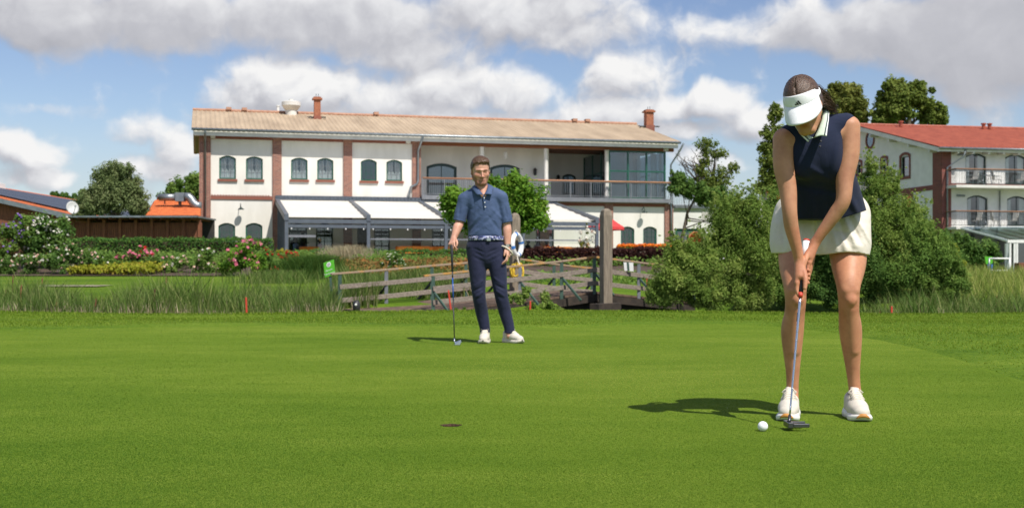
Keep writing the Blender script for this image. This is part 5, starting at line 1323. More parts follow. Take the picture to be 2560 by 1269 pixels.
# end wall facing left, with its small windows
def gop(pxa, pxb, pyt, pyb, rise): a, zb = H_.dz(pxb, pyb); b, _ = H_.dz(pxa, pyb); zt = H_.dz((pxa+pxb)/2, pyt)[1]; return (a, b, zb, zt, rise)
gw = [gop(2252, 2274, 386, 441, .18), gop(2204, 2218, 394, 428, .1), gop(2142, 2154, 404, 438, .1)]
gm = MB(); wall(gm, .352, 23, zM, zE2, 0, .35, gw); low_ = [gop(2258, 2280, 485, 530, .18)]; wall(gm, .352, 23, 0, zM, 0, .35, low_)
mb.add([(v[1], v[0], v[2]) for v in gm.v], [tuple(reversed(f)) for f in gm.f])
mb.box(hx1-.35, hx1, .36, 23, 0, zE2); mb.box(.36, hx1-.36, 22.65, 23, 0, zE2)
sl2 = (zr2-zE2)/yr2
mb.prism([(.0, 0, zE2+.003), (.0, 23, zE2+.003), (.0, 11.5, zr2-.25)], (.35, 0, 0)); mb.build('wall', M['plaster_white'], hb, world=False)
mb = MB(); mb.box(.4, hx1-.4, 5, 5.1, 0, zE2); mb.box(.4, hx1-.4, .4, 4.99, zM-.3, zM); mb.build('inner_wall', M['interior'], hb, world=False)
for q in bd_+bl_: window(hb, *q, .12, M['green_dark'], 2, 1, 'drape', None, fw=.10, name='balcony_door')
def end_window(q, surr):
    (a, b, za, zt, r) = q; f = MB(); o_ = arch_pts(a, b, za, zt, r); cx_, cz_ = (a+b)/2, (za+zt)/2
    kk = lambda p, e: (cx_+(p[0]-cx_)*(1+2*e/(b-a)), cz_+(p[1]-cz_)*(1+2*e/(zt-za)))
    n = len(o_)
    for i in range(n):
        j = (i+1) % n; A1, A2, B1, B2 = kk(o_[i], surr), kk(o_[j], surr), kk(o_[j], -.02), kk(o_[i], -.02)
        f.prism([(-.05, p[0], p[1]) for p in (A1, A2, B1, B2)], (.09, 0, 0))
    w_ = f.build('window', M['brick_dark'], hb, world=False)
    f = MB()
    for i in range(n):
        j = (i+1) % n; A1, A2, B1, B2 = kk(o_[i], -.02), kk(o_[j], -.02), kk(o_[j], -.11), kk(o_[i], -.11)
        f.prism([(.10, p[0], p[1]) for p in (A1, A2, B1, B2)], (.07, 0, 0))
    f.build('frame', M['green_dark'], w_, world=False)
    f = MB(); f.prism([(.13, *kk(p, -.1)) for p in o_], (.006, 0, 0)); f.build('pane', M['glass_dark'], w_, world=False)
for q in gw+low_: end_window(q, .16)
yc, zc = H_.dz(2176, 350); mb = MB(); rc = .55
def ring_(mb, r0, r1, x, t): 
    for i in range(20):
        a, b = 2*math.pi*i/20, 2*math.pi*(i+1)/20
        mb.prism([(x, yc+r0*math.cos(a), zc+r0*math.sin(a)), (x, yc+r0*math.cos(b), zc+r0*math.sin(b)), (x, yc+r1*math.cos(b), zc+r1*math.sin(b)), (x, yc+r1*math.cos(a), zc+r1*math.sin(a))], (t, 0, 0))
ring_(mb, rc+.16, rc-.02, -.06, .1); cw = mb.build('round_window', M['brick_dark'], hb, world=False)
mb = MB(); mb.prism([(-.02, yc+(rc-.02)*math.cos(2*math.pi*i/20), zc+(rc-.02)*math.sin(2*math.pi*i/20)) for i in range(20)], (.01, 0, 0)); mb.build('pane', M['glass_dark'], cw, world=False)
mb = MB(); mb.box(-.07, .62, -.085, -.003, 0, zE2-.1); mb.box(-.085, -.003, -.003, 1.1, 0, zE2+.1); mb.build('corner_pillar', M['brick_dark'], hb, world=False)
mb = MB(); mb.box(.63, hx1, -.045, -.003, zM-.05, zM+.16); mb.box(-.045, -.003, 1.11, 22, zM-.22, zM+.12); mb.build('string_course', M['brick_dark'], hb, world=False)
ov2 = .8; pts = [(-ov2, zE2+.10-sl2*ov2+.15), (11.5, zr2+.1), (23.8, zE2+.10-sl2*ov2+.15)]
mb = ribbed_roof(-.75, hx1+.6, pts, .30, .05, 5); ro = mb.build('roof', M['roof_red'], hb, world=False, solid=.02)
mb = MB(); mb.tube([(-.75, 11.5, zr2+.16), (hx1+.6, 11.5, zr2+.16)], .11, 8); mb.build('ridge_cap', M['roof_red'], ro, world=False)
for px in (2252, 2459, 2474): x, _ = H_.sz(px, 325, 10.5); mb = MB(); mb.lathe([(.14, 0), (.14, .35), (.2, .36), (.2, .46), (0, .5)], (x, 10.5, zr2-.1), 10); mb.build('roof_vent', M['roof_red'], ro, world=False)
mb = MB(); z_ = lambda y: zE2+.20+(zr2-zE2-.05)*(y/11.5) if y <= 11.5 else 0
mb.prism([(-.72, -ov2+.05, pts[0][1]-.32), (-.72, 11.5, zr2-.24), (-.72, 11.5, zr2+.08), (-.72, -ov2+.05, pts[0][1]-.02)], (.05, 0, 0)); mb.box(-.66, hx1, -ov2+.05, -ov2+.09, pts[0][1]-.28, pts[0][1]-.02)
mb.build('fascia', M['trim_white'], hb, world=False)
for i, y in enumerate((.6, 3.4, 6.2, 9.0)): mb = MB(); zz = pts[0][1]-.33+(zr2-pts[0][1])*(y+ov2)/(11.5+ov2); mb.box(-.66, -.004, y-.09, y+.09, zz-.22, zz); mb.build('purlin_end', M['trim_white'], hb, world=False)
for x in np.arange(.8, hx1-1, 1.15): mb = MB(); mb.box(x-.07, x+.07, -ov2+.10, -.004, pts[0][1]-.40, pts[0][1]-.22); mb.build('rafter_end', M['trim_white'], hb, world=False)
mb = MB(); mb.tube([(-.7, -ov2-.06, pts[0][1]-.06), (hx1, -ov2-.06, pts[0][1]-.06)], .08, 8); mb.build('gutter', M['zinc'], hb, world=False, smooth=True)
x = H_.sz(2365, 480)[0]; mb = MB(); mb.tube([(x+1.0, -ov2, pts[0][1]-.1), (x+.9, -ov2+.1, pts[0][1]-.6), (x, -.17, pts[0][1]-1.3), (x, -.17, 0)], .06, 8); mb.build('downpipe', M['zinc'], hb, world=False, smooth=True)
x = H_.sz(2497, 520)[0]; mb = MB(); mb.tube([(x, -.12, zM-.3), (x, -.12, 0)], .05, 8); mb.build('downpipe', M['zinc'], hb, world=False, smooth=True)
for (pyf, pyr) in ((462, 423), (566, 528)):
    xa = H_.sz(2390, pyf, -1.3)[0]; za, zt = H_.sz(2430, pyf, -1.3)[1], H_.sz(2430, pyr, -1.3)[1]; xb = hx1-1
    mb = MB(); mb.box(xa, xb, -1.35, -.05, za-.18, za); sb_ = mb.build('balcony', M['trim_white'], hb, world=False)
    mb = MB()
    for x in np.arange(xa+.02, xb, .12): mb.box(x-.009, x+.009, -1.32, -1.30, za+.08, zt)
    for y in np.arange(-1.3, -.1, .12): mb.box(xa+.01, xa+.03, y-.009, y+.009, za+.08, zt)
    for z in (za+.08, zt-.02): mb.box(xa, xb, -1.335, -1.295, z-.02, z+.02); mb.box(xa, xa+.04, -1.29, -.06, z-.02, z+.02)
    mb.build('railing', M['dark_metal'], sb_, world=False)
    mb = MB(); mb.box(xa-.03, xb, -1.36, -1.27, zt, zt+.055); mb.box(xa-.03, xa+.06, -1.268, -.06, zt, zt+.055); mb.build('handrail', M['rail_wood'], sb_, world=False)
for px, py in ((2403, 387), (2400, 489)): x, z = H_.sz(px, py); mb = MB(); mb.tube([(x-.3, -.09, z), (x+.3, -.09, z)], .07, 8); mb.build('wall_lamp', M['zinc'], hb, world=False, smooth=True)

# balcony chairs and tables
def chair_at(fr, x, y, z, face, lab, grp, m=None):
    w = fr.world(x, y, z); t = thing('balcony_chair', lab, 'chair', w, fr.a+face, grp); mm = m or M['trim_white']
    g = MB(); g.box(-.23, .23, -.22, .22, .42, .45); g.build('seat', mm, t, world=False)
    g = MB(); g.prism([(-.23, .20, .46), (.23, .20, .46), (.23, .34, 1.05), (-.23, .34, 1.05)], (0, .03, 0)); g.build('backrest', mm, t, world=False)
    for sx in (-1, 1):
        for sy in (-1, 1): g = MB(); g.bar((sx*.20, sy*.18, .42), (sx*.25, sy*.25, 0), .025, .025); g.build('leg', M['zinc'], t, world=False)
    for sx in (-1, 1): g = MB(); g.box(sx*.25-.02, sx*.25+.02, -.20, .28, .64, .665); g.build('armrest', M['zinc'], t, world=False)
def table_at(fr, x, y, z, lab, grp):
    w = fr.world(x, y, z); t = thing('balcony_table', lab, 'table', w, fr.a, grp)
    g = MB(); g.lathe([(0, .70), (.34, .70), (.34, .725), (0, .725)], (0, 0, 0), 20); g.build('table_top', M['zinc'], t, world=False)
    for a in range(3): g = MB(); q = 2*math.pi*a/3+.4; g.bar((.04*math.cos(q), .04*math.sin(q), .70), (.28*math.cos(q), .28*math.sin(q), 0), .025, .025); g.build('leg', M['zinc'], t, world=False)
for (pyf, floor, chs, tb) in ((462, 'upper', ((2432, -1.35, 'beside the first upper balcony door'), (2492, 1.35, 'right of the first upper balcony door'), (2552, -1.35, 'before the second upper balcony door')), (2455, 2475)),
                              (566, 'lower', ((2441, -1.35, 'beside the first lower balcony door'), (2490, 1.35, 'right of the first lower balcony door'), (2531, -1.35, 'before the second lower balcony door')), (2462, None))):
    za = H_.sz(2430, pyf, -1.3)[1]
    for px, rot, where in chs:
        chair_at(H_, H_.sz(px, pyf, -.7)[0], -.7, za, rot, 'pale high backed chair on the %s hotel balcony %s' % (floor, where), 'chairs on the hotel balconies')
    for k, px in enumerate(tb):
        if px: table_at(H_, H_.sz(px, pyf, -.6)[0], -.6, za, 'small round metal table on the %s hotel balcony, %s' % (floor, ('in front of the first glass door' if k == 0 else 'right of the first glass door')), 'tables on the hotel balconies')

# ---- white glass conservatory
cs = thing('conservatory', 'white framed glass conservatory with sloping glass roof below the hotel balconies', 'conservatory', P(2525, 690, 72)); D0 = 72
Pc = lambda px, py, D: P(px, py, D)
zb_ = Pc(2525, 690, D0).z; zt_ = Pc(2525, 603, D0).z; xl = Pc(2522, 600, D0).x; xr = xl+4.6; zk = Pc(2480, 570, 77).z; xbk = Pc(2443, 573, 77).x
mb = MB(); mb.bar((xl-.1, D0, zt_), (xr, D0, zt_), .16, .18); mb.bar((xl, D0, zt_), (xbk, 77, Pc(2443, 575, 77).z), .14, .14); mb.bar((xbk+.9, 77, zk+.02), (xr, 77, zk+.02), .14, .16)
for i in range(6): t = i/5; mb.bar((xl+.02+(xr-xl)*t, D0+.05, zt_+.03), (xl-1.0+.02+(xr-xl)*t, 77, zk), .11, .10)
mb.build('roof_frame', M['white'], cs)
mb = MB(); mb.add([(xl, D0, zt_+.10), (xr, D0, zt_+.10), (xr-1, 77, zk+.09), (xl-1.0, 77, zk+.09)], [(0, 1, 2, 3)]); mb.build('roof_glass', M['glass_roof'], cs, solid=.01)
for px in (2525, 2536, 2542): x = Pc(px, 650, D0).x; mb = MB(); mb.box(x-.055, x+.055, D0-.06, D0+.06, zb_-.3, zt_-.1); mb.build('post', M['white'], cs)
mb = MB(); x = Pc(2518, 650, 73.2).x; mb.box(x-.11, x+.11, 73.1, 73.3, zb_-.3, zt_-.1); mb.build('post', M['white'], cs)
mb = MB(); mb.box(Pc(2545, 650, D0).x, xr, D0-.01, D0+.01, zb_, zt_-.1); mb.build('front_glass', M['glass_dark'], cs)
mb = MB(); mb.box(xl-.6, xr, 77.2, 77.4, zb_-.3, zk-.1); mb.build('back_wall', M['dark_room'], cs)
t = thing('dark_planter', 'dark brown timber planter box in front of the glass conservatory', 'planter', Pc(2552, 690, 70)); mb = MB(); p0 = Pc(2544, 690, 70); mb.box(p0.x, p0.x+1.6, 69.8, 70.5, p0.z-.1, p0.z+.78); mb.build('box', M['shed_wood'], t, bevel=.02)
# white barrier rails and green tee board
t = thing('barrier', 'white two rail barrier beside the green board near the conservatory', 'fence', Pc(2505, 690, 50)); D = 50
for py in (646, 676): mb = MB(); mb.tube([Pc(2472, py, D), Pc(2526, py, D)], .035, 8); mb.build('rail', M['white'], t, smooth=True)
for px in (2473, 2524): mb = MB(); mb.tube([Pc(px, 688, D), Pc(px, 644, D)], .035, 8); mb.build('post', M['zinc'] if px < 2500 else M['white'], t, smooth=True)
t = thing('notice_board', 'bright green board on two blue legs beside the white barrier rails', 'sign', Pc(2472, 690, 50.5)); D = 50.5
mb = MB(); mb.prism([Pc(2462, 641, D), Pc(2465, 660, D), Pc(2482, 660, D), Pc(2481, 641, D)], (0, .04, 0)); mb.build('panel', M['sign_green'], t)
for a, b in ((2470, 2474), (2480, 2477)): mb = MB(); mb.bar(Pc(a, 658, D+.03), Pc(b, 692, D+.03), .06, .06); mb.build('leg', M['blue_paint'], t)

# ---- left side: barn, shed, tiled outbuilding
bn = thing('barn', 'low timber barn with orange tiled roof covered in solar panels at the left edge', 'building', (-42.3, 75, .5))
ze, zr, xe, xrg, y0, y1 = 4.2, 7.57, -27.2, -42.3, 75, 117
mb = MB(); mb.prism([(xe-.6, y0+.5, .5), (xe-.6, y0+.5, ze), (xrg, y0+.5, zr-.2), (-57, y0+.5, ze), (-57, y0+.5, .5)], (0, .2, 0)); mb.box(xe-.8, xe-.6, y0+.71, y1-.5, .5, ze); mb.build('wall', M['shed_wood'], bn)
mb = MB(); mb.add([(xe, y0, ze-.05), (xe, y1, ze-.05), (xrg, y1, zr), (xrg, y0, zr), (-57.6, y0, ze-.05), (-57.6, y1, ze-.05)], [(0, 1, 2, 3), (3, 2, 5, 4)]); rb = mb.build('roof', M['roof_orange'], bn, solid=.16)
rt = lambda a, b, h=.12: Vector((xe+(xrg-xe)*a, y0+(y1-y0)*b, ze+(zr-ze)*a+h))
for i in range(4):
    for j in range(7):
        a0, b0 = .10+.185*i, .05+.118*j
        g = MB(); g.prism([rt(a0, b0), rt(a0, b0+.112), rt(a0+.178, b0+.112), rt(a0+.178, b0)], (0, 0, .05)); g.build('solar_panel', M['solar'], rb)
for b0, s_ in ((.25, 0), (.40, 0)): g = MB(); g.prism([rt(.87, b0), rt(.87, b0+.09), rt(.97, b0+.09), rt(.97, b0)], (0, 0, .4)); g.build('skylight', M['white'], rb)
for b0 in (.05, .52): g = MB(); q = rt(.99, b0); g.box(q.x-.35, q.x+.35, q.y-.35, q.y+.35, q.z-.3, q.z+.8); g.build('chimney', M['black'], rb)
mb = MB(); mb.bar((xe+.05, y0-.03, ze-.18), (xrg, y0-.03, zr-.12), .05, .28); mb.build('bargeboard', M['zinc'], bn)
sh_ = thing('timber_shed', 'long dark brown slatted timber shed with flat felt roof behind the clipped hedge', 'shed', P(340, 620, 61)); D = 61
pL, pR = P(172, 545, D), P(504, 547, D)
mb = MB(); n = 62
for i in range(n): x = pL.x+(pR.x-pL.x)*i/n; mb.box(x, x+.095, D, D+.03, .6, P(300, 561, D).z)
mb.box(pL.x, pR.x, D+.05, D+.09, .6, P(300, 556, D).z); mb.build('slat_wall', M['shed_wood'], sh_)
for i in range(9): x = pL.x+.2+(pR.x-pL.x-.3)*i/8; mb = MB(); mb.box(x-.07, x+.07, D-.10, D-.005, .6, P(300, 548, D).z); mb.build('post', M['shed_wood'], sh_)
mb = MB(); mb.box(pL.x-.3, pR.x, D-.9, D+3, P(300, 545, D).z, P(300, 541, D).z); rf_ = mb.build('roof', M['zinc'], sh_)
mb = MB(); 
for i in range(13): x = pL.x+(pR.x-pL.x)*(i+.5)/13; mb.box(x-.05, x+.05, D-.8, D+2.9, P(300, 549, D).z, P(300, 545.2, D).z)
mb.build('joists', M['shed_wood'], rf_)
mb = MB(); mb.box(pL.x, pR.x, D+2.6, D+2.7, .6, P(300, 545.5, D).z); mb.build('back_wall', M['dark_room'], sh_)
t = thing('satellite_dish', 'round white satellite dish on a pole above the timber shed roof', 'satellite dish', P(181, 542, 59.5)); c = P(179, 520, 59.5)
mb = MB(); prof = [(.0, 0), (.12, .012), (.22, .035), (.31, .07), (.385, .11), (.385, .125), (.31, .085), (.0, .015)]; prof = [(r_*.84, z_*.84) for r_, z_ in prof]; mb.lathe(prof, (0, 0, 0), 28)
ro_ = Vector((.72, -.66, .22)).to_track_quat('Z', 'Y').to_matrix(); mb.v = [tuple(ro_ @ Vector(v)+c) for v in mb.v]; mb.build('dish', M['dish_grey'], t, smooth=True)
mb = MB(); mb.tube([c, c+Vector((.06, .10, -.05)), P(181, 541, 59.7)], .03, 8); mb.build('mast', M['zinc'], t)
mb = MB(); e_ = c+ro_ @ Vector((0, 0, .42)); mb.tube([c+ro_ @ Vector((0, -.36, .10)), e_], .015, 6); mb.tube([e_, e_-ro_ @ Vector((0, 0, .09))], .035, 8); mb.build('feed_arm', M['zinc'], t)
ob = thing('tiled_outbuilding', 'small outbuilding with bright orange hipped tile roof under silver ducts', 'building', P(440, 600, 66)); D = 66
q0, q1, q2, q3 = P(365, 546, D), P(499, 546, D), P(499, 507, 70), P(388, 507, 70)
mb = MB(); b0 = Vector((q0.x+1.0, 73, q0.z)); mb.add([q0, q1, q2, q3, b0+Vector((0, .5, 0)), Vector((q1.x, 74, q0.z))], [(0, 1, 2, 3), (0, 3, 4), (3, 2, 5, 4)]); orf = mb.build('roof', None or M['roof_orange'], ob, solid=.1)
nr = 9; tl = MB()
for r_ in range(nr):
    t0 = (r_+.5)/nr; a, b = q0.lerp(q3, t0), q1.lerp(q2, t0); n = 26
    for i in range(n): p_ = a.lerp(b, (i+.5)/n); tl.tube([p_+Vector((0, -.20, .055)), p_+Vector((0, .20, .16))], .095, 6)
tl.build('tiles', M['roof_orange'], orf)
mb = MB(); mb.box(q0.x+.3, q1.x, D+.3, 73, .6, q0.z-.02); mb.build('wall', M['brick'], ob)
dc = thing('ventilation_duct', 'silver ventilation duct with a square fan box on the orange tiled roof', 'duct', P(450, 500, 68)); D = 68
mb = MB(); mb.tube([P(398, 493, D), P(440, 493, D)], .20, 14); mb.tube([P(393, 489, D), P(398, 493, D)], [.06, .20], 14); mb.build('straight_duct', M['zinc'], dc, smooth=True)
mb = MB(); a, b = P(440, 504, D), P(462, 482, D); mb.box(a.x, b.x, D-.25, D+.25, a.z, b.z); mb.build('fan_box', M['zinc'], dc, bevel=.02)
mb = MB(); mb.tube([P(462, 492, D), P(472, 492, D), P(478, 498, D), P(484, 508, D), P(492, 514, D), P(502, 515, D)], .24, 14); mb.build('elbow_duct', M['zinc'], dc, smooth=True)
mb = MB(); mb.bar(P(450, 504, D), P(450, 512, D), .3, .1); mb.bar(P(412, 498, D), P(412, 510, D), .06, .06); mb.build('support', M['dark_metal'], dc)
# far house with orange roof between the shrubs
fh = thing('gabled_house', 'small cream gabled house with orange tiled roof half hidden by the tree', 'house', P(1920, 560, 95)); D = 95
g0 = P(1897, 600, D); mb = MB(); a, b, c = P(1892, 520, D), P(1906, 458, D), P(1930, 520, D)
mb.prism([(a.x+.3, D, .6), (c.x, D, .6), (c.x, D, c.z), (b.x+.2, D, b.z), (a.x+.3, D, a.z)], (0, .3, 0)); mb.build('wall', M['plaster'], fh)
mb = MB(); mb.add([(b.x, D-.4, b.z+.1), (b.x+2.2, D+5, b.z+.1), (b.x+3.4, D+3, c.z-.4), (c.x+.3, D-.6, c.z-.4), (a.x, D-.4, a.z-.2)], [(0, 3, 2, 1)]); mb.build('roof', M['roof_orange'], fh, solid=.2)
mb = MB(); mb.bar((b.x, D-.45, b.z), (a.x, D-.45, a.z-.3), .08, .3); mb.build('bargeboard', M['zinc'], fh)
# ------------------------------------------------------------------ vegetation
def L3(c, *k): return tuple(np.array(c)*k[0])+(1,)
M['leaf_willow'] = leaf_mat('leaf_willow', (.095, .165, .028, 1), (.180, .268, .052, 1), (.31, .38, .10, 1), .36)
M['leaf_dark'] = leaf_mat('leaf_dark', (.048, .110, .022, 1), (.092, .175, .036, 1), (.16, .25, .055, 1), .32)
M['leaf_mid'] = leaf_mat('leaf_mid', (.075, .155, .028, 1), (.140, .235, .045, 1), (.22, .31, .07, 1), .35)
M['leaf_tree'] = leaf_mat('leaf_tree', (.085, .130, .024, 1), (.155, .205, .040, 1), (.25, .29, .07, 1), .35)
M['grass_dark'] = leaf_mat('grass_dark', (.030, .080, .014, 1), (.060, .125, .024, 1), (.10, .17, .035, 1), .3)
M['leaf_lime'] = leaf_mat('leaf_lime', (.070, .170, .018, 1), (.140, .270, .028, 1), (.27, .38, .06, 1), .35)
M['leaf_grey'] = leaf_mat('leaf_grey', (.105, .150, .055, 1), (.170, .220, .085, 1), (.25, .28, .13, 1), .35)
M['leaf_olive'] = leaf_mat('leaf_olive', (0.105, 0.137, 0.028, 1), (0.184, 0.210, 0.045, 1), (0.280, 0.280, 0.070, 1))
M['leaf_yellow'] = leaf_mat('leaf_yellow', (0.165, 0.209, 0.017, 1), (0.286, 0.297, 0.028, 1), (0.396, 0.308, 0.055, 1))
M['leaf_copper'] = leaf_mat('leaf_copper', (0.029, 0.012, 0.012, 1), (0.060, 0.024, 0.019, 1), (0.120, 0.054, 0.034, 1), .2)
M['leaf_rust'] = leaf_mat('leaf_rust', (0.084, 0.120, 0.030, 1), (0.264, 0.156, 0.048, 1), (0.408, 0.180, 0.060, 1))
M['leaf_hedge'] = leaf_mat('leaf_hedge', (0.038, 0.105, 0.021, 1), (0.074, 0.166, 0.032, 1), (0.245, 0.350, 0.052, 1), .2)
M['reed'] = leaf_mat('reed', (.066, .128, .024, 1), (.118, .190, .038, 1), (.25, .26, .10, 1), .3)
M['reed_dry'] = leaf_mat('reed_dry', (0.300, 0.240, 0.150, 1), (0.420, 0.340, 0.240, 1), (0.500, 0.420, 0.300, 1), .3)
M['meadow'] = leaf_mat('meadow', (0.143, 0.209, 0.039, 1), (0.242, 0.297, 0.061, 1), (0.396, 0.374, 0.132, 1), .3)
M['plume'] = leaf_mat('plume', (0.286, 0.264, 0.154, 1), (0.396, 0.352, 0.220, 1), (0.506, 0.418, 0.286, 1), .3)
M['turf_blade'] = leaf_mat('turf_blade', (.044, .112, .012, 1), (.132, .205, .022, 1), (.30, .325, .070, 1), .25, .8)
M['blade'] = leaf_mat('blade', (.086, .160, .010, 1), (.146, .228, .020, 1), (.25, .30, .05, 1), .3, .8)
for n_, c in dict(white=(.80, .78, .70), pink=(.74, .22, .32), rose=(.70, .32, .38), red=(.58, .03, .03), purple=(.34, .20, .58), orange=(.80, .26, .03), blush=(.80, .58, .48)).items():
    M['bloom_'+n_] = leaf_mat('bloom_'+n_, (*[k*.8 for k in c], 1), (*c, 1), None, .25, .7)

def leaves(C, n, spread, size, asp=.45, rng=RNG, up=.35, droop=0.0, cen=None):
    """rhombic leaves scattered about clump centres C (k,4): x,y,z,r"""
    k = rng.integers(0, len(C), n); d = rng.normal(size=(n, 3)); d /= np.linalg.norm(d, axis=1)[:, None]+1e-9
    r = np.abs(rng.normal(.72, .30, n)).clip(0, 1.5)[:, None]; P0 = C[k, :3]+d*r*C[k, 3:4]*spread
    nm = d*.8+rng.normal(size=(n, 3))*.5+np.array([.10, -.12, up+.15]); nm /= np.linalg.norm(nm, axis=1)[:, None]
    t = rng.normal(size=(n, 3))+np.array([0, 0, -droop]); t -= nm*(t*nm).sum(1)[:, None]; t /= np.linalg.norm(t, axis=1)[:, None]
    b = np.cross(nm, t); s = (size*rng.uniform(.65, 1.35, n))[:, None]
    V = np.stack([P0-t*s*.5, P0+b*s*asp*.5+nm*s*.06, P0+t*s*.5, P0-b*s*asp*.5+nm*s*.06], 1).reshape(-1, 3)
    F = np.arange(4*n).reshape(n, 4); tint = np.random.default_rng(int(rng.integers(1e9))).random(len(C))
    return V, F, np.clip(rng.random(n)*.5+tint[k]*.72-.12, 0, 1)
def lobe_clumps(lobes, per, rng, rel=.26, shell=.72):
    """clump centres inside ellipsoids (x,y,z,rx,ry,rz), more of them near the surface"""
    out = []
    for (x, y, z, rx, ry, rz) in lobes:
        m = max(4, int(per*(rx*rz)**.6)); d = rng.normal(size=(m, 3)); d /= np.linalg.norm(d, axis=1)[:, None]
        q = (rng.random(m)**(1/2.6))*(shell+.28*rng.random(m)); rad = rel*min(rx, rz)*rng.uniform(.7, 1.35, m)
        out.append(np.concatenate([np.array([x, y, z])+d*q[:, None]*np.array([rx, ry, rz]), rad[:, None]], 1))
    return np.concatenate(out)
def px_lobes(L, D, depth=.8):
    out = []
    for q in L:
        px, py, rx, ry = q[:4]; dd = q[4] if len(q) > 4 else 0.0; p = P(px, py, D+dd); k = (D+dd)/FPX
        out.append((p.x, p.y, p.z, rx*k, max(rx, ry)*k*depth, ry*k))
    return out
def plant(name, label, cat, D, L, lm, n, size, asp=.45, per=26, trunk=None, group=None, seed=1, base=None, depth=.8, rel=.30, blooms=(), up=.35, droop=0, limbs=7, spread=1.0, crown_name='crown', trunk_name='trunk'):
    rng = np.random.default_rng(seed); lobes = px_lobes(L, D, depth)
    if D > 55: n = int(n*1.9); size *= .72; per *= 2.4; rel *= .85; spread *= 1.25
    elif name == 'willow_shrub': n = int(n*2.3); size *= .62; per *= 2.0; spread *= 1.12
    bx = base if base is not None else lobes[0][0]; z0 = tz(bx, D)
    t = thing(name, label, cat, (bx, D, z0), 0, group)
    C = lobe_clumps(lobes, per, rng, rel); V, F, A = leaves(C, n, spread, size, asp, rng, up, droop)
    keep = np.repeat(V.reshape(-1, 4, 3)[:, :, 2].min(1) > z0-.02, 4); 
    V4 = V.reshape(-1, 4, 3); kk = V4[:, :, 2].min(1) > z0-.05; V = V4[kk].reshape(-1, 3); A = A[kk]; F = np.arange(len(V)).reshape(-1, 4)
    link(crown_name, np_mesh(crown_name, V, F, face_attr=A), lm, t)
    if trunk:
        mb = MB(); top = max(l[2] for l in lobes); cz = sum(l[2] for l in lobes)/len(lobes); cx_ = sum(l[0] for l in lobes)/len(lobes)
        h = cz-z0; pts = [Vector((bx, D, z0-.2)), Vector((bx+.03*h, D, z0+.35*h)), Vector((bx*.6+cx_*.4, D+.02*h, z0+.7*h)), Vector((cx_, D, cz)), Vector((cx_+.02*h, D, cz+(top-cz)*.8))]
        mb.tube(pts, [trunk*1.25, trunk*.9, trunk*.7, trunk*.45, trunk*.12], 8)
        for i in range(limbs):
            q = C[rng.integers(0, len(C))]; s_ = pts[1].lerp(pts[3], rng.uniform(.2, .95)); e = Vector(q[:3]); m = s_.lerp(e, .5)+Vector((0, 0, -.04*h))
            mb.tube([s_, m, e], [trunk*.38, trunk*.24, trunk*.07], 6)
        mb.build(trunk_name, M['bark'], t, smooth=True)
    for (bm, cnt, bs, which) in blooms:
        # blossoms sit on the outer faces of the crown, on the side of the light and towards the top
        idx = rng.integers(0, len(C), cnt*3); d = rng.normal(size=(cnt*3, 3))+np.array([.2, -.75, .45]); d /= np.linalg.norm(d, axis=1)[:, None]
        p = C[idx, :3]+d*C[idx, 3:4]*1.05; o = np.argsort(p[:, 1]*1.0-p[:, 2]*.5+rng.normal(size=len(p))*.35)[:cnt]; p = p[o]; p = p[p[:, 2] > z0+.12]
        CC = np.concatenate([p, np.full((len(p), 1), bs*.45)], 1); rep = 9
        CC = np.repeat(CC, rep, 0); V, F, A = leaves(CC, len(CC), .8, bs*.8, .9, rng, .6); link('blossom', np_mesh('blossom', V, F, face_attr=A), bm, t)
    return t, C
def ribbons(pts, h, w, lean, rng, seg=3, bend=.5):
    """grass and reed blades: pts (n,3) feet, heights, widths"""
    n = len(pts); az_ = rng.uniform(0, 2*np.pi, n); dr = np.stack([np.cos(az_), np.sin(az_), np.zeros(n)], 1); sd = np.stack([-np.sin(az_+rng.normal(0, .9, n)), np.cos(az_), np.zeros(n)], 1)
    V = []; 
    for i in range(seg+1):
        t = i/seg; c = pts+np.array([0, 0, 1])*(h*t*(1-.18*bend*t*t))[:, None]+dr*(lean*h*t**1.8)[:, None]; ww = (w*(1-t)**.7*.5+w*.03)[:, None]
        V += [c-sd*ww, c+sd*ww]
    V = np.stack(V, 1); b = (np.arange(n)*2*(seg+1))[:, None]
    F = np.concatenate([b+np.array([2*i, 2*i+1, 2*i+3, 2*i+2]) for i in range(seg)], 0); A = rng.random(n)
    return V.reshape(-1, 3), F, np.tile(A, seg)
def stuff(name, parts, label, cat):
    """parts: list of (V,F,A,material) joined into one object"""
    Vs, Fs, As, Ms, mats, off = [], [], [], [], [], 0
    for i, (V, F, A, m) in enumerate(parts):
        Vs.append(V); Fs.append(F+off); As.append(A); Ms.append(np.full(len(F), i)); mats.append(m); off += len(V)
    return tag(link(name, np_mesh(name, np.concatenate(Vs), np.concatenate(Fs), face_attr=np.concatenate(As), mat_idx=np.concatenate(Ms)), mats), label, cat, kind='stuff')

# rough grass round the green
rng = np.random.default_rng(11); n = 230000
x = rng.uniform(-11, 11, n); y = 4.5+15.9*rng.random(n)**.7; go = green_out(x, y); k = (go > .10) & (np.abs(x) < .47*y+1.0) & (y < 20.35+.25*np.sin(x*1.7))
x, y, go = x[k], y[k], go[k]; h = (.014+.012*rng.random(len(x)))*np.clip(go/.8, .35, 1)*(1+.25*np.sin(x*.9+y*2.1)); h = h*np.where(y > 19.4, 1.9, 1.0)
V, F, A = ribbons(np.stack([x, y, T(x, y)-.004], 1), h, np.full(len(x), .0075)*(.6+y/24), .55, rng, 2)
stuff('rough_grass', [(V, F, A, M['blade'])], 'longer mown rough grass around the putting green', 'grass')
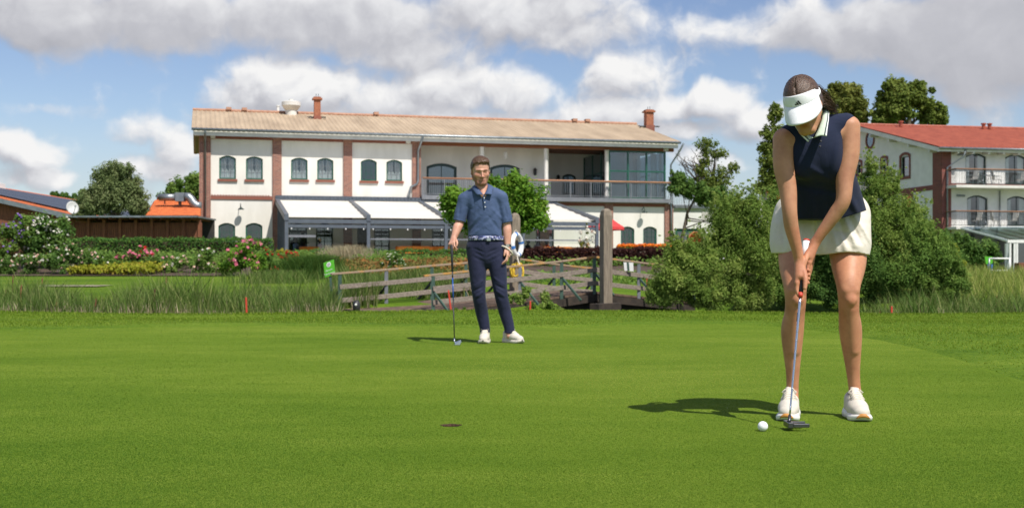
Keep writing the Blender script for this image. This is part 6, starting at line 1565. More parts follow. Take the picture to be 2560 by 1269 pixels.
# the close mown turf of the green itself: finer and denser near the eye
rng = np.random.default_rng(12); n = 780000; u = rng.random(n); a_e = -1.35; y = (3.30**a_e+u*(15.9**a_e-3.30**a_e))**(1/a_e); x = rng.uniform(-.46, .46, n)*y
k = (green_out(x, y) < .05) & (np.hypot(x-HOLE.x, y-HOLE.y) > .047); x, y = x[k], y[k]
V, F, A = ribbons(np.stack([x, y, np.full(len(x), .003)], 1), (.0036+.0026*rng.random(len(x)))*(.8+y*.03), .0006*(1+y*.42), .9, rng, 1)
def patchy(x, y, sd, k0=.55):
    """random patches of darker and lighter turf"""
    r = np.random.default_rng(sd); v = 0; tot = 0
    for o in range(5):
        for i in range(4):
            th_ = r.uniform(0, 6.28); f = k0*1.85**o*r.uniform(.7, 1.3); v = v+(.62**o)*np.sin((x*math.cos(th_)+y*.7*math.sin(th_))*f*2+r.uniform(0, 6.28)); tot += .62**o
    return v/tot*1.9
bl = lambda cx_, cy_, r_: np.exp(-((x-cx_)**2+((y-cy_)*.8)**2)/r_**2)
A = np.clip(.46+(A-.5)*.62+.36*patchy(x, y, 5)-.36*bl(-1.4, 3.7, 1.6)-.26*bl(1.5, 3.5, 1.2)-.28*bl(-3.2, 6.3, 2.0)+.16*bl(.9, 7, 1.6)+.16*bl(1.6, 11, 2.5)+.12*bl(-1.5, 11, 2.2), 0, 1)  # bl blobs put shade at the near corners, light farther off, into the colour
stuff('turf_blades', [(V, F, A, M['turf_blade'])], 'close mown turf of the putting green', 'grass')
# reeds in the pond
def reed_zone(x0, x1, y0, y1, n, hlo, hhi, seed, w=.016, dry=.12, mat_='reed', lean=.35, edge=9.0, bank=False):
    rng = np.random.default_rng(seed); x = rng.uniform(x0, x1, n); y = rng.uniform(y0, y1, n); k = x < edge*y; x, y = x[k], y[k]; n = len(x)
    cl = .5+.5*np.sin(x*1.9+seed)*np.sin(y*1.3+x*.7); h = (hlo+(hhi-hlo)*rng.random(n)**1.2)*(.42+.68*cl)
    z = (T(x, y) if bank else np.minimum(T(x, y), -.02))-.05; d = rng.random(n) < dry
    out = []
    for m, mm, f in ((~d, M[mat_], 1.0), (d, M['reed_dry'], .62)):
        V, F, A = ribbons(np.stack([x[m], y[m], z[m]], 1), h[m]*f, np.full(m.sum(), w)*rng.uniform(.7, 1.3, m.sum()), lean*rng.uniform(.2, 1.2, m.sum()), rng, 3); out.append((V, F, A, mm))
    return out, (x, y, z, h)
def cattails(data, k, rng):
    x, y, z, h = data; i = rng.choice(len(x), k, replace=False); mb = MB()
    for j in i: 
        t_ = z[j]+h[j]*rng.uniform(.85, 1.02); mb.tube([(x[j], y[j], t_-.22), (x[j], y[j], t_-.20), (x[j]+.01, y[j], t_-.08), (x[j]+.012, y[j], t_-.05)], [.005, .012, .012, .004], 6); mb.tube([(x[j], y[j], z[j]), (x[j], y[j], t_-.21)], .005, 4)
    V = np.array(mb.v); F = np.array([f if len(f) == 4 else (list(f[:3])+[f[3]] if len(f) == 4 else [f[0], f[1], f[2], f[3]]) for f in mb.f if len(f) >= 4]); return V, F[:, :4], np.zeros(len(F)), M['shed_wood']
a, d1_ = reed_zone(-12, -2.9, 21.0, 26.4, 24000, .50, 1.20, 3, .018, lean=.5, edge=-.146); b, _ = reed_zone(-12, -2.6, 20.6, 21.3, 5200, .35, .75, 4, .016, .5, edge=-.143)
stuff('reeds', a+b+[cattails(d1_, 46, np.random.default_rng(5))], 'green reeds and cattails with straw coloured stems in the pond left of the footbridge', 'reeds')
a, d1_ = reed_zone(-4.6, -.8, 28.3, 33, 6500, .45, .95, 6, .02, lean=.45, bank=True); b, _ = reed_zone(-4.2, -3.0, 26.6, 28.2, 1200, .5, .9, 7)
stuff('reeds', a+b, 'lower green reeds growing behind the far footbridge rail', 'reeds')
a, d1_ = reed_zone(7.0, 13.5, 20.9, 26.0, 9500, .45, 1.0, 8, .020, .08, lean=.5); stuff('reeds', a+[cattails(d1_, 9, np.random.default_rng(6))], 'tall green reeds at the right pond edge beside the big willow shrubs', 'reeds')
rng = np.random.default_rng(9); n = 16000; x = rng.uniform(8.6, 22, n); y = rng.uniform(26, 45, n)
V, F, A = ribbons(np.stack([x, y, T(x, y)-.03], 1), .30+.42*rng.random(n), np.full(n, .022), .4, rng, 2); stuff('meadow_grass', [(V, F, A, M['meadow'])], 'unmown yellow green meadow grass on the right bank', 'grass')

# willow shrubs between the bridge and the hotel
WS = [
 (24.2, [(1700,700,70,62),(1655,738,40,40),(1745,660,55,50),(1765,745,60,35),(1690,650,30,34)], 'leaf_willow', 17000, 'low grey green willow shrub beside the footbridge end', 21),
 (25.6, [(1835,560,85,75),(1800,640,100,70),(1885,620,80,80),(1850,720,110,55),(1870,520,40,36),(1800,545,34,30)], 'leaf_willow', 30000, 'big round willow shrub standing between the footbridge and the woman', 22),
 (26.4, [(1965,560,70,70),(1950,640,75,70),(2010,620,70,80),(1985,725,90,52),(1930,520,30,30)], 'leaf_mid', 24000, 'dense green shrub directly behind the woman', 23),
 (25.8, [(2100,640,80,90),(2080,725,90,50),(2120,560,60,70),(2150,700,70,70)], 'leaf_dark', 22000, 'dark glossy shrub seen between and right of the woman\'s legs', 24),
 (27.2, [(2215,560,80,80),(2185,480,42,48),(2255,620,85,70),(2290,560,48,45),(2180,430,15,28),(2225,470,22,28),(2200,660,85,70)], 'leaf_willow', 32000, 'tallest willow shrub with upright pale tips in front of the hotel wall', 25),
 (25.0, [(2330,650,68,62),(2270,700,80,60),(2370,700,50,52),(2320,740,80,32),(2300,610,40,36)], 'leaf_mid', 22000, 'bushy green willow shrub beside the right hand reeds', 26)]
for D, Lb, lm, n, lab, sd in WS:
    t, C = plant('willow_shrub', lab, 'shrub', D, Lb, M[lm], n, .105 if lm != 'leaf_dark' else .085, .34 if lm != 'leaf_dark' else .5, 42, .045, 'willow shrubs by the pond', sd, depth=.75, rel=.30, limbs=12, trunk_name='stem')
    # upright young shoots on top
    rg = np.random.default_rng(sd+100); lob = px_lobes(Lb, D); ps = []
    for i in range(60):
        l = lob[rg.integers(0, len(lob))]; th_ = rg.uniform(-1, 1); p0 = np.array([l[0]+l[3]*th_*.85, l[1]+rg.uniform(-.5, .5)*l[4], l[2]+l[5]*math.sqrt(max(0, 1-th_*th_*.8))*.85]); hh = rg.uniform(.12, .42)
        for q in np.linspace(0, 1, 7): ps.append([p0[0]+.1*q*rg.normal(), p0[1], p0[2]+hh*q, .05*(1.25-q)])
    V, F, A = leaves(np.array(ps), 4200, 1.2, .068, .3, rg, .2); link('shoots', np_mesh('shoots', V, F, face_attr=np.clip(A+.25, 0, 1)), M[lm], t)
plant('weed_clump', 'leafy weeds growing on the bank in front of the footbridge', 'plant', 20.9, [(1275,752,26,26),(1310,740,30,34),(1365,752,34,30),(1340,765,40,20),(1395,770,20,14)], M['leaf_willow'], 2600, .07, .4, 40, None, None, 31)
plant('weed_clump', 'small grass tuft and weeds beside the leaning red stake', 'plant', 20.7, [(1175,773,26,10),(1150,778,18,8)], M['leaf_mid'], 700, .06, .3, 40, None, None, 32)
plant('bank_bush', 'dark green bush in front of the hotel ground floor by the conservatory', 'shrub', 56, [(2400,640,62,55),(2450,630,45,50),(2380,600,40,30),(2350,660,50,40),(2480,655,30,36)], M['leaf_dark'], 9000, .22, .5, 14, .08, None, 33, crown_name='crown')
plant('bank_bush', 'yellow green shrub between the tall willow and the hotel corner', 'shrub', 42, [(2385,640,26,26),(2395,665,34,26)], M['leaf_yellow'], 1500, .13, .5, 18, .04, None, 34)

# trees
plant('lime_tree', 'small round lime tree with bright leaves standing behind the man', 'tree', 36, [(1150,510,50,55),(1235,475,60,42),(1310,500,62,60),(1240,535,85,50),(1130,500,28,34),(1340,540,38,42),(1180,550,40,34),(1290,455,40,26),(1300,560,45,26)], M['leaf_lime'], 24000, .10, .75, 60, .07, None, 41, base=PG(1236, 36, 0).x, rel=.34, up=.6, spread=1.2)
plant('birch_tree', 'windblown grey green tree behind the timber shed', 'tree', 67, [(285,480,70,60),(300,428,46,32),(240,505,55,45),(335,505,44,38),(215,520,40,34),(265,450,50,40),(325,470,35,40),(348,520,26,30)], M['leaf_grey'], 15000, .27, .32, 26, .22, None, 42, base=PG(290, 67, 0).x, droop=.6, rel=.26)
plant('garden_tree', 'round green tree behind the silver ventilation duct', 'tree', 88, [(455,480,48,32),(490,455,30,30),(425,490,34,24),(500,480,30,40)], M['leaf_mid'], 6000, .30, .5, 18, .2, None, 43)
plant('distant_tree', 'small dark tree on the skyline right of the barn skylights', 'tree', 125, [(146,488,24,9),(160,492,22,9)], M['leaf_dark'], 1300, .45, .6, 10, .2, 'small trees on the skyline behind the barn', 44)
plant('distant_tree', 'small dark tree on the skyline touching the windblown tree', 'tree', 122, [(196,492,16,14),(212,488,16,14)], M['leaf_dark'], 1300, .45, .6, 10, .2, 'small trees on the skyline behind the barn', 45)
t, C = plant('sparse_tree', 'thin loose tree with bare twigs right of the restaurant building', 'tree', 80, [(1768,362,34,22),(1800,385,26,16),(1765,392,22,26),(1835,420,18,17),(1752,425,20,24),(1805,440,28,32),(1790,470,44,26),(1765,450,34,30)], M['leaf_tree'], 2600, .24, .55, 60, .16, None, 46, base=PG(1760, 80, 0).x, rel=.30, limbs=16)
mb = MB(); rr = random.Random(4)
for i in range(16):
    a = P(1756+rr.uniform(-6, 6), 470-rr.uniform(0, 50), 80); e = P(rr.uniform(1688, 1742), rr.uniform(382, 440), 80); m = a.lerp(e, .5)+Vector((rr.uniform(-.3, .3), rr.uniform(-.4, .4), rr.uniform(-.4, .1)))
    mb.tube([a, m, e], [.06, .035, .012], 5)
    for q in range(3): s_ = m.lerp(e, rr.random()); mb.tube([s_, s_+Vector((rr.uniform(-.5, .3), 0, rr.uniform(.1, .6)))], [.018, .007], 4)
mb.build('bare_branch', M['bark'], t)
plant('understorey_bush', 'dark bushes crowding behind the annex roof railing', 'shrub', 76, [(1700,465,34,30),(1735,475,40,30),(1780,490,46,30),(1830,520,40,40),(1690,440,20,18)], M['leaf_dark'], 7000, .26, .55, 18, .12, None, 47)
plant('maple_tree', 'tall narrow tree behind the woman\'s right shoulder', 'tree', 62, [(1938,285,22,26),(1925,330,26,24),(1912,372,24,22),(1930,400,34,30),(1915,440,26,28),(1945,460,36,26),(1905,470,20,20),(1955,350,28,40),(1965,430,30,50)], M['leaf_tree'], 5200, .22, .6, 34, .16, None, 48, rel=.34)
plant('broadleaf_tree', 'big rounded dark green tree rising behind the hotel roof', 'tree', 125, [(2265,262,80,56),(2230,235,46,36),(2290,230,46,34),(2330,285,42,36),(2215,285,44,40),(2255,215,36,20),(2350,300,22,18)], M['leaf_tree'], 15000, .52, .6, 8, .5, None, 49, rel=.24)
plant('broadleaf_tree', 'olive yellow tree behind the hotel roof next to the woman\'s shoulder', 'tree', 128, [(2105,255,48,48),(2135,245,36,36),(2080,275,40,50),(2140,290,36,34),(2095,218,30,16)], M['leaf_olive'], 11000, .50, .55, 8, .45, None, 50, rel=.26)

# garden shrubs along the bank, from left to right
def ns(name, label, D, L, lm, n, size, seed, blooms=(), asp=.5, per=34, rel=.32, cat='shrub'):
    return plant(name, label, cat, D, L, M[lm], n, size, asp, per, .03, None, seed, rel=rel, blooms=[(M['bloom_'+a], b, c, 0) for a, b, c in blooms], limbs=9, trunk_name='stem')
ns('flowering_shrub', 'tall shrub with white flower spikes in front of the timber shed', 45, [(125,580,62,46),(90,610,55,50),(150,620,48,46),(110,560,44,30)], 'leaf_dark', 9000, .13, 61, [('white', 130, .085)])
ns('butterfly_bush', 'shrub with purple flower spikes at the left edge of the garden', 44.2, [(48,560,34,28),(25,590,40,46),(60,590,26,30),(15,630,40,40)], 'leaf_mid', 4600, .12, 62, [('purple', 75, .08)])
ns('rose_bush', 'low dark rose bush with scattered cream roses left of the clipped hedge', 42.5, [(60,660,62,32),(150,655,62,36),(215,650,45,34),(20,670,40,26),(185,625,30,20)], 'leaf_dark', 8000, .10, 63, [('blush', 60, .08), ('white', 40, .08)])
ns('rose_bush', 'rose bush with bright coral pink roses before the clipped hedge', 46, [(345,640,36,24),(300,650,26,18),(380,640,22,18)], 'leaf_mid', 2600, .10, 64, [('pink', 40, .125), ('red', 9, .13)])
ns('rose_bush', 'rose bush with pale blush roses in the middle of the flower bed', 43, [(450,660,44,28),(510,655,46,32),(540,670,34,22),(420,672,26,18)], 'leaf_mid', 6000, .10, 65, [('blush', 44, .11), ('white', 22, .09)])
ns('rose_bush', 'large bright green rose bush with magenta roses beside the pergola end', 41.6, [(600,640,50,36),(580,665,48,28),(640,655,40,30),(620,612,34,18)], 'leaf_lime', 7000, .10, 66, [('pink', 46, .12), ('rose', 22, .10)])
ns('rose_bush', 'leafy rose bush with a few white blooms between the dark bush and the coral roses', 43.2, [(245,655,40,30),(275,668,30,22),(225,640,26,24)], 'leaf_mid', 5200, .10, 57, [('white', 26, .08)])
ns('rose_bush', 'leafy rose bush with pale pink blooms between the coral roses and the blush roses', 44.2, [(405,650,34,32),(385,668,28,20)], 'leaf_dark', 4600, .10, 58, [('rose', 20, .08)])
ns('rose_bush', 'dense green rose bush with few crimson blooms right of the magenta roses', 42.4, [(668,648,28,32),(655,672,28,18)], 'leaf_mid', 4200, .10, 59, [('red', 18, .08)])
ns('lime_shrub', 'small lime green shrub at the foot of the pergola corner post', 50, [(706,628,26,12),(715,636,22,10)], 'leaf_yellow', 1300, .10, 67)
ns('red_rose_bush', 'low bush covered with small scarlet roses left of the dark ornamental grass', 43.5, [(705,655,32,26),(725,640,24,18),(690,672,26,16),(742,650,16,16)], 'leaf_mid', 3000, .09, 68, [('red', 85, .085)])
ns('white_flower_shrub', 'compact round shrub dotted with white flowers behind the bridge rail', 41.5, [(985,652,27,24),(1000,662,22,18),(968,664,18,16)], 'leaf_dark', 3200, .09, 69, [('white', 60, .05)])
ns('hollyhock', 'tall hollyhock stems with cream flowers beside the big timber post', 50, [(1452,590,5,26),(1466,588,6,34),(1482,592,6,30),(1460,612,20,14)], 'leaf_yellow', 700, .10, 70, [('white', 34, .12), ('blush', 12, .1)], cat='plant')
def hedge(name, label, x0, x1, y0, y1, z0, z1, lm, n, size, seed, slope=0.0):
    t = thing(name, label, 'hedge', ((x0+x1)/2, (y0+y1)/2, z0)); rg = np.random.default_rng(seed)
    mb = MB(); e = .10; mb.box(x0+e, x1-e, y0+e, y1-e, z0-.2, z1-e); mb.build('core', M['soil'] if lm != 'leaf_copper' else M['soil'], t)
    u = rg.random(n); f = rg.random(n); x = x0+(x1-x0)*rg.random(n); y = np.where(f < .55, y0+rg.normal(0, .03, n), y0+(y1-y0)*rg.random(n)); z = np.where(f < .55, z0+(z1-z0)*rg.random(n), z1+rg.normal(0, .03, n))
    e_ = f > .93; x = np.where(e_, np.where(rg.random(n) < .5, x0, x1), x); z = np.where(e_, z0+(z1-z0)*rg.random(n), z); z = z+.03*np.sin(x*3.1+seed)+.02*np.sin(x*7.7)
    C = np.stack([x, y, z, np.full(n, .07)], 1); V, F, A = leaves(C, n, 1.0, size, .55, rg, .3); top = np.repeat(0, 1)
    A = np.clip(rg.random(n)*.8+.0, 0, 1); link('foliage', np_mesh('foliage', V, F, face_attr=A), M[lm], t); return t
hedge('clipped_hedge', 'long clipped green hedge in front of the timber shed', PG(158, 52, 0).x, PG(668, 52, 0).x, 52, 53.2, .9, P(300, 598, 52).z, 'leaf_hedge', 15000, .085, 71)
hedge('low_hedge', 'low clipped green hedge along the front of the restaurant terrace', PG(735, 53.5, 0).x, PG(1185, 53.5, 0).x, 53.5, 54.3, .9, P(1000, 627, 53.5).z, 'leaf_hedge', 9000, .085, 72)
hedge('copper_hedge', 'dark purple copper beech hedge behind the footbridge', PG(1292, 47, 0).x, PG(1770, 47, 0).x, 47, 48.2, .45, P(1500, 624, 47).z, 'leaf_copper', 16000, .11, 73)
def clump_grass(name, label, px, py_top, D, h, w, n, m, seed, lean=.5):
    rg = np.random.default_rng(seed); c = PG(px, D, 0); r = rg.normal(0, w*.28, (n, 2)); x = c.x+r[:, 0]; y = D+r[:, 1]; t = thing(name, label, 'ornamental grass', (c.x, D, tz(c.x, D)))
    V, F, A = ribbons(np.stack([x, y, T(x, y)-.02], 1), h*rg.uniform(.7, 1.15, n), np.full(n, .018), lean*rg.uniform(.3, 1.3, n), rg, 4, 1.2); link('blades', np_mesh('blades', V, F, face_attr=A), m, t)
clump_grass('ornamental_grass', 'big mound of dark green ornamental grass left of the green sign', 782, 630, 39.5, .95, 1.5, 4600, M['grass_dark'], 81, .62)
clump_grass('ornamental_grass', 'pale feathery plume grass between the dark grass mound and the white flower shrub', 868, 615, 47, 1.0, 1.5, 2200, M['plume'], 82, .35)
clump_grass('ornamental_grass', 'loose tall grass tuft left of the dark grass mound', 690, 700, 36, .5, 2.2, 1000, M['reed'], 83, .5)
# ground cover in the beds
rg = np.random.default_rng(90); n = 900; x = rg.uniform(-6.6, -1.4, n); y = rg.uniform(40.5, 46.5, n); C = np.stack([x, y, T(x, y)+.16+.12*np.sin(x*3)*np.sin(y*2), np.full(n, .16)], 1); V, F, A = leaves(C, 11000, 1.1, .13, .7, rg, .5)
stuff('perennial_cover', [(V, F, A, M['leaf_rust'])], 'rust and green perennials covering the bed behind the bridge', 'ground cover')
rg = np.random.default_rng(91); n = 420; x = rg.uniform(PG(205, 43, 0).x, PG(405, 43, 0).x, n); y = rg.uniform(41.6, 44, n); C = np.stack([x, y, T(x, y)+.22, np.full(n, .15)], 1); V, F, A = leaves(C, 5000, 1.0, .11, .7, rg, .5)
stuff('yellow_cover', [(V, F, A, M['leaf_yellow'])], 'yellow green ground cover below the coral roses', 'ground cover')
rg = np.random.default_rng(92); n = 1500; x = rg.uniform(-19, 7.5, n); y = rg.uniform(45.5, 52.5, n); C = np.stack([x, y, T(x, y)+.14+.22*rg.random(n)*(x < -5), np.full(n, .2)], 1); V, F, A = leaves(C, 20000, 1.2, .14, .6, rg, .5)
stuff('bed_foliage', [(V, F, A, M['leaf_mid'])], 'mixed green leaves filling the flower beds in front of the terrace', 'ground cover')
rg = np.random.default_rng(93); n = 420; x = rg.uniform(PG(1290, 40, 0).x, PG(1700, 40, 0).x, n); y = rg.uniform(35, 41, n); C = np.stack([x, y, T(x, y)+.10, np.full(n, .14)], 1); V, F, A = leaves(C, 3600, 1.2, .11, .6, rg, .5)
stuff('bank_plants', [(V, F, A, M['leaf_mid'])], 'light green leafy plants on the bank below the copper hedge', 'ground cover')
# ------------------------------------------------------------------ footbridge, posts, signs, terrace
fb = thing('footbridge', 'arched weathered timber footbridge with green steel posts and lichen covered handrails', 'bridge', (0, 27, -.3))
NR = [(1083, 26.0, 687), (1300, 26.9, 664), (1404, 27.3, 653), (1486, 27.7, 642), (1597, 28.4, 656), (1680, 28.9, 666), (1735, 29.2, 673)]      # near rail: column, distance, row of the handrail
FR = [(850, 26.6, 683), (966, 27.2, 674), (1080, 27.9, 664), (1165, 28.5, 657), (1262, 29.3, 642), (1385, 30.2, 660), (1480, 31.0, 671)]       # far rail
def rail_line(R, side):
    tops = [P(px, py, D) for px, D, py in R]; hgt = .80
    for i, t in enumerate(tops):
        mb = MB(); mb.bar(t+Vector((0, 0, -hgt-.12)), t+Vector((0, 0, -.03)), .075, .075, (1, 0, 0)); mb.build('post', M['green_metal'] if i % 3 != 1 else M['rail_grey'], fb)
        mb = MB(); o = Vector((.42, -.34, 0)) if side > 0 else Vector((-.42, .30, 0)); mb.bar(t+Vector((0, 0, -.36)), t+o+Vector((0, 0, -hgt-.08)), .045, .045); mb.build('brace', M['green_metal'] if side > 0 else M['dark_metal'], fb)
    for i in range(len(tops)-1):
        a, b = tops[i], tops[i+1]; e = (b-a).normalized()
        a2 = a-e*(.22 if i == 0 else 0); mb = MB(); mb.bar(a2, b, .085, .045); mb.build('handrail', M['rail_lichen'], fb, bevel=.008)
        for dz in (-.30, -.60):
            off = Vector((0, -.055 if side > 0 else -.05, dz+.0*i)); mb = MB(); mb.bar(a+off, b+off, .035, .105); mb.build('rail_board', M['weathered'], fb, bevel=.006)
    return tops
tn, tf = rail_line(NR, 1), rail_line(FR, -1)
# deck: planks between the two rails
nl, fl_ = [t+Vector((0, 0, -.84)) for t in tn], [t+Vector((0, 0, -.84)) for t in tf]
ent_n, ent_f = PG(1185, 21.2, -.06), PG(925, 21.6, -.06)
nl = [ent_n, ent_n.lerp(nl[0], .6)]+nl; fl_ = [ent_f, ent_f.lerp(fl_[0], .6)]+fl_
def along(L, n):
    d = [0]; 
    for a, b in zip(L[:-1], L[1:]): d.append(d[-1]+(b-a).length)
    out = []
    for s in np.linspace(0, d[-1], n):
        j = min(int(np.searchsorted(d, s, 'right'))-1, len(L)-2); out.append(L[j].lerp(L[j+1], (s-d[j])/(d[j+1]-d[j])))
    return out
n = 90; A_, B_ = along(nl, n), along(fl_, n); mb = MB()
for i in range(n-1):
    a, b, c, d = A_[i], A_[i].lerp(A_[i+1], .93), B_[i].lerp(B_[i+1], .93), B_[i]; mb.prism([a, b, c, d], (0, 0, .05))
mb.build('deck', M['deck_wood'], fb)
for L, nm in ((nl[2:], 1), (fl_[2:], -1)):
    mb = MB()
    for a, b in zip(L[:-1], L[1:]): mb.bar(a+Vector((0, -.03*nm, -.10)), b+Vector((0, -.03*nm, -.10)), .12, .17)
    mb.build('side_beam', M['beam_wood'], fb)
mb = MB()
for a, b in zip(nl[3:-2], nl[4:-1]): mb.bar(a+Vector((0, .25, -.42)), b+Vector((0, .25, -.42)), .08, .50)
mb.build('under_deck_shade', M['dark_room'], fb)  # dark strip standing in for the shade below the deck
mb = MB(); c = P(1522, 770, 26.9); mb.bar(c+Vector((-.35, -.35, 0)), c+Vector((.22, .5, 0)), .24, .22); mb.build('cross_beam', M['beam_wood'], fb, bevel=.01)
for px, D, top, lab in ((1515, 27.2, 521, 'tall square weathered timber post in the middle of the footbridge near side'), (1287, 28.9, 532, 'weathered timber post behind the man with the lifebuoy hanging on it')):
    b = P(px, 782, D); t = thing('timber_post', lab, 'post', b, 0, 'big timber posts of the footbridge'); zt = P(px, top, D).z; w = .112 if D < 28 else .105; mb = MB()
    r = math.radians(22); 
    def sq(z, w_): return [(b.x+w_*math.cos(r+math.pi/4+i*math.pi/2)*1.414, b.y+w_*math.sin(r+math.pi/4+i*math.pi/2)*1.414, z) for i in range(4)]
    vs = sq(b.z-.4, w)+sq(zt-.16, w)+sq(zt-.05, w*.80)+sq(zt, w*.30); fs = [(k*4+i, k*4+(i+1) % 4, k*4+4+(i+1) % 4, k*4+4+i) for k in range(3) for i in range(4)]+[(15, 12, 13, 14)]
    mb.add(vs, fs); mb.build('shaft', M['post_wood'], t, bevel=.012)
# lifebuoy on its post
lp = P(1292, 612, 28.55); t = thing('lifebuoy', 'white lifebuoy with blue bands hanging on the far timber post', 'lifebuoy', lp)
R1_, R2_ = .245, .062; q = Vector((.90, -.43, .05)).to_track_quat('Z', 'Y').to_matrix()
def torus(a0, a1, n, R, r, m=10):
    G = []
    for i in range(n+1):
        a = a0+(a1-a0)*i/n; G.append([lp+q @ Vector(((R+r*math.cos(b))*math.cos(a), (R+r*math.cos(b))*math.sin(a), r*math.sin(b))) for b in np.linspace(0, 2*math.pi, m+1)])
    return G
mb = MB(); mb.grid(torus(0, 2*math.pi, 40, R1_, R2_)); mb.build('ring', M['white'], t, smooth=True)
for a in (.25, 1.82, 3.39, 4.96): mb = MB(); mb.grid(torus(a-.13, a+.13, 4, R1_, R2_*1.06)); mb.build('blue_band', M['blue_paint'], t, smooth=True)
mb = MB(); mb.tube([lp+q @ Vector(((.320+.03*math.cos(4*a))*math.cos(a), (.320+.03*math.cos(4*a))*math.sin(a), 0)) for a in np.linspace(0, 2*math.pi, 49)], .007, 5, False); mb.build('grab_line', M['lace'], t)
yp = P(1292, 678, 28.5); t = thing('rope_coil', 'coil of yellow rope hanging below the lifebuoy', 'rope', yp); mb = MB(); rr = random.Random(8)
for i in range(9):
    ph = rr.uniform(0, 6); k = rr.uniform(.75, 1.1); dx = rr.uniform(-.05, .05); mb.tube([yp+Vector((.11*k*math.cos(a)+dx, rr.uniform(-.02, .02)-.03*i/3, .17*k*math.sin(a)+.03*math.sin(2*a+ph))) for a in np.linspace(0, 2*math.pi, 25)], .017, 6, False)
mb.build('coil', M['yellow_rope'], t, smooth=True)
mb = MB(); mb.tube([P(1293, 640, 28.4), P(1296, 655, 28.35), P(1303, 668, 28.3)], .014, 6); mb.build('rope_end', M['lace'], t)
# sign plate on the bridge rail, green course sign, stakes, pond lamp
pl = P(1572, 664, 28.1); t = thing('marker_plate', 'small white plate with a green centre stripe on the footbridge rail', 'sign', pl); mb = MB()
mb.prism([P(1559, 655, 28.1), P(1561, 676, 28.1), P(1584, 678, 28.1), P(1583, 656, 28.1)], (0, .015, 0)); mb.build('plate', M['white'], t)
mb = MB(); mb.prism([P(1567, 655.6, 28.092), P(1569, 676.5, 28.092), P(1574, 677, 28.092), P(1572.5, 656, 28.092)], (0, .006, 0)); mb.build('stripe', M['green_metal'], t)
D = 27; sg = thing('course_sign', 'bright green tilted sign with a round emblem and white lettering beside the bridge entrance', 'sign', P(831, 745, D))
c4 = [P(808, 657, D), P(812, 694.5, D), P(838, 685.5, D), P(834.5, 648.5, D)]; mb = MB(); mb.prism(c4, (0, .02, 0)); mb.build('panel', M['sign_green'], sg, bevel=.012)
mb = MB(); mb.bar(P(826, 690, D+.05), P(831, 770, D+.05), .05, .05); mb.build('leg', M['green_metal'], sg)
ux = (c4[3]-c4[0]).normalized(); uz = (c4[0]-c4[1]).normalized(); cc = P(822, 661, D)
mb = MB(); n = 20
def disc(mb, r0, r1, dy):
    for i in range(n):
        a, b = 2*math.pi*i/n, 2*math.pi*(i+1)/n; f = lambda r, t_: cc+ux*r*math.cos(t_)+uz*r*math.sin(t_)+Vector((0, dy, 0)); mb.add([f(r0, a), f(r1, a), f(r1, b), f(r0, b)], [(0, 1, 2, 3)])
disc(mb, .006, .052, -.006); mb.build('emblem', M['white'], sg)
mb = MB(); disc(mb, .020, .032, -.009); mb.bar(cc+ux*-.02-uz*.02+Vector((0, -.011, 0)), cc+ux*.02+uz*.02+Vector((0, -.011, 0)), .010, .003); mb.build('emblem_ring', M['rail_grey'], sg)
def lettering(txt, pos, h, ux, uz, m, parent, lift=.007):
    cu = bpy.data.curves.new('lettering', 'FONT'); cu.body = txt; cu.size = h; cu.align_x = 'CENTER'; cu.extrude = .001
    o = bpy.data.objects.new('lettering', cu); COL.objects.link(o); bpy.context.view_layer.update(); me = bpy.data.meshes.new_from_object(o); bpy.data.objects.remove(o)
    nn = ux.cross(uz); R = Matrix((ux, uz, nn)).transposed().to_4x4(); me.transform(Matrix.Translation(pos+Vector((0, -lift, 0))) @ R); return link('lettering', me, m, parent)
lettering('Bereich', P(823.3, 676.5, D), .052, ux, uz, M['white'], sg); lettering('Trainingsgrün', P(824, 684.5, D), .046, ux, uz, M['white'], sg)
for px, D, yb, yt, lean, lab in ((617, 20.6, 783, 743, -2, 'slim red stake in the reeds left of the footbridge'), (1129, 20.5, 783, 725, -8, 'leaning red stake behind the golf club beside the man'), (1325, 20.5, 782, 752, 1, 'short red stake between the man and the big timber post'), (1617, 29.6, 728, 694, 0, 'thin red stake behind the right footbridge rail'), (2229, 20.4, 776, 765, 0, 'tiny red stake tip at the foot of the willow shrubs by the reeds')):
    b = P(px, yb+6, D); t = thing('marker_stake', lab, 'stake', b, 0, 'red marker stakes along the pond'); mb = MB(); mb.bar(b, P(px+lean, yt, D), .028, .028); s_ = mb.build('stake', M['red_paint'], t, bevel=.006)
b = P(891, 782, 21.0); t = thing('pond_lamp', 'small black spotlight at the edge of the green near the bridge entrance', 'lamp', b); mb = MB(); mb.lathe([(.03, 0), (.05, .02), (.07, .10), (.062, .18), (.03, .22), (0, .225)], b, 12); mb.build('housing', M['black'], t, smooth=True)
mb = MB(); mb.lathe([(0, -.004), (.022, 0), (.018, .01), (0, .012)], (0, 0, 0), 10); mb.v = [(b.x+x, b.y-.071-z, b.z+.15+y) for x, y, z in mb.v]; mb.build('lens', M['white'], t)

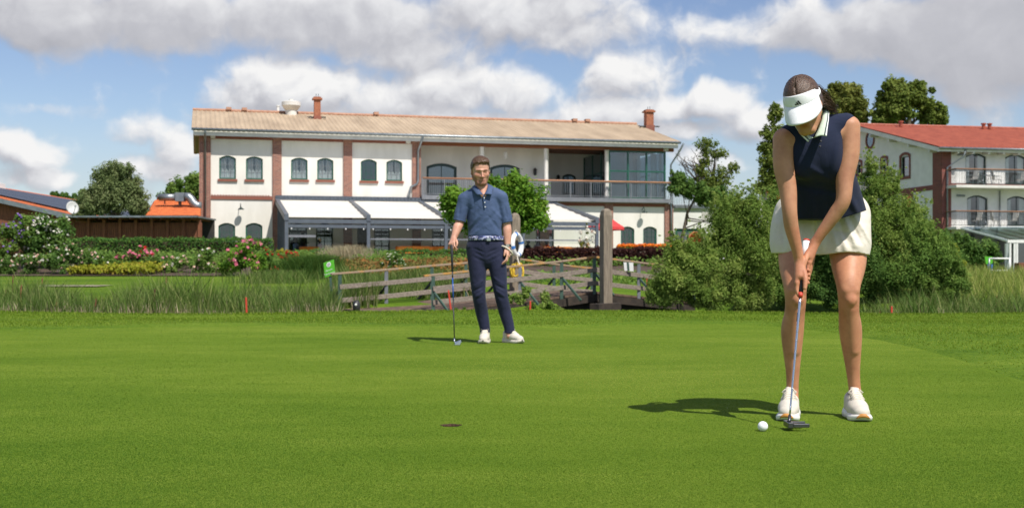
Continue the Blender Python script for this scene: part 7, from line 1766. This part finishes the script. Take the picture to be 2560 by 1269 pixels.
# terrace: tables with orange cloths, guests, parasol, planters
def cloth_table(px, D, w, dpt, lab):
    c = PG(px, D, tz(PG(px, D, 0).x, D)+.04); t = thing('terrace_table', lab, 'table', c, B.a, 'tables with orange cloths on the terrace'); mb = MB(); mb.box(-w/2, w/2, -dpt/2, dpt/2, .70, .74); mb.build('table_top', M['rail_wood'], t, world=False)
    for sx in (-1, 1):
        for sy in (-1, 1): mb = MB(); mb.box(sx*(w/2-.1)-.03, sx*(w/2-.1)+.03, sy*(dpt/2-.1)-.03, sy*(dpt/2-.1)+.03, 0, .70); mb.build('leg', M['rail_wood'], t, world=False)
    u = thing('tablecloth', lab.replace('table under an orange cloth', 'orange cloth draped over the table'), 'tablecloth', c+Vector((0, 0, .742)), B.a, 'orange tablecloths'); n = 40; G = []
    for z, k in ((-.38, 1.06), (-.2, 1.03), (-.02, 1.01), (.006, .99)):
        G.append([(max(-1, min(1, 1.35*math.cos(a)))*w/2*k*(1+(.03*math.sin(a*14) if z < -.1 else 0)), max(-1, min(1, 1.35*math.sin(a)))*dpt/2*k, z) for a in np.linspace(0, 2*math.pi, n+1)])
    G.append([(0, 0, .007)]*(n+1)); mb = MB(); mb.grid(G); mb.build('cloth', M['orange_cloth'], u, world=False)
for px, D, w, dp_, lab in ((772, 66.2, 1.0, .8, 'terrace table under an orange cloth between the two seated guests'), (882, 66.6, .9, .8, 'terrace table under an orange cloth in front of the dark entrance door'), (1035, 65.0, 1.9, .9, 'long terrace table under an orange cloth left of the man'), (1100, 66.0, 1.7, .9, 'terrace table under an orange cloth beside the man\'s golf club hand'), (1390, 66.5, 1.6, .9, 'terrace table under an orange cloth in front of the guests near the lime tree'), (1440, 68, 1.2, .9, 'terrace table under an orange cloth behind the hollyhocks')): cloth_table(px, D, w, dp_, lab)
def guest(px, pyh, D, face, shirt, skin_t, hair_c, lab, seated=True, trouser='navy_trousers'):
    """a small far figure: one smooth body, its clothes and hair"""
    hd = a_(P(px, pyh, D)); f = nrm(npv(face, -.35, 0)); r = nrm(np.cross(f, (0, 0, 1))); up = npv(0, 0, 1); z0 = tz(hd[0], D)+.04
    t = thing('person', lab, 'person', (hd[0], hd[1], z0)); S = Sdf(hd-npv(.75, .75, hd[2]-z0+.05), hd+npv(.75, .75, .25), .016)
    sh = hd-up*.27-f*.04; hip = hd-up*.76-f*.08 if seated else hd-up*.78; H_e = hd
    S.ell(hd, (r, f, up), (.078, .098, .115), .02); S.cap(hd-up*.08-f*.02, sh+up*.05, .055, .06, .02); S.cap(hd+f*.09-up*.01, hd+f*.115-up*.03, .014, .016, .01)
    arms = []
    for q in (-1, 1):
        s0 = sh+r*q*.18; el = s0-up*.24+f*(.10 if seated else .05)+r*q*.05; ha = el+f*.24+up*(.02 if seated else -.02)-r*q*.08; arms.append((s0, el, ha)); S.chain([s0, el, ha], [.05, .042, .03], .02); S.cap(ha, ha+f*.07, .034, .022, .01)
    S.cap(sh-up*.05, hip, .14, .13, .04, flat=(f, .7))
    kn = [hip+r*q*.10+f*.42-up*.02 if seated else hip+r*q*.09-up*.42 for q in (-1, 1)]; ft = [k+(f*.03-up*.42) if seated else k-up*.42 for k in kn]
    for k, a in zip(kn, ft): S.chain([hip+(k-hip)*.1, k, a], [.085, .06, .045], .03); S.cap(a, a+f*.16, .045, .035, .01)
    S.build('body', skin_t, t)
    S = Sdf(hd-npv(.75, .75, 1.1), hd+npv(.75, .75, .25), .016); S.chain([sh-up*.05, sh*.5+hip*.5, hip], [.165, .16, .165], .03, flat=(f, .75))
    for s0, el, ha in arms: S.cap(sh+(s0-sh)*.6, s0, .08, .07, .03); S.cap(s0, s0*.25+el*.75, .07, .062, .02)
    S.build('shirt', shirt, t)
    S = Sdf(hd-npv(.75, .75, hd[2]-z0+.05), hd+npv(.75, .75, .0), .016)
    for k, a in zip(kn, ft): S.chain([hip+(k-hip)*.05, k, k*.2+a*.8], [.11, .08, .065], .03)
    S.cap(hip-r*.06, hip+r*.06, .13, .13, .03); S.build('trousers', M[trouser], t)
    S = Sdf(hd-.2, hd+.22, .012); S.ell(hd+up*.022-f*.018, (r, f, up), (.088, .105, .112), 0); X = S.pts(); q = [X[i]-hd[i] for i in range(3)]; ff = sum(q[i]*f[i] for i in range(3)); uu = q[2]+0*ff; S.F = np.maximum(S.F, np.minimum(ff-.02, .05-uu)); S.F = np.maximum(S.F, -.06-uu); S.build('hair', hair_c, t)
M['blue_shirt'] = cloth_mat('blue_shirt', (.11, .17, .26)); M['lilac_shirt'] = cloth_mat('lilac_shirt', (.62, .55, .62)); M['black_shirt'] = cloth_mat('black_shirt', (.02, .02, .022)); M['grey_shirt'] = cloth_mat('grey_shirt', (.2, .22, .27))
M['hair_blond'] = mat('hair_blond', (.62, .46, .26), (.5, .36, .2), 20, .6); M['hair_dark'] = mat('hair_dark', (.05, .03, .02), None, 20, .6)
guest(741, 600, 66.4, 1, M['blue_shirt'], M['skin_m'], M['hair_dark'], 'seated guest in a blue shirt at the left terrace table')
guest(798, 601, 66.6, -1, M['lilac_shirt'], M['skin_m'], M['hair_blond'], 'seated blond guest in a pale lilac top at the left terrace table')
guest(757, 583, 67.4, .5, M['black_shirt'], M['skin_m'], M['hair_dark'], 'standing person dressed in black behind the left terrace table', False)
guest(1321, 604, 67.6, .6, M['black_shirt'], M['skin_m'], M['hair_dark'], 'seated guest in black on the terrace right of the lifebuoy')
guest(1342, 602, 67.2, -.4, M['grey_shirt'], M['skin_m'], M['hair_dark'], 'seated guest in a grey shirt on the terrace right of the lifebuoy')
guest(1366, 604, 67.8, -.9, M['red_cloth'], M['skin_m'], M['hair_dark'], 'seated guest in a red top on the terrace right of the lifebuoy')
c = PG(1514, 69, tz(PG(1514, 69, 0).x, 69)); t = thing('parasol', 'red parasol at the right end of the pergola behind the big timber post', 'parasol', c); ap = P(1514, 533, 69); zr_ = P(1500, 568, 69).z; mb = MB(); n = 8; G = []
for k in (0.02, .35, .7, 1.0): G.append([(c.x+1.14*k*math.cos(2*math.pi*i/n+.3), c.y+1.14*k*math.sin(2*math.pi*i/n+.3), ap.z+(zr_-ap.z)*k-.05*math.sin(k*math.pi)) for i in range(n+1)])
G.append([(p[0], p[1], p[2]-.16) for p in G[-1]]); mb.grid(G); mb.build('canopy', M['red_cloth'], t, solid=.01)
mb = MB(); mb.tube([c, ap], .025, 8); mb.build('pole', M['trim_white'], t)
x0, x1 = PG(1545, 57, 0).x, PG(1690, 57, 0).x; zf_ = tz(5, 57); t = thing('flower_trough', 'long planter full of orange marigolds behind the copper hedge', 'planter', ((x0+x1)/2, 57, zf_)); mb = MB(); mb.box(x0, x1, 56.8, 57.3, zf_-.1, zf_+.50); mb.build('trough', M['weathered'], t)
rg = np.random.default_rng(95); n = 420; C = np.stack([rg.uniform(x0, x1, n), rg.uniform(56.75, 57.35, n), zf_+.62+.10*rg.random(n), np.full(n, .07)], 1); V, F, A = leaves(C, 4200, 1, .07, .9, rg, .6); link('blossom', np_mesh('blossom', V, F, face_attr=A), M['bloom_orange'], t)
C[:, 2] -= .12; V, F, A = leaves(C, 2500, 1.2, .09, .5, rg, .3); link('foliage', np_mesh('foliage', V, F, face_attr=A), M['leaf_mid'], t)
c = P(1691, 617, 58); t = thing('box_ball', 'clipped round box ball left of the wicker hood chair', 'shrub', c); rg = np.random.default_rng(96); d = rg.normal(size=(1500, 3)); d /= np.linalg.norm(d, axis=1)[:, None]; C = np.concatenate([np.array(c)+d*.30, np.full((1500, 1), .04)], 1); V, F, A = leaves(C, 2600, 1, .06, .55, rg, .2); link('foliage', np_mesh('foliage', V, F, face_attr=A), M['leaf_hedge'], t)
mb = MB(); mb.lathe([(.13, -.9), (.2, -.45), (.22, -.3), (0, -.29)], c, 12); mb.build('pot', M['terracotta'], t)
c = P(1737, 628, 58); t = thing('wicker_chair', 'hooded orange brown wicker chair in front of the annex door', 'chair', c); wk = mat('wicker', lin(204, 140, 92), lin(170, 108, 66), 30, .8, .5, 60); M['wicker'] = wk; mb = MB(); G = []
for a in np.linspace(-.15, math.pi+.15, 15): G.append([c+Vector((.42*math.cos(a)*k, dy, .05+.88*max(0, math.sin(a))**.8*k)) for dy, k in ((-.34, 1.0), (0, 1.03), (.32, .95), (.42, .6), (.46, .02))])
mb.grid(G); mb.build('hood', wk, t, smooth=True, solid=.03)
mb = MB(); mb.box(c.x-.40, c.x+.40, c.y-.40, c.y+.30, c.z-.25, c.z+.12); mb.build('seat', M['orange_cloth'], t, bevel=.04)
